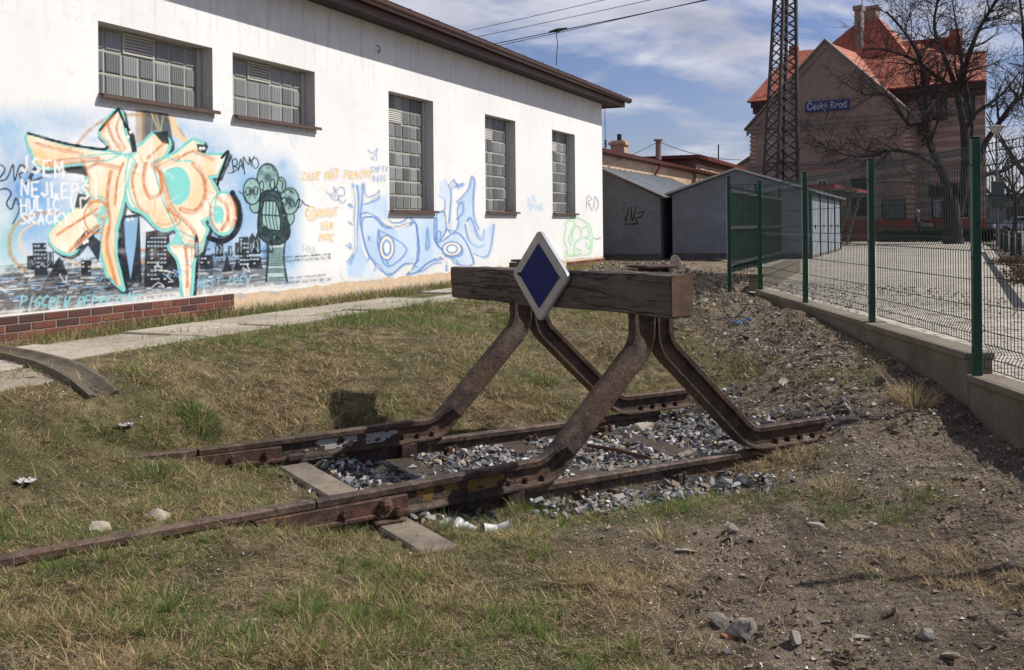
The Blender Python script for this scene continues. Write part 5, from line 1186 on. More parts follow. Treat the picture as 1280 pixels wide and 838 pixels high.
# main body
RW = 1.3
aB = stp(1233, 200, 12.0)[0]; aR = stp(1232, 67, 6.3)[0]
m = MB(); m.poly([SF(-3.7, RW+.001, .3), SF(10.3, RW+.001, .3), SF(10.3, 12, .3), SF(aB, 12, .3)], (0, 0, 9.2)); m.build('main_wall', M['band'], st)
m = MB(); m.box(SF, -3.80, 10.5, RW-.22, RW-.001, 9.25, 9.62); m.box(SF, -3.75, 10.4, RW-.12, RW-.001, 8.85, 9.249); m.build('eaves_cornice', M['rust_dark'], st)
m = MB(); EZ = 9.62; rb = 6.3
m.poly([SF(-3.85, RW-.3, EZ), SF(10.7, RW-.3, EZ), SF(9.9, rb, 13.5), SF(1.66, rb, 13.18), SF(-.57, rb, 13.2), SF(-1.17, rb, 12.04), SF(aR, rb, 11.98)], (0, 0, .08))
m.poly([SF(aB, 12.3, EZ), SF(10.68, 12.3, EZ), SF(9.9, rb+.1, 13.48), SF(-.57, rb+.1, 13.18), SF(-1.17, rb+.1, 12.02), SF(aR, rb+.1, 11.96)], (0, 0, .08))
m.poly([SF(10.72, RW-.3, EZ-.01), SF(10.72, 12.3, EZ-.01), SF(9.92, rb, 13.5)], (0, 0, .08)); m.poly([SF(-3.8, RW, EZ-.2), SF(aB, 12, EZ-.2), SF(aR, rb, 11.9)], SA*.1)
m.poly([SF(1.5, 4.6, 12.0), SF(8.5, 4.6, 12.0), SF(5.2, rb+.6, 15.2), SF(4.3, rb+.6, 15.35)], (0, 0, .08)); m.poly([SF(1.48, 4.6, 11.99), SF(1.48, 9, 11.99), SF(4.3, rb+.6, 15.34)], (0, 0, .08)); m.poly([SF(8.52, 4.6, 11.99), SF(8.52, 9, 11.99), SF(5.2, rb+.6, 15.19)], (0, 0, .08))
m.poly([SF(4.98, .25, 12.70), SF(4.98, 5, 12.70), SF(.1, 5, 7.95), SF(.1, .25, 7.95)], (0, 0, .05)); m.poly([SF(5.02, .25, 12.70), SF(5.02, 5, 12.70), SF(9.9, 5, 7.95), SF(9.9, .25, 7.95)], (0, 0, .05))
rf = m.build('roof', M['rtile'], st)
m = MB(); m.box(SF, -1.15, -.55, rb-.35, rb+.3, 11.5, 13.62); m.build('parapet', M['rtile'], rf); m = MB(); m.box(SF, 9.5, 9.9, rb-.4, rb+.4, 12.5, 13.9); m.build('parapet', M['rtile'], rf)
m = MB(); m.box(SF, aR, -1.16, rb-.12, rb+.2, 11.5, 12.12); m.build('parapet', M['rtile'], rf)
a1, zt1 = stp(1073, 6, 5.5)
m = MB(); m.box(SF, a1-.22, a1+.2, 5.3, 5.9, 10.5, zt1-.4); m.box(SF, a1-.3, a1+.28, 5.2, 6.0, zt1-.399, zt1-.1); m.build('chimney', M['gable'], rf)
m = MB(); m.cyl(SF(a1-.32, 5.3, 10.5), SF(a1-.32, 5.3, zt1+.5), .05, 8); m.build('vent_pipe', M['white_plastic'], rf)
a2, zt2 = stp(1087, 10, 7.0); m = MB(); m.box(SF, a2-.5, a2+.35, 6.7, 7.5, 13, zt2-.15); m.box(SF, a2-.6, a2+.45, 6.6, 7.6, zt2-.149, zt2+.05); m.build('chimney', M['gable'], rf)
# windows and dark openings
def stwin(x0, y0, x1, y1, off, frame=True, mat=None, name='window', fr_mat=None):
    A_, Z1 = stp(x0, y0, off); B_, Z0 = stp(x1, y1, off); a_, b_ = sorted((A_, B_)); z0_, z1_ = sorted((Z0, Z1))
    m = MB(); fm = .07
    m.box(SF, a_, b_, off-.05, off-.001, z1_-fm, z1_); m.box(SF, a_, b_, off-.05, off-.001, z0_, z0_+fm); m.box(SF, a_, a_+fm, off-.05, off-.001, z0_+fm, z1_-fm); m.box(SF, b_-fm, b_, off-.05, off-.001, z0_+fm, z1_-fm); m.box(SF, (a_+b_)/2-.03, (a_+b_)/2+.03, off-.045, off-.001, z0_+fm, z1_-fm)
    w_ = m.build(name, fr_mat or M['soffit'], st)
    m = MB(); m.box(SF, a_+fm, b_-fm, off-.02, off-.002, z0_+fm, z1_-fm); m.build('pane', mat or M['glassdark'], w_); return w_
stwin(1064, 224, 1084, 270, 0); stwin(1161, 230, 1198, 246, RW); stwin(1022, 225, 1034, 236, 0, fr_mat=M['white_plastic'])
stwin(1170, 120, 1184, 150, RW); stwin(1205, 118, 1219, 150, RW); stwin(1150, 285, 1168, 277, RW, mat=M['white_plastic'], name='wall_vent')
def poster(x0, y0, x1, y1, off, label, cols, seed):
    A_, Z1 = stp(x0, y0, off); B_, Z0 = stp(x1, y1, off); a_, b_ = sorted((A_, B_)); z0_, z1_ = sorted((Z0, Z1))
    root = thing('notice_case', label, 'notice case', tuple(SF((a_+b_)/2, off-.05, z0_)))
    m = MB(); m.bbox(SF, a_, b_, off-.10, off-.004, z0_, z1_, .02); m.build('case', M['soffit'], root)
    rr = random.Random(seed); m = MB(); m.cur = cols[0]; m.box(SF, a_+.08, b_-.08, off-.108, off-.101, z0_+.08, z1_-.08)
    for k in range(14):
        w_ = rr.uniform(.1, .3); h_ = rr.uniform(.08, .25); x = rr.uniform(a_+.1, b_-.1-w_); z = rr.uniform(z0_+.1, z1_-.1-h_); m.cur = rr.choice(cols[1:]); m.box(SF, x, x+w_, off-.112-.001*k, off-.109-.001*k, z, z+h_)
    m.build('poster', tintmat('poster_print_%d' % seed, .5), root)
poster(1103, 250, 1133, 274, -.01, 'notice case with grey printed sheets on the station wall under the gable', [(.13, .13, .12), (.2, .2, .19), (.06, .07, .065), (.1, .1, .11)], 3)
poster(1165, 248, 1197, 273, RW-.01, 'notice case with a pale blue and pink poster on the recessed station wall', [(.22, .24, .28), (.30, .32, .35), (.06, .10, .22), (.28, .10, .09), (.34, .33, .31)], 9)
# station name board
a_, z_ = stp(1007, 137, -.05); b_, zb_ = stp(1062, 133, -.05)
nbd = thing('name_board', 'blue station name board with white lettering hanging on the gable', 'sign', tuple(SF((a_+b_)/2, -.05, 8.6)))
zc = 8.83; m = MB(); m.bbox(SF, b_, a_, -.14, -.061, zc-.33, zc+.33, .01); m.build('board', simple('name_board_blue', (.018, .035, .16), (.025, .045, .19), 5, .4, 0, 0), nbd)
fc = bpy.data.curves.new('lettering', 'FONT'); fc.body = 'Český Brod'; fc.size = .60; fc.extrude = .008; fc.align_x = 'CENTER'; fc.align_y = 'CENTER'; fc.offset = .008
fo = bpy.data.objects.new('lettering', fc); COL.objects.link(fo); bpy.context.view_layer.update()
dg_ = bpy.context.evaluated_depsgraph_get(); me = bpy.data.meshes.new_from_object(fo.evaluated_get(dg_)); COL.objects.unlink(fo); bpy.data.objects.remove(fo)
wid = max(v.co.x for v in me.vertices)-min(v.co.x for v in me.vertices); kx = (a_-b_)*.90/wid; bas = SF((a_+b_)/2, -.150, zc)-ORG[nbd.name]
for v in me.vertices:
    x, y, z = v.co; p = bas-SA*x*kx-SB*z+np.array([0, 0, y]); v.co = p
me.materials.clear(); me.materials.append(simple('white_lettering', (.52, .52, .52), None, 4, .6, 0, 0)); lo_ = bpy.data.objects.new('lettering', me); COL.objects.link(lo_); lo_.parent = nbd

# ------------------------------------------------------------------ lattice mast
mr = thing('lattice_mast', 'tall tapering steel lattice mast rising behind the garages', 'mast', tuple(at(976, 309, 45.)))
bx = (11.50+12.72)/2; by = 45.; ca, sa_ = math.cos(.35), math.sin(.35)
def mc(z, i):
    h = (z-.6)/15.; hw = lerp(.60, .24, h) if z < 20 else .2; x, y = [(-1, -1), (1, -1), (1, 1), (-1, 1)][i % 4]; return np.array([bx+(.28*(z-3.6)/8.1)+(x*hw*ca-y*hw*sa_), by+(x*hw*sa_+y*hw*ca), z])
for i in range(4):
    m = MB(); m.tube([mc(.3, i), mc(15.5, i)], .085, 4); m.build('leg', M['mast'], mr)
m = MB(); z = .6; k = 0
while z < 15.2:
    dz = .58*(1-.028*z)
    for i in range(4): m.tube([mc(z, i), mc(z+dz, i+1)], .042, 4); m.tube([mc(z+dz, i), mc(z+dz, i+1)], .02, 4) if k % 3 == 0 else None
    z += dz; k += 1
m.build('bracing', M['mast'], mr)

# ------------------------------------------------------------------ bicycle shelter
sh = thing('bicycle_shelter', 'open bicycle shelter with slanted steel posts and a thin red edged roof', 'shelter', tuple(at(1062, 300, 47.)))
r0 = at(1042, 232, 42.); ex = np.array([.45, .893, 0]); ey = np.array([-.893, .45, 0]); HF = Frame(np.array([r0[0], r0[1], 0]), ex, ey)
m = MB(); m.poly([HF(0, 0, 3.20), HF(11, 0, 3.20), HF(11, 2.4, 3.10), HF(0, 2.4, 3.10)], (0, 0, .05)); m.build('roof', M['garage_roof'], sh)
m = MB(); m.box(HF, -.03, 11.03, -.045, -.001, 3.17, 3.32); m.box(HF, -.045, -.001, -.04, 2.4, 3.10, 3.30); m.build('roof_edge', simple('red_edge', (.34, .06, .05), None, 4, .5, 0, 0), sh)
for k in range(4):
    x = .6+k*3.1; m = MB(); m.tube([HF(x, .95, .6), HF(x, .25, 3.15)], .075, 6); m.build('post', M['grey_steel'], sh)
    m = MB(); m.tube([HF(x, .03, 3.13), HF(x, 2.3, 3.04)], .05, 4); m.build('rafter', M['grey_steel'], sh)
def bicycle(x, y, rz, label, col):
    root = thing('bicycle', label, 'bicycle', (0, 0, 0), 0, 'bicycles parked in the shelter'); fm = simple('bike_paint_%s' % label[:5], col, None, 5, .4, .2, 0)
    for xx in (-.52, .52):
        m = MB(); m.torus((xx, 0, .34), .32, .02, (0, 1, 0), 24, 6); wh = m.build('wheel', M['black'], root)
        m = MB()
        for k in range(12): a = k*math.pi/6; m.tube([(xx, 0, .34), (xx+.31*math.cos(a), 0, .34+.31*math.sin(a))], .003, 3)
        m.build('spokes', M['grey_steel'], wh)
    m = MB(); bb = (-.08, 0, .30); seat = (-.22, 0, .82); head = (.36, 0, .80)
    for a, b in ((bb, seat), (seat, head), (bb, head), ((-.52, 0, .34), bb), ((-.52, 0, .34), seat), ((.52, 0, .34), head), (head, (.33, 0, .95))): m.tube([a, b], .017, 6)
    m.build('frame', fm, root)
    m = MB(); m.tube([(.30, -.27, 1.02), (.36, -.1, .98), (.33, 0, .97), (.36, .1, .98), (.30, .27, 1.02)], .012, 6); m.build('handlebar', M['grey_steel'], root)
    m = MB(); m.bbox(WORLD, -.36, -.10, -.07, .07, .86, .91, .02); m.tube([(-.22, 0, .8), (-.22, 0, .87)], .014, 6); m.build('saddle', M['black'], root)
    m = MB(); m.torus((-.08, .03, .30), .09, .012, (0, 1, 0), 14, 5); m.tube([(-.08, .06, .30), (.02, .06, .17)], .01, 4); m.build('crank', M['grey_steel'], root)
    root.location = (x, y, .64); root.rotation_euler = (0, 0, rz); return root
p = HF(5.6, .9, 0); bicycle(p[0], p[1], math.atan2(ey[1], ey[0])+.2, 'dark bicycle parked deeper under the shelter roof', (.03, .03, .035))
p = HF(2.6, .8, 0); bicycle(p[0], p[1], math.atan2(ey[1], ey[0])-.15, 'grey bicycle parked beside the slanted middle posts of the shelter', (.12, .12, .13))

# ------------------------------------------------------------------ lamp post
lp = at(1247, 309, 40.)
L_ = thing('street_lamp', 'slender street lamp with a shallow bowl head and a dark notice board on its pole', 'street lamp', (lp[0], lp[1], .64))
m = MB(); m.tube([(lp[0], lp[1], .64), (lp[0], lp[1], 1.6), (lp[0], lp[1], 5.25)], [.065, .06, .035], 10); m.build('pole', M['grey_steel'], L_)
m = MB(); m.lathe((lp[0], lp[1], 5.18), [(.05, 0), (.17, .05), (.27, .22), (.38, .26), (.38, .29), (.05, .34)], 18); m.build('lamp_head', simple('lamp_head_white', (.55, .55, .52), None, 4, .4, 0, 0), L_)
m = MB(); m.bbox(WORLD, lp[0]-.27, lp[0]+.27, lp[1]-.09, lp[1]-.045, 2.20, 3.28, .01); nbo = m.build('notice_board', simple('dark_notice', (.05, .055, .05), (.09, .09, .08), 6, .5), L_)
m = MB()
for k in range(6): m.box(WORLD, lp[0]-.20, lp[0]+.20-.05*(k % 3), lp[1]-.095, lp[1]-.091, 2.35+k*.13, 2.37+k*.13)
m.build('printed_lines', simple('print_grey', (.16, .16, .15), None, 4, .6, 0, 0), nbo)

# bollards along the planting bed
bsrc = thing('bollard', 'short dark timber bollard', 'bollard', (0, 0, 0), 0, 'bollards in a row along the planting bed')
m = MB(); m.tube([(0, 0, 0), (0, 0, .72), (0, 0, .76)], [.075, .07, .05], 10); m.build('post', simple('bollard_timber', (.05, .042, .036), (.03, .026, .022), 8, .85), bsrc)
m = MB(); m.tube([(0, 0, .60), (0, 0, .65)], .0735, 10); m.build('band', M['grey_steel'], bsrc)
bl_ = [(1252, 312, 'farthest, just right of the lamp post'), (1258, 316, 'second from the lamp post'), (1266, 321, 'third from the lamp post'), (1274, 327, 'fourth from the lamp post')]
for i, (x, y, l_) in enumerate(bl_):
    p = G(x, y, .66); lab = 'short dark timber bollard, '+l_
    if i == 0: bsrc.location = (p[0], p[1], .62); bsrc['label'] = lab
    else: copy_tree(bsrc, None, (p[0], p[1], .62), .3*i, lab)

# ------------------------------------------------------------------ far right: cars, hall, shed
def car(x, y, rz, col, label):
    root = thing('parked_car', label, 'car', (0, 0, 0), 0, 'cars parked beyond the station'); cm = simple('car_paint_%s' % label.split()[0], col, tuple(q*.95 for q in col), 2, .3, 0, 0)
    def hull(prof, w0, w1, bev):
        m = MB(); n = len(prof); P = []
        for (yy, k) in ((-w0, 0), (-w0+bev, 1), (w0-bev, 1), (w0, 0)):
            for (a, z) in prof: c = (0.0, .75); P.append((a*(1 if k else .985), yy, c[1]+(z-c[1])*(1 if k else .96)))
        f = [(i*n+k, i*n+(k+1) % n, (i+1)*n+(k+1) % n, (i+1)*n+k) for i in range(3) for k in range(n)]+[tuple(range(n-1, -1, -1)), tuple(3*n+k for k in range(n))]
        m.add(P, f); return m
    body = hull([(-2.05, .35), (-2.1, .75), (-1.95, .98), (-1.0, 1.02), (.9, 1.0), (1.7, .90), (2.05, .72), (2.1, .35)], .85, .85, .08).build('body', cm, root)
    cab = hull([(-1.75, 1.0), (-1.35, 1.42), (-.3, 1.48), (.35, 1.42), (1.05, 1.0)], .72, .6, .12).build('cabin', cm, root)
    for s_ in (-1, 1):
        m = MB(); m.poly([(-1.5, s_*.724, 1.05), (-1.22, s_*.724, 1.38), (-.05, s_*.724, 1.42), (.3, s_*.724, 1.37), (.8, s_*.724, 1.05)], (0, s_*.01, 0)); m.build('window', M['glassdark'], cab)
    m = MB(); m.poly([(1.09, -.6, 1.02), (1.09, .6, 1.02), (.42, .55, 1.42), (.42, -.55, 1.42)], (.02, 0, .02)); m.build('windscreen', M['glassdark'], cab)
    for xx in (-1.3, 1.3):
        for s_ in (-1, 1):
            m = MB(); m.cyl((xx, s_*.70, .32), (xx, s_*.87, .32), .32, 18); wh = m.build('wheel', M['black'], root); m = MB(); m.cyl((xx, s_*.86, .32), (xx, s_*.885, .32), .19, 14); m.build('rim', M['grey_steel'], wh)
    for s_ in (-1, 1):
        m = MB(); m.bbox(WORLD, 2.03, 2.11, s_*.6-.16, s_*.6+.16, .62, .76, .02); m.build('headlight', M['white_plastic'], root)
    root.location = (x, y, .62); root.rotation_euler = (0, 0, rz)
p = at(1268, 285, 92); car(p[0]+.4, p[1], 2.9, (.42, .43, .46), 'white car parked beyond the station at the right edge of the view')
p = at(1284, 284, 98); car(p[0]+.2, p[1], 2.6, (.07, .13, .28), 'blue car parked behind the white car beyond the station')
p = at(1262, 280, 110); m = MB(); fr = Frame((p[0]-6, 112, 0), (1, 0, 0), (0, 1, 0)); hall = thing('low_hall', 'long low grey hall in the distance beyond the parked cars', 'building', (p[0], 112, .6))
m.box(fr, 0, 45, 0, 12, .3, 4.4); m.build('wall', simple('hall_grey', (.20, .20, .20), (.15, .15, .15), .3, .8), hall); m = MB(); m.box(fr, -.3, 45.3, -.3, 12.3, 4.401, 4.7); m.build('roof', M['roofing'], hall)
m = MB()
for k in range(9): m.box(fr, 2+k*4.6, 4.6+k*4.6, -.05, -.002, 2.0, 3.3)
m.build('window', M['glassdark'], hall)

# ------------------------------------------------------------------ overhead lines
def wire(p0, p1, sag, r, label, grp=None):
    m = MB(); P = []
    for k in range(25):
        t_ = k/24; q = p0+(p1-p0)*t_; q = q-np.array([0, 0, 4*sag*t_*(1-t_)]); P.append(q)
    m.tube(P, r, 5); o = m.build('overhead_wire', M['cable']); tag(o, label, 'wire', grp); return o
def ext(a, b, k0, k1): return a+(b-a)*(-k0), a+(b-a)*(1+k1)
for (x0, y0, x1, y1, Z0, Z1, lab, r) in ((590, 37, 780, -7, 52, 44, 'thin overhead wire highest above the roof edge of the white building', .015), (600, 45, 822, -3, 52, 44, 'thin overhead wire second from the top above the white roof', .015),
                                  (625, 53, 870, 2, 54, 45, 'thick overhead cable carrying a clamp and a hanging lead above the roof', .024), (640, 53, 885, -2, 54, 45, 'lowest overhead cable running just below the thick clamped one', .018)):
    a, b = ext(at(x0, y0, Z0), at(x1, y1, Z1), .35, .6); wire(a, b, .05, r, lab)
cl = thing('cable_clamp', 'dark clamp and short hanging lead on the overhead cable above the roof', 'cable clamp', tuple(at(697, 40, 51.5)))
m = MB(); c0 = at(697, 38, 51.5); m.tube([c0+np.array([-.45, 0, -.09]), c0, c0+np.array([.5, 0, .1])], [.04, .11, .04], 6); m.build('clamp', M['cable'], cl)
m = MB(); m.tube([at(697, 39, 51.5), at(695.5, 45, 51.5), at(697, 55, 51.5), at(696, 68, 51.5), at(695, 82, 51.5)], .022, 5); m.build('lead', M['cable'], cl)
dr = thing('drop_wire', 'thin wire with a small insulator hanging beside the corner of the white building', 'wire', tuple(at(757, 185, 25.6)))
m = MB(); m.tube([at(756, 128, 25.6), at(756.4, 160, 25.6), at(757, 180, 25.6), at(755, 196, 25.6), at(752.5, 203, 25.6)], .008, 5); m.build('cable', M['cable'], dr)
m = MB(); c0 = at(757, 180, 25.6); m.lathe(c0+np.array([0, 0, -.1]), [(.015, 0), (.04, .03), (.02, .06), (.04, .1), (.02, .14), (.035, .18), (.01, .21)], 8); m.build('insulator', M['cable'], dr)
pr0 = at(823, 236, 42.); tp = thing('roof_pole', 'short dark roof pole carrying thin wires above the low peach building', 'pole', tuple(pr0))
m = MB(); m.cyl(at(823, 200, 42), at(823, 176, 42), .12, 8); m.build('pole', M['gable'], tp); m = MB(); m.cyl(at(823, 176.5, 42), at(823, 174.5, 42), .2, 8); m.build('cap', M['gable'], tp)
wire(at(823, 177, 42.), at(745, 208, 30.), .1, .014, 'thin wire from the roof pole down toward the white building corner')
wire(at(823, 177, 42.), at(925, 200, 48.), .2, .016, 'thin wire from the roof pole across to the station annex')
m = MB(); a_ = at(898, 214, 50.); b_ = at(898, 181, 50.); m.tube([a_, b_], .035, 6); tag(m.build('antenna_mast', M['cable']), 'thin straight antenna mast above the flat roofed building', 'antenna')
# ------------------------------------------------------------------ grass (blades nobody could count)
def blades(P, n_seg, L, lean, az, wd, col, curve):
    # P (n,3) roots; returns V, F(tris), C
    n = len(P); dx = np.cos(az); dy = np.sin(az); px_, py_ = -dy, dx
    V = np.zeros((n, 2*n_seg+1, 3)); a = lean.copy(); c = P.copy()
    face = rng.uniform(0, math.pi, n); wx = np.cos(face)*px_+np.sin(face)*dx*.6; wy = np.cos(face)*py_+np.sin(face)*dy*.6
    seg = L/n_seg
    for k in range(n_seg):
        w_ = wd*(1-k/n_seg*.75)/2
        V[:, 2*k, 0] = c[:, 0]-wx*w_; V[:, 2*k, 1] = c[:, 1]-wy*w_; V[:, 2*k, 2] = c[:, 2]
        V[:, 2*k+1, 0] = c[:, 0]+wx*w_; V[:, 2*k+1, 1] = c[:, 1]+wy*w_; V[:, 2*k+1, 2] = c[:, 2]
        c = c+np.stack([np.sin(a)*dx*seg, np.sin(a)*dy*seg, np.cos(a)*seg], -1); a = a+curve
    V[:, 2*n_seg] = c
    m = 2*n_seg+1; base = (np.arange(n)*m)[:, None]; T = []
    for k in range(n_seg-1): T += [(2*k, 2*k+1, 2*k+3), (2*k, 2*k+3, 2*k+2)]
    T.append((2*n_seg-2, 2*n_seg-1, 2*n_seg)); T = np.array(T)
    F = (base[:, :, None]+T[None]).reshape(-1, 3)
    C = np.repeat(col[:, None, :], m, 1).reshape(-1, 3)
    return V.reshape(-1, 3), F, C
def sample(n, x0, x1, y0, y1, ypow=1.0):
    # more samples near the camera side
    u = rng.random(n); Y = (y0**(1-ypow)+(y1**(1-ypow)-y0**(1-ypow))*u)**(1/(1-ypow)) if abs(ypow-1) > 1e-3 else y0*(y1/y0)**u
    lo = -.56*Y-.9; hi = np.minimum(.58*Y+.5, x1); lo = np.maximum(lo, x0*np.clip(Y/6, 1, 3)); X = lo+(hi-lo)*rng.random(n); return X, Y
def grassiness(X, Y):
    s, w = swc(X, Y); pd = (X-A0[0])*NG[0]+(Y-A0[1])*NG[1]
    g = 1-dirtmask(X, Y)*(.97-.55*sst(.56, .64, fbm(X*1.3+5, Y*1.3, 411, 4))); g *= 1-ballast(X, Y)*.985
    g *= np.where(pd < .04, 0, 1)*np.where((pd > .47) & (pd < 1.66+.75*(1-sst(-1.2, .6, (X-A0[0])*DG[0]+(Y-A0[1])*DG[1]))), np.where((np.abs(pd-1.065) < .035) | (pd > 1.46) | (pd < .55), .6, .05), 1)
    g *= np.where((np.abs(w) < .05) & (s > -1.7) | (np.abs(w-1.5) < .06) & (s > -1.9) & (s < 2.2), .0, 1)
    g *= np.where((s > -1.36) & (s < -1.06) & (w > -.75) & (w < 1.5), .03, 1)
    g *= 1-.93*((s < -1.9) & (np.abs(w+.215+(-2.3-s)*.085*(s < -2.3)) < .05)); g *= 1-.9*((s < -1.85) & (s > -2.75) & (np.abs(w-1.43) < .06))
    g *= .10+.90*sst(.38, .56, fbm(X*1.8, Y*1.8, 91, 5)); g *= 1-sst(FX-.03, FX+.05, X)*(Y < 17)
    g *= 1-sst(15, 19, Y)*.6*(X > 0)
    return np.clip(g, 0, 1)
def greenness(X, Y):
    s, w = swc(X, Y); n = fbm(X*1.1, Y*1.1, 123, 4)-.5; n2 = fbm(X*4, Y*4, 124, 3)-.5
    g = .33+2.7*n+1.3*n2
    g = g+.38*sst(3.2, 6.5, w)-.30*np.exp(-((w-2.7)/.8)**2)*(s < 2.5)+.12*(1-sst(-3.2, -1.6, w))+.25*np.exp(-((w+1.0)/.4)**2)
    return np.clip(g, 0, 1)
def add_grass(name, N, x0, x1, y0, y1, yp, Lr, wr, lab):
    X, Y = sample(N, x0, x1, y0, y1, yp)
    keep = rng.random(N) < grassiness(X, Y); X = X[keep]; Y = Y[keep]; n = len(X)
    # clumping: pull roots toward tuft centres
    cell = .085; jx = np.floor(X/cell+.5); jy = np.floor(Y/cell+.5); hx = hash2(jx, jy, 5)-.5; hy = hash2(jx, jy, 6)-.5; cl = hash2(jx, jy, 7)
    X = lerp(X, (jx+hx*.7)*cell, .55*cl); Y = lerp(Y, (jy+hy*.7)*cell, .55*cl)
    gz = terrain(X, Y); gr = greenness(X, Y); isg = rng.random(n) < gr*.95
    r = rng.random(n); straw = np.array([.62, .47, .25]); tan_ = np.array([.38, .27, .14]); brn = np.array([.12, .085, .052]); grn = np.array([.11, .175, .035]); gr2 = np.array([.19, .25, .06])
    col = np.where(isg[:, None], lerp(grn[None], gr2[None], r[:, None]), np.where((r < .36)[:, None], straw[None], np.where((r < .72)[:, None], tan_[None], brn[None])))
    col = col*rng.uniform(.65, 1.25, (n, 1)); far = np.clip(Y/6, .8, 2.2)
    hg = hash2(jx, jy, 9); hg = .15+1.25*hg**2.2+.9*sst(.55, .75, fbm(X*1.9, Y*1.9, 301, 3))*hash2(jx, jy, 10)
    L = rng.uniform(*Lr, n)*(.55+.9*hg)*np.where(isg, .85, 1.0)*far**.35; lean = np.where(isg, rng.uniform(.05, .85, n), np.clip(rng.normal(1.15, .32, n), .1, 1.55))
    wd = rng.uniform(*wr, n)*far
    P = np.stack([X, Y, gz-.004+np.where(isg, 0, rng.uniform(0, .012, n))], -1)
    V, F, C = blades(P, 3, L, lean, rng.uniform(0, 2*math.pi, n), wd, col, np.where(isg, .28, .12)*rng.uniform(.3, 1.5, n))
    o = big_mesh(name, V, F, M['grassmat'], {'tint': C}); o['kind'] = 'stuff'; o['label'] = lab; return o
add_grass('grass', 760000, -5.2, 3.4, 2.9, 22, 1.55, (.028, .085), (.0024, .0048), 'short matted dry and green grass around the old track')
# matted thatch close to the soil
X, Y = sample(430000, -5.2, 3.4, 2.9, 16, 1.5); pd_ = (X-A0[0])*NG[0]+(Y-A0[1])*NG[1]
kk = grassiness(X, Y)/np.maximum(.10+.90*sst(.38, .56, fbm(X*1.8, Y*1.8, 91, 5)), .1); k = rng.random(len(X)) < np.clip(kk, 0, 1)*.95; X = X[k]; Y = Y[k]; n = len(X)
r = rng.random(n); pal_ = np.array([[.46, .36, .21], [.27, .20, .12], [.10, .072, .045], [.13, .15, .05], [.58, .47, .30]]); col = pal_[rng.choice(5, n, p=[.27, .31, .24, .10, .08])]*rng.uniform(.6, 1.25, (n, 1))
V, F, C = blades(np.stack([X, Y, terrain(X, Y)+rng.uniform(-.002, .010, n)], -1), 2, rng.uniform(.014, .050, n)*np.clip(Y/6, .9, 1.8), rng.uniform(1.15, 1.6, n), rng.uniform(0, 6.28, n), rng.uniform(.0022, .005, n)*np.clip(Y/6, .8, 2.2), col, rng.uniform(-.2, .3, n))
o = big_mesh('thatch_grass', V, F, M['grassmat'], {'tint': C}); o['kind'] = 'stuff'; o['label'] = 'matted dead grass lying close to the soil'
# stray long straws lying on the grass and ballast
X, Y = sample(6500, -4.5, 2.6, 3.0, 11, 1.2); s_, w_ = swc(X, Y); k = rng.random(len(X)) < np.clip(np.exp(-((w_-2.2)/1.1)**2)+.75*np.exp(-((w_+.5)/.3)**2)*(s_ > -1.2)*(s_ < 1.2)+.25, 0, 1)*(1-dirtmask(X, Y)*.9)*np.where((X-A0[0])*NG[0]+(Y-A0[1])*NG[1] > 2, 1, 0)
X = X[k]; Y = Y[k]; n = len(X); P = np.stack([X, Y, terrain(X, Y)+rng.uniform(.005, .04, n)], -1)
V, F, C = blades(P, 4, rng.uniform(.08, .22, n), rng.uniform(1.0, 1.6, n), rng.uniform(0, 6.28, n), rng.uniform(.002, .0035, n)*np.clip(Y/6, .8, 2), np.array([.56, .44, .26])[None]*rng.uniform(.55, 1.15, (n, 1)), rng.uniform(-.05, .25, n))
o = big_mesh('dry_straw', V, F, M['grassmat'], {'tint': C}); o['kind'] = 'stuff'; o['label'] = 'long pale dry straws scattered over the grass and ballast'
# individual tufts that stand out
def tuft(x, y, r, n, L, green, label, lean=.5):
    az = rng.uniform(0, 6.28, n); rr = r*np.sqrt(rng.random(n)); X = x+rr*np.cos(az); Y = y+rr*np.sin(az); P = np.stack([X, Y, terrain(X, Y)-.01], -1)-np.array([x, y, 0])
    ig = rng.random(n) < green; col = np.where(ig[:, None], np.array([.075, .14, .025])[None], np.array([.50, .38, .20])[None])*rng.uniform(.6, 1.3, (n, 1))
    V, F, C = blades(P, 4, rng.uniform(.55, 1.1, n)*L, rng.uniform(.02, lean, n)+rr/r*.35, az, rng.uniform(.003, .005, n)*max(1, y/6), col, rng.uniform(.05, .35, n))
    o = big_mesh('grass_tuft', V, F, M['grassmat'], {'tint': C}); o.location = (x, y, 0); tag(o, label, 'grass tuft'); return o
for (px, py, r, n, L, g, lab, ln) in ((248, 528, .13, 420, .17, .93, 'dark green grass tuft standing alone on the dry bank left of the shadow', .5), (1143, 503, .15, 420, .20, .05, 'dry straw coloured grass tuft at the foot of the kerb wall', .7),
                                   (130, 543, .12, 260, .11, .95, 'low green grass tuft on the left beside the crumpled white paper', .7), (190, 548, .13, 260, .10, .9, 'low green grass tuft just right of the crumpled white paper', .7),
                                   (190, 592, .14, 320, .12, .85, 'green grass tuft growing against the half buried far rail', .7), (678, 478, .14, 260, .11, .9, 'green grass tuft seen between the two near buffer legs', .6),
                                   (830, 676, .08, 240, .11, .35, 'pale grass tuft at the edge of the bare dirt below the near rail', .8), (1045, 612, .13, 300, .11, .45, 'mixed green and dry grass tuft on the dirt right of the track end', .8),
                                   (455, 655, .10, 240, .10, .8, 'green grass tuft under the joint of the near rail', .6), (655, 672, .10, 200, .12, .15, 'straw coloured tuft beside the white litter below the near rail', .9),
                                   (70, 415, .2, 300, .20, .6, 'grass tuft growing between the brick plinth and the path', .6)):
    p = TG(px, py); tuft(p[0], p[1], r, n, L, g, lab, ln)
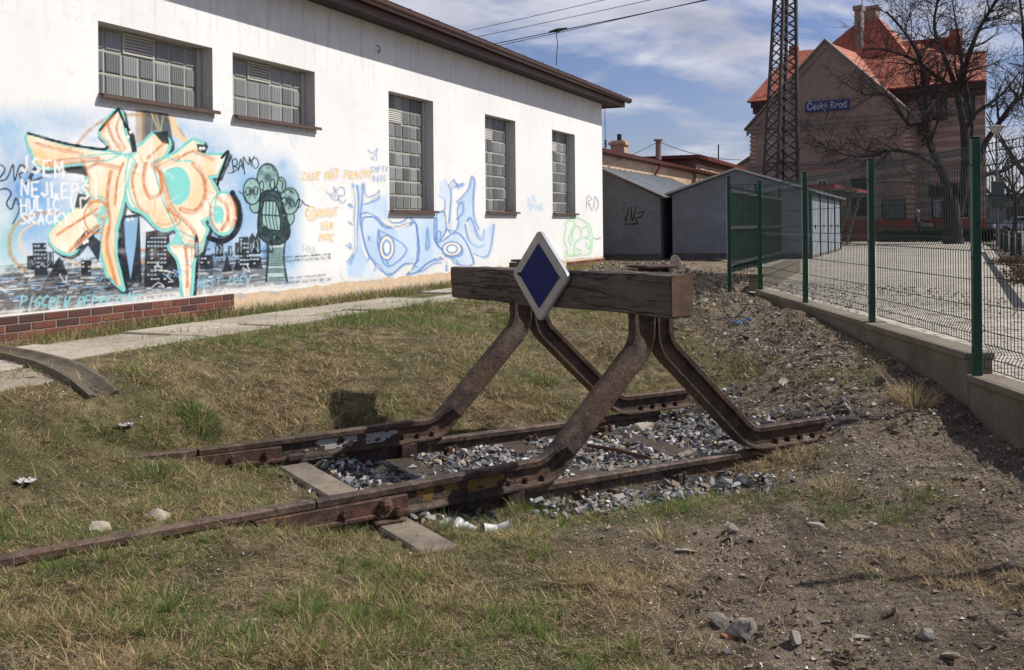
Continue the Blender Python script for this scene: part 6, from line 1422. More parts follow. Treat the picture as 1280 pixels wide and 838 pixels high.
# grass along the foot of the wall
n = 26000; U = rng.uniform(-6, 17.5, n); O_ = np.abs(rng.normal(.22, .13, n))+.04; k = (rng.random(n) < .2+.8*sst(.35, .6, fbm(U*1.3, O_*3, 7, 4))) & (O_ < .52)
U = U[k]; O_ = O_[k]; n = len(U); X = A0[0]+U*DG[0]+O_*NG[0]; Y = A0[1]+U*DG[1]+O_*NG[1]; ig = rng.random(n) < .45
col = np.where(ig[:, None], np.array([.10, .15, .03])[None], np.array([.44, .34, .18])[None])*rng.uniform(.6, 1.2, (n, 1))
V, F, C = blades(np.stack([X, Y, np.full(n, .655)], -1), 3, rng.uniform(.05, .19, n), rng.uniform(.1, .9, n), rng.uniform(0, 6.28, n), rng.uniform(.005, .008, n)*np.clip(Y/10, .9, 2), col, rng.uniform(.1, .4, n))
o = big_mesh('wall_foot_grass', V, F, M['grassmat'], {'tint': C}); o['kind'] = 'stuff'; o['label'] = 'strip of grass growing between the wall and the path'

# ------------------------------------------------------------------ stones
ICO_V = None
bm = bmesh.new(); bmesh.ops.create_icosphere(bm, subdivisions=1, radius=1.0); ICO_V = np.array([v.co[:] for v in bm.verts]); ICO_F = np.array([[v.index for v in f.verts] for f in bm.faces]); bm.free()
def hull_proto(k):
    bm = bmesh.new()
    for _ in range(k):
        p = rng.normal(size=3); p /= np.linalg.norm(p); p *= rng.uniform(.75, 1.05); bm.verts.new(tuple(p*np.array([1.15, .9, .8])))
    r = bmesh.ops.convex_hull(bm, input=bm.verts); bmesh.ops.delete(bm, geom=[g for g in r['geom_interior'] if isinstance(g, bmesh.types.BMVert)], context='VERTS')
    bmesh.ops.triangulate(bm, faces=bm.faces); bm.verts.ensure_lookup_table(); V = np.array([v.co[:] for v in bm.verts]); bm.verts.index_update(); F = np.array([[v.index for v in f.verts] for f in bm.faces]); bm.free(); return V, F
PROTO = [hull_proto(int(k)) for k in (6, 7, 7, 8, 8, 9, 10, 7, 8, 9)]
def stones(name, X, Y, Z, S, cols, label=None, flat=(.5, .95), mat=None):
    n = len(X); pk = rng.integers(0, len(PROTO), n); VV = []; FF = []; CC = []; base = 0
    for i, (pv, pf) in enumerate(PROTO):
        ii = np.nonzero(pk == i)[0]; m_ = len(ii)
        if m_ == 0: continue
        q = rng.normal(size=(m_, 4)); q /= np.linalg.norm(q, axis=1)[:, None]; a, b, c, d = q.T
        Rm = np.stack([1-2*(c*c+d*d), 2*(b*c-a*d), 2*(b*d+a*c), 2*(b*c+a*d), 1-2*(b*b+d*d), 2*(c*d-a*b), 2*(b*d-a*c), 2*(c*d+a*b), 1-2*(b*b+c*c)], -1).reshape(m_, 3, 3)
        V = np.einsum('nij,kj->nki', Rm, pv)*S[ii][:, None, None]; V[:, :, 2] *= rng.uniform(*flat, m_)[:, None]
        V = V+np.stack([X[ii], Y[ii], Z[ii]], -1)[:, None, :]
        VV.append(V.reshape(-1, 3)); FF.append(((np.arange(m_)*len(pv))[:, None, None]+pf[None]).reshape(-1, 3)+base); CC.append(np.repeat(cols[ii][:, None, :], len(pv), 1).reshape(-1, 3)); base += m_*len(pv)
    o = big_mesh(name, np.concatenate(VV), np.concatenate(FF), mat or M['stones'], {'tint': np.concatenate(CC)}); o['kind'] = 'stuff'
    if label: o['label'] = label
    return o
n = 60000; S0 = rng.uniform(-1.6, 3.6, n); W0 = rng.uniform(-.85, 1.75, n); X = N0[0]+S0*DT[0]+W0*DW[0]; Y = N0[1]+S0*DT[1]+W0*DW[1]
d = ballast(X, Y)
sl_ = np.zeros(n, bool)
for sc_ in (-.44, .47, 1.38): sl_ |= (np.abs(S0-sc_) < .105) & (fbm(W0*3, S0*3+sc_, 12, 3) < .50)
sl_ |= (S0 > -1.34) & (S0 < -1.08); railz = ((np.abs(W0) < .07) & (S0 > -1.7)) | (np.abs(W0-1.507) < .07)
# dense patches between thinner, earthier ones
dens = d*(.30+.9*sst(.40, .55, fbm(X*2.2, Y*2.2, 55, 3)))*.34*np.where(S0 < -.6, .6, 1); k = (rng.random(n) < dens) & ~sl_ & ~railz; X = X[k]; Y = Y[k]; n = len(X); S = rng.uniform(.017, .044, n)*rng.uniform(.55, 1.2, n)
g = rng.choice([.10, .16, .22, .32, .50], n, p=[.2, .3, .25, .17, .08])[:, None]*np.stack([rng.uniform(.92, 1.04, n), np.full(n, .98), rng.uniform(.92, 1.08, n)], -1); g[rng.random(n) < .30] *= np.array([1.25, .98, .72])
stones('ballast_gravel', X, Y, terrain(X, Y)+S*.35+rng.uniform(0, .012, n), S, g, 'grey angular ballast stones between and beside the rails')
# dirt pebbles and rubble on the right
n = 170000; X, Y = sample(n, -1.2, 3.6, 2.9, 14, 1.5); dm_ = dirtmask(X, Y); rid = np.exp(-((X-2.4)/.55)**2)*sst(4.6, 6, Y)
k = (rng.random(n) < dm_*(.30+.38*rid+.45*sst(.52, .66, fbm(X*1.7, Y*1.7, 66, 4)))) & (X < FX-.05) & (ballast(X, Y) < .3); X = X[k]; Y = Y[k]; n = len(X)
S = np.exp(rng.normal(-5.5, .62, n))*np.clip(Y/6, .8, 1.5); S = np.clip(S, .0018, .028)
pal = np.array([[.42, .36, .28], [.26, .21, .155], [.60, .55, .47], [.15, .12, .095], [.34, .28, .21], [.20, .18, .165]]); g = pal[rng.choice(6, n, p=[.22, .24, .09, .20, .17, .08])]*rng.uniform(.75, 1.25, (n, 1))
g[rng.random(n) < .012] = np.array([.40, .17, .08])
stones('dirt_pebbles', X, Y, terrain(X, Y)+S*.2, S, g, 'small pale pebbles and crumbs of earth on the bare dirt')
n = 26000; X, Y = sample(n, -3.2, 2.0, 3.0, 9, 1.4); k = rng.random(n) < .10; X = X[k]; Y = Y[k]; n = len(X); S = rng.uniform(.003, .010, n)
stones('scattered_pebbles', X, Y, terrain(X, Y)+.006, S, pal[rng.choice(6, n)]*rng.uniform(.6, 1.1, (n, 1)), 'few small pebbles lying among the grass')
n = 60000; X, Y = sample(n, -1.0, 3.4, 2.9, 12, 1.5); k = (rng.random(n) < dirtmask(X, Y)*(.08+.5*sst(.5, .66, fbm(X*2.6, Y*2.6, 166, 4)))) & (X < FX-.04) & (ballast(X, Y) < .5); X = X[k]; Y = Y[k]; n = len(X); S = np.clip(np.exp(rng.normal(-4.75, .55, n)), .004, .034)
stones('earth_crumbs', X, Y, terrain(X, Y)+S*.1, S, np.array([[.135, .10, .07]])*rng.uniform(.6, 1.5, (n, 1)), 'brown earth clods and crumbs on the bare ground')
# twigs and dead stalks on the dirt
X, Y = sample(1500, -1.5, 3.3, 3.0, 10, 1.3); n = len(X); P = np.stack([X, Y, terrain(X, Y)+.01], -1); V, F, C = blades(P, 4, rng.uniform(.05, .20, n), rng.uniform(1.35, 1.62, n), rng.uniform(0, 6.28, n), rng.uniform(.003, .006, n), np.array([[.20, .14, .09]])*rng.uniform(.4, 1.9, (n, 1)), rng.uniform(-.15, .15, n))
o = big_mesh('dead_stalks', V, F, M['grassmat'], {'tint': C}); o['kind'] = 'stuff'; o['label'] = 'dead stalks and twigs scattered on the ground'
# rubble heap
n = 7000; X = rng.normal(2.9, .85, n); Y = rng.normal(19.3, 3.0, n); X2 = rng.normal(1.9, 1.0, 2500); Y2 = rng.normal(24.3, 1.2, 2500); X3 = rng.normal(2.75, .45, 3500); Y3 = rng.uniform(7, 17, 3500)
X = np.concatenate([X, X2, X3]); Y = np.concatenate([Y, Y2, Y3]); k = (X > (Y-25)*.42+2.3+.0*Y) | (Y < 25); k &= X < np.where(Y < 15.3, FX-.1, FX+(Y-15.3)*.38-.1); pdk = (X-A0[0])*NG[0]+(Y-A0[1])*NG[1]; k &= pdk > .5
X = X[k]; Y = Y[k]; n = len(X); S = np.clip(np.exp(rng.normal(-4.25, .55, n)), .006, .085)
g = pal[rng.choice(6, n, p=[.16, .26, .06, .26, .16, .10])]*rng.uniform(.5, 1.05, (n, 1))
stones('rubble', X, Y, terrain(X, Y)+S*.4+rng.uniform(0, .03, n), S, g, 'pale rubble and broken stone heaped between the building corner and the fence')
# chippings on the edge of the yard
n = 1300; X = rng.uniform(3.9, 6.5, n); Y = rng.normal(15.5, 2.2, n); k = (X-3.7) < (19-Y)*.8; X = X[k]; Y = Y[k]; n = len(X)
stones('yard_chippings', X, Y, yardz(Y)+.008, rng.uniform(.008, .025, n), pal[rng.choice(6, n)]*rng.uniform(.6, 1.1, (n, 1)), 'loose chippings on the paving behind the fence corner')

# single rocks that one can point to
def rock(px, py, size, label, mat='rockmat', seed=0, name='rock', cat='rock', sink=.25):
    p = TG(px, py); bm = bmesh.new(); bmesh.ops.create_icosphere(bm, subdivisions=3, radius=1.0); rr = np.random.default_rng(seed+100)
    V = np.array([v.co[:] for v in bm.verts])
    for q in range(16): d = rr.normal(size=3); d /= np.linalg.norm(d); c = rr.uniform(.32, .72); V = V-np.clip(V @ d-c, 0, None)[:, None]*d[None]*.96
    V = V*(1+.30*(fbm(V[:, 0]*2.6+seed, V[:, 1]*2.6+V[:, 2]*2.1, 5, 4)-.5)[:, None]); V = V*np.array(size)[None]*1.35
    for v, c in zip(bm.verts, V): v.co = c
    me = bpy.data.meshes.new(name); bm.to_mesh(me); bm.free(); me.materials.append(M[mat]); o = bpy.data.objects.new(name, me); COL.objects.link(o)
    o.location = (p[0], p[1], p[2]+size[2]*(.55-sink)); o.rotation_euler = (rr.uniform(-.2, .2), rr.uniform(-.2, .2), rr.uniform(0, 6)); return tag(o, label, cat)
rock(130, 664, (.055, .045, .045), 'small cream coloured rock left of the near rail', seed=1); rock(198, 650, (.085, .05, .035), 'flat white pitted rock between the half buried rails', seed=2)
rock(800, 543, (.14, .10, .075), 'large light brown rock on the ballast between the rails', seed=3); rock(897, 782, (.055, .04, .045), 'grey brown broken stone standing at the bottom of the dirt', 'rockgrey', 4)
rock(930, 792, (.07, .05, .055), 'pale brown stone beside the orange shard on the dirt', 'rockgrey', 5); rock(911, 798, (.045, .02, .012), 'flat orange brick shard lying against the pale stone', 'ornge', 6)
rock(1078, 800, (.06, .035, .012), 'thin flat cream stone flake on the bare dirt', 'rockmat', 7); rock(1188, 822, (.045, .03, .02), 'pale stone at the lower right corner of the dirt', 'rockmat', 8)
rock(918, 665, (.055, .035, .03), 'dark grey stone on the dirt below the rail end', 'rockgrey', 9); rock(1020, 658, (.07, .03, .016), 'flat whitish stone on the dirt right of the dark grey stone', 'rockmat', 10)
rock(995, 803, (.04, .03, .03), 'dark stone half sunk in the dirt near the orange shard', 'rockgrey', 11); rock(845, 324+12, (.16, .12, .22), 'pointed pale rock on the rubble in front of the dark gap', 'rockmat', 12)
rock(668, 752, (.022, .016, .012), 'tiny white stone alone on the foreground grass', 'rockmat', 13); rock(1020, 448, (.06, .05, .05), 'light brown clod on the gravelly strip beside the kerb', 'rockmat', 14)
rock(1023, 474, (.045, .03, .025), 'small reddish brick piece on the gravelly strip', 'ornge', 15); rock(855, 690, (.06, .03, .015), 'flat pale stone beside the pale grass tuft', 'rockmat', 16); rock(315, 779, (.04, .03, .016), 'small flat stone lying in the foreground grass', 'rockmat', 17)
rock(1160, 798, (.05, .035, .018), 'grey flat stone left of the corner stone on the dirt', 'rockgrey', 18); rock(1258, 652, (.05, .03, .018), 'pale stone on the dirt near the right edge of the view', 'rockmat', 19)
# crumpled paper and white litter
def paper(px, py, sz, label, seed=0):
    p = TG(px, py); rr = np.random.default_rng(seed+7); n_ = 9; V = []
    for i in range(n_):
        for j in range(n_): V.append((p[0]+(i/(n_-1)-.5)*sz+rr.normal()*sz*.05, p[1]+(j/(n_-1)-.5)*sz*.7+rr.normal()*sz*.05, p[2]+.015+abs(rr.normal())*sz*.12+.03*math.sin(i*1.3)*sz*3*math.cos(j*.9)*.3))
    F = [(i*n_+j, (i+1)*n_+j, (i+1)*n_+j+1, i*n_+j+1) for i in range(n_-1) for j in range(n_-1)]; m = MB(); m.add(V, F); o = m.build('crumpled_paper', M['white_plastic'], recalc=False, smooth=False); tag(o, label, 'litter')
paper(157, 538, .10, 'crumpled white paper on the grass between two green tufts', 1); paper(32, 608, .10, 'crumpled white paper near the left edge of the view', 2)
cups = ((555, 657, .4), (570, 661, 1.2), (590, 664, 2.6), (612, 665, 3.6), (628, 661, .2))
for i, (px, py, rz) in enumerate(cups):
    p = G(px, py, .06); lab = ('crushed white plastic cup beside the pale sleeper, leftmost of the litter row', 'white plastic cup lying on its side, second in the litter row', 'white plastic cup in the middle of the litter row', 'bright white plastic cup, second from the end of the litter row', 'white plastic cup at the straw covered end of the litter row')[i]
    m = MB(); a = np.array([math.cos(rz), math.sin(rz), .15]); pts = []; P0 = np.array([p[0], p[1], .065+.01*(i % 2)]); m.tube([P0-a*.035, P0-a*.033, P0+a*.02, P0+a*.04, P0+a*.042], [.02, .022, .028, .031, .033], 14, cap=False)
    m.tube([P0-a*.0345, P0-a*.034], .0195, 14); o = m.build('plastic_cup', M['white_plastic'], smooth=True); tag(o, lab, 'cup', 'white cups littered by the rail')
m = MB(); pts = [TG(925+q_[0], 405+q_[1])+np.array([0, 0, .02]) for q_ in ((-16, -3), (-6, 1), (2, -2), (10, 2), (16, -1), (8, -4), (-2, 3), (-12, 0))]; m.tube(sm(pts, n=5), .009, 5); o = m.build('blue_cord', simple('blue_plastic', (.03, .14, .38), None, 5, .5, 0, 0)); tag(o, 'tangled piece of blue cord on the gravelly strip beside the kerb', 'cord')
m = MB()
for (x0_, y0_, x1_, y1_) in ((735, 557, 812, 573),):
    a = G(x0_, y0_, .06); b = G(x1_, y1_, .06); m.tube([a, (a+b)/2+np.array([0, 0, .01]), b], .014, 6)
tag(m.build('iron_rod', M['rust_red']), 'reddish rusty rod lying on the ballast near the big brown rock', 'rod')

# ------------------------------------------------------------------ bare trees
def grow(base_limbs, seed, depth, dens, L0, rmin, gravity=-.03, wig=.16):
    rr = random.Random(seed); V = []; F = []
    def tube(P, Rr, n):
        b = len(V); m_ = len(P); up = None
        for i in range(m_):
            t = P[min(i+1, m_-1)]-P[max(i-1, 0)]; t = t/(np.linalg.norm(t)+1e-9)
            if up is None: a = np.array([0, 0, 1.]) if abs(t[2]) < .9 else np.array([1., 0, 0]); up = np.cross(t, a)
            up = up-t*(up @ t); up /= np.linalg.norm(up)+1e-9; sd = np.cross(t, up)
            for k in range(n): a = 2*math.pi*k/n; V.append(P[i]+Rr[i]*(math.cos(a)*up+math.sin(a)*sd))
        for i in range(m_-1):
            for k in range(n): F.append((b+i*n+k, b+i*n+(k+1) % n, b+(i+1)*n+(k+1) % n, b+(i+1)*n+k))
    def branch(p, d, L, r, lev):
        n = max(3, int(L/.28)); P = [p]; Rr = [r]; dd = d.copy()
        for i in range(n):
            dd = dd+np.array([rr.gauss(0, wig), rr.gauss(0, wig), rr.gauss(0, wig)+(-gravity if lev < 2 else gravity*.3)]); dd /= np.linalg.norm(dd); p = p+dd*L/n; P.append(p); Rr.append(max(rmin, r*(1-(i+1)/n*.8)))
        tube(P, Rr, 5 if r > .05 else 3)
        if lev < depth:
            kn = max(2, int(L*dens[lev]))
            for _ in range(kn): spawn(P, Rr, lev, L)
    def spawn(P, Rr, lev, L, lo=.15):
        t_ = rr.uniform(lo, 1)**.8*(len(P)-1); i = min(int(t_), len(P)-2); p = P[i]+(P[i+1]-P[i])*(t_-i); t = P[i+1]-P[i]; t /= np.linalg.norm(t)+1e-9
        q = np.array([rr.gauss(0, 1) for _ in range(3)]); q -= t*(q @ t); q /= np.linalg.norm(q)+1e-9; a = rr.uniform(.45, 1.1); d = t*math.cos(a)+q*math.sin(a)
        branch(p, d, L*rr.uniform(.32, .62), max(rmin, Rr[i]*rr.uniform(.35, .6)), lev+1)
    TV = None
    for (pts, r0, r1, cnt, Lc) in base_limbs:
        P = [np.array(q) for q in sm([np.array(a) for a in pts], n=4)]; m_ = len(P); Rr = [lerp(r0, r1, i/(m_-1)) for i in range(m_)]; tube(P, Rr, 8)
        for _ in range(cnt):
            spawn(P, Rr, 0, Lc, .25)
    return np.array(V), np.array(F)
TZ = 47.
def TL(L, z=TZ): return [at(x, y, z+dz) for x, y, dz in L]
tr_ = thing('bare_tree', 'large bare spreading tree with a forked trunk standing before the station', 'tree', tuple(at(1190, 302, TZ)))
V, F = grow([(TL([(1192, 306, 0), (1190, 280, 0), (1187, 250, 0)]),   .52, .40, 0, 3)], 1, 0, (1,), 3, .02)
big_mesh('trunk', V-ORG[tr_.name], F, M['bark'], smooth=True, parent=tr_)
limbs = [(TL([(1188, 270, 0), (1184, 235, 0), (1172, 205, -.3), (1158, 165, -.8), (1155, 115, -1.3), (1150, 75, -1.5), (1132, 42, -2), (1108, 15, -2.5)]), .27, .05, 32, 3.6),
         (TL([(1198, 270, 0), (1206, 225, .2), (1205, 160, .5), (1197, 115, .5), (1208, 80, .2), (1222, 40, 0), (1245, 0, 0), (1255, -40, 0)]), .29, .045, 36, 3.8),
         (TL([(1200, 130, .5), (1192, 112, .3), (1170, 96, -.3), (1140, 74, -1), (1105, 62, -1.8), (1078, 62, -2.2)]), .17, .04, 20, 3.0),
         (TL([(1196, 112, .5), (1180, 70, .8), (1168, 35, 1), (1172, 0, 1.2), (1178, -40, 1.4)]), .15, .04, 20, 3.2),
         (TL([(1172, 205, -.3), (1150, 158, -1), (1135, 156, -1.4), (1110, 120, -2), (1080, 118, -2.6), (1050, 100, -3)]), .13, .03, 18, 2.8),
         (TL([(1180, 215, 0), (1150, 196, -1), (1115, 188, -1.8), (1080, 196, -2.6), (1045, 190, -3.2), (1010, 168, -3.8)]), .15, .025, 34, 2.8),
         (TL([(1185, 235, 0), (1160, 230, -.8), (1125, 227, -1.6), (1093, 229, -2.2)]), .10, .025, 10, 2.2),
         (TL([(1208, 270, 0), (1218, 225, .5), (1229, 185, .8), (1246, 158, 1), (1266, 130, 1.2), (1280, 112, 1.4), (1281, 60, 1.6), (1276, 10, 1.8), (1270, -40, 2)]), .20, .055, 34, 3.4),
         (TL([(1205, 240, 0), (1232, 219, .5), (1256, 213, .8), (1280, 198, 1), (1310, 190, 1.4)]), .16, .05, 22, 2.8),
         (TL([(1206, 165, .5), (1222, 140, .4), (1250, 120, .2), (1275, 90, 0)]), .11, .03, 18, 2.6),
         (TL([(1205, 200, .5), (1215, 160, 1), (1200, 60, 2), (1190, 0, 2.4)]), .12, .03, 16, 3.0)]
limbs = [(a_, b_*.85, c_*.85, d_, e_) for a_, b_, c_, d_, e_ in limbs]
V, F = grow(limbs, 21, 3, (5.2, 6.2, 5.2), 3.4, .0075)
V = V-ORG[tr_.name]; big_mesh('crown', V, F, M['bark'], parent=tr_)
def small_tree(x, y, h, label, seed, sp=1.0, zb=.6):
    root = thing('bare_tree', label, 'tree', (x, y, zb)); b = np.array([x, y, zb])
    rr = random.Random(seed); V, F = grow([([b, b+np.array([.1, 0, h*.3]), b+np.array([0, .1, h*.5])], h*.03, h*.016, 0, 2)], seed, 0, (1,), 2, .02); big_mesh('trunk', V-b, F, M['bark'], parent=root)
    L = []
    for k in range(6):
        a = k*1.05+rr.uniform(-.3, .3); L.append(([b+np.array([0, 0, h*rr.uniform(.25, .45)]), b+np.array([math.cos(a)*h*.16*sp, math.sin(a)*h*.16*sp, h*.62]), b+np.array([math.cos(a)*h*.3*sp, math.sin(a)*h*.3*sp, h*rr.uniform(.85, 1.0)])], h*.014, h*.004, 9, h*.28))
    V, F = grow(L, seed+1, 2, (2.4, 2.4), 2, .016); big_mesh('crown', V-b, F, M['bark'], parent=root)
p = at(1268, 290, 85); small_tree(p[0], p[1], 8.0, 'smaller bare tree far away just right of the lamp post', 5, 1.3)
p = at(1300, 290, 70); small_tree(p[0], p[1], 9.5, 'bare tree at the far right edge of the view beyond the cars', 8, 1.3)
p = at(1248, 290, 100); small_tree(p[0], p[1], 7.5, 'distant bare tree behind the street lamp pole', 12, 1.3)
# hedge
hp0 = at(1100, 299, 53.5); hp1 = at(1243, 300, 50.5); n = 15000; T_ = rng.random(n); X = lerp(hp0[0], hp1[0], T_)+rng.normal(0, .05, n); Y = lerp(hp0[1], hp1[1], T_)+rng.uniform(-.45, .45, n)
Hh = .68+.12*(fbm(T_*22, T_*0, 3, 3)-.5)*2; Zz = .63+Hh*rng.random(n)**.7; a = rng.uniform(0, 6.28, n); s1 = rng.uniform(.03, .07, n); d1 = rng.normal(size=(n, 3)); d1 /= np.linalg.norm(d1, axis=1)[:, None]; d2 = np.cross(d1, rng.normal(size=(n, 3))); d2 /= np.linalg.norm(d2, axis=1)[:, None]
P = np.stack([X, Y, Zz], -1); V = np.stack([P-d1*s1[:, None], P+d2*s1[:, None]*.6, P+d1*s1[:, None], P-d2*s1[:, None]*.6], 1).reshape(-1, 3)-np.array([hp0[0], hp0[1], .62]); F = np.arange(4*n).reshape(n, 4); C = np.repeat((np.array([[.022, .03, .013]])*rng.uniform(.6, 1.7, (n, 1))+np.array([[.02, .008, .0]])*rng.random((n, 1))), 4, 0)
o = big_mesh('hedge', V, F, M['hedge'], {'tint': C}); o.location = (hp0[0], hp0[1], .62); tag(o, 'low dark clipped hedge running in front of the station wall', 'hedge')
# shrubs in the bed
for i, (px, py) in enumerate(((1262, 345), (1272, 356), (1250, 330))):
    p = G(px, py, .66); n = 900; d1 = rng.normal(size=(n, 3)); d1[:, 2] = np.abs(d1[:, 2])*.5+.1; d1 /= np.linalg.norm(d1, axis=1)[:, None]
    P = d1*rng.uniform(.05, .5, (n, 1))*np.array([[1.3, 1.0, .55]]); e = rng.normal(size=(n, 3)); e /= np.linalg.norm(e, axis=1)[:, None]; s1 = rng.uniform(.02, .05, (n, 1)); f2 = np.cross(e, d1)
    V = np.stack([P-e*s1, P+f2*s1*.5, P+e*s1, P-f2*s1*.5], 1).reshape(-1, 3); C = np.repeat(np.array([[.13, .075, .045]])*rng.uniform(.4, 1.4, (n, 1)), 4, 0)
    o = big_mesh('low_shrub', V, np.arange(4*n).reshape(n, 4), M['hedge'], {'tint': C}); o.location = (p[0]+.35, p[1], .66); tag(o, ('brown dormant low shrub in the middle of the planting bed', 'brown dormant low shrub at the near end of the planting bed', 'brown dormant low shrub nearest the bollards in the bed')[i], 'shrub', 'dormant shrubs in the planting bed')

# ------------------------------------------------------------------ person behind the hedge
def skin_mesh(name, verts, edges, radii, mat, parent, sub=2):
    me = bpy.data.meshes.new(name); me.from_pydata(verts, edges, []); o = bpy.data.objects.new(name, me); COL.objects.link(o)
    sk = o.modifiers.new('skin', 'SKIN'); sk.use_smooth_shade = True
    for v, r in zip(me.skin_vertices[0].data, radii): v.radius = (r, r) if np.isscalar(r) else r
    me.skin_vertices[0].data[0].use_root = True
    su = o.modifiers.new('sub', 'SUBSURF'); su.levels = sub; su.render_levels = sub
    bpy.context.view_layer.update(); dg = bpy.context.evaluated_depsgraph_get(); m2 = bpy.data.meshes.new_from_object(o.evaluated_get(dg)); bpy.data.objects.remove(o)
    m2.materials.clear(); m2.materials.append(mat); m2.name = name; o = bpy.data.objects.new(name, m2); COL.objects.link(o); o.parent = parent; m2.shade_smooth(); return o
pp = at(1146, 300, 55.5); pn = thing('person', 'person in dark jacket with light hood standing behind the hedge by the station', 'person', (pp[0], pp[1], .63), -.5)
V = [(0, 0, .95), (.0, 0, 1.15), (.02, 0, 1.36), (.03, 0, 1.46), (.05, 0, 1.56), (.06, 0, 1.66),
     (.01, .20, 1.38), (.05, .26, 1.12), (.20, .20, .98), (.27, .16, .97), (.01, -.20, 1.38), (.05, -.26, 1.12), (.20, -.20, .98), (.27, -.16, .97),
     (0, .10, .88), (.03, .11, .48), (-.01, .11, .09), (.13, .13, .03), (0, -.10, .88), (.03, -.11, .48), (-.01, -.11, .09), (.13, -.13, .03)]
E_ = [(0, 1), (1, 2), (2, 3), (3, 4), (4, 5), (2, 6), (6, 7), (7, 8), (8, 9), (2, 10), (10, 11), (11, 12), (12, 13), (0, 14), (14, 15), (15, 16), (16, 17), (0, 18), (18, 19), (19, 20), (20, 21)]
Rr = [(.12, .16), (.11, .15), (.11, .17), .06, .075, .085, .07, .052, .04, .032, .07, .052, .04, .032, .085, .062, .045, .04, .085, .062, .045, .04]
skin_mesh('body', V, E_, Rr, simple('dark_clothes_skin', (.05, .045, .045), None, 5, .8, 0, 0), pn)
V = [(0, 0, .93), (.0, 0, 1.16), (.02, 0, 1.38), (.03, 0, 1.45), (.01, .21, 1.38), (.05, .27, 1.12), (.19, .21, .99), (.01, -.21, 1.38), (.05, -.27, 1.12), (.19, -.21, .99)]
skin_mesh('jacket', V, [(0, 1), (1, 2), (2, 3), (2, 4), (4, 5), (5, 6), (2, 7), (7, 8), (8, 9)], [(.15, .19), (.14, .18), (.13, .20), .08, .085, .068, .052, .085, .068, .052], simple('dark_jacket', (.035, .037, .045), (.05, .05, .06), 6, .8, 0, .1), pn)
m = MB(); m.lathe((.055, 0, 1.51), [(.06, 0), (.098, .05), (.108, .12), (.095, .19), (.055, .24), (.01, .255)], 14); m.build('hood', simple('light_hood', (.42, .38, .34), None, 6, .9, 0, .1), pn, smooth=True)
# ------------------------------------------------------------------ world, sun, camera
w = bpy.data.worlds.new('World'); SC.world = w; w.use_nodes = True; nt = w.node_tree; nt.nodes.clear()
def wn(t, **k):
    x = nt.nodes.new(t)
    for a, b in k.items(): setattr(x, a, b)
    return x
EL, AZ = R(45), math.atan2(.985, .17)
sky = wn('ShaderNodeTexSky', sky_type='NISHITA', sun_disc=False, sun_elevation=EL, sun_rotation=AZ); sky.air_density = 1.0; sky.dust_density = .3; sky.ozone_density = 4.5
tc = wn('ShaderNodeTexCoord'); sx = wn('ShaderNodeSeparateXYZ'); nt.links.new(tc.outputs['Generated'], sx.inputs[0])
def wm(op, a, b=0.0, clamp=False):
    x = wn('ShaderNodeMath', operation=op, use_clamp=clamp)
    for s, v in zip(x.inputs, (a, b)):
        if isinstance(v, bpy.types.NodeSocket): nt.links.new(v, s)
        else: s.default_value = v
    return x.outputs[0]
den = wm('ADD', wm('MAXIMUM', sx.outputs[2], 0.0), .30)
cx = wn('ShaderNodeCombineXYZ'); nt.links.new(wm('DIVIDE', sx.outputs[0], den), cx.inputs[0]); nt.links.new(wm('DIVIDE', sx.outputs[1], den), cx.inputs[1])
mp = wn('ShaderNodeMapping'); nt.links.new(cx.outputs[0], mp.inputs['Vector']); mp.inputs['Location'].default_value = (3.3, 1.7, 0); mp.inputs['Scale'].default_value = (.9, 1.5, 1)
no = wn('ShaderNodeTexNoise'); nt.links.new(mp.outputs[0], no.inputs['Vector']); no.inputs['Scale'].default_value = 2.1; no.inputs['Detail'].default_value = 10; no.inputs['Roughness'].default_value = .56; no.inputs['Distortion'].default_value = .35
cr = wn('ShaderNodeValToRGB'); cr.color_ramp.elements[0].position = .455; cr.color_ramp.elements[1].position = .60; nt.links.new(no.outputs['Fac'], cr.inputs['Fac'])
no2 = wn('ShaderNodeTexNoise'); nt.links.new(mp.outputs[0], no2.inputs['Vector']); no2.inputs['Scale'].default_value = 3.4; no2.inputs['Detail'].default_value = 7
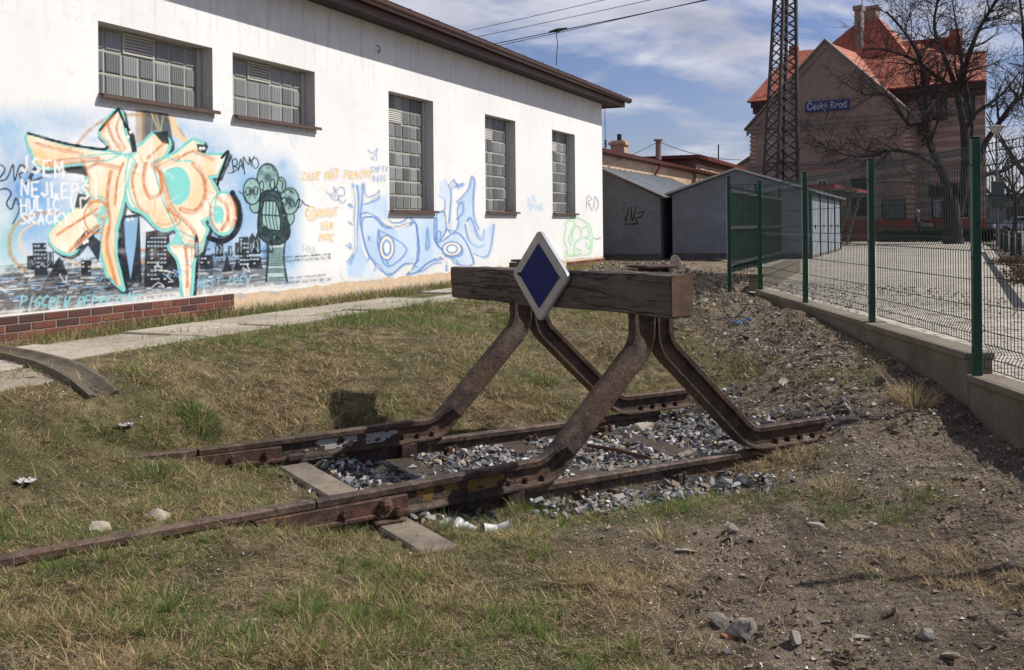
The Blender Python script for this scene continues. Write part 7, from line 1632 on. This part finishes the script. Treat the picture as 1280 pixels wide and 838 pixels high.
cr2 = wn('ShaderNodeValToRGB'); e = cr2.color_ramp.elements; e[0].position = .3; e[0].color = (5.2, 5.5, 6.8, 1); e[1].position = .7; e[1].color = (10.2, 10.3, 11.2, 1); nt.links.new(no2.outputs['Fac'], cr2.inputs['Fac'])
fac = wm('MULTIPLY', cr.outputs['Color'], .92, True)
mx = wn('ShaderNodeMix', data_type='RGBA'); nt.links.new(fac, mx.inputs[0]); tn = wn('ShaderNodeMix', data_type='RGBA', blend_type='MULTIPLY'); tn.inputs[0].default_value = 1; nt.links.new(sky.outputs[0], tn.inputs[6]); tn.inputs[7].default_value = (1.12, .98, 1.14, 1); nt.links.new(tn.outputs[2], mx.inputs[6]); nt.links.new(cr2.outputs[0], mx.inputs[7])
bg = wn('ShaderNodeBackground'); bg.inputs['Strength'].default_value = .074; nt.links.new(mx.outputs[2], bg.inputs['Color'])
out = wn('ShaderNodeOutputWorld'); nt.links.new(bg.outputs[0], out.inputs['Surface'])
sl = bpy.data.lights.new('sun', 'SUN'); sl.energy = 5.0; sl.angle = R(.53); sl.color = (1, .955, .885)
so = bpy.data.objects.new('sun', sl); COL.objects.link(so)
Ld = Vector((.985*math.cos(EL), .17*math.cos(EL), math.sin(EL))); so.rotation_euler = Ld.to_track_quat('Z', 'Y').to_euler(); so.location = (20, -5, 30)
cam = bpy.data.cameras.new('camera'); co = bpy.data.objects.new('camera', cam); COL.objects.link(co)
co.matrix_world = Matrix.Translation((0, 0, CZ)) @ Matrix.Rotation(R(90), 4, 'X') @ Matrix.Rotation(-ROLL, 4, 'Z')
cam.sensor_width = 36; cam.lens = 36*FPX/1280; cam.shift_y = -(419-283.3)/1280; cam.clip_end = 3000; cam.clip_start = .05
SC.camera = co
SC.view_settings.view_transform = 'Standard'; SC.view_settings.look = 'None'; SC.view_settings.exposure = .10; SC.view_settings.gamma = 1
SC.render.engine = 'CYCLES'; SC.cycles.max_bounces = 6; SC.cycles.transparent_max_bounces = 12; SC.cycles.use_denoising = True
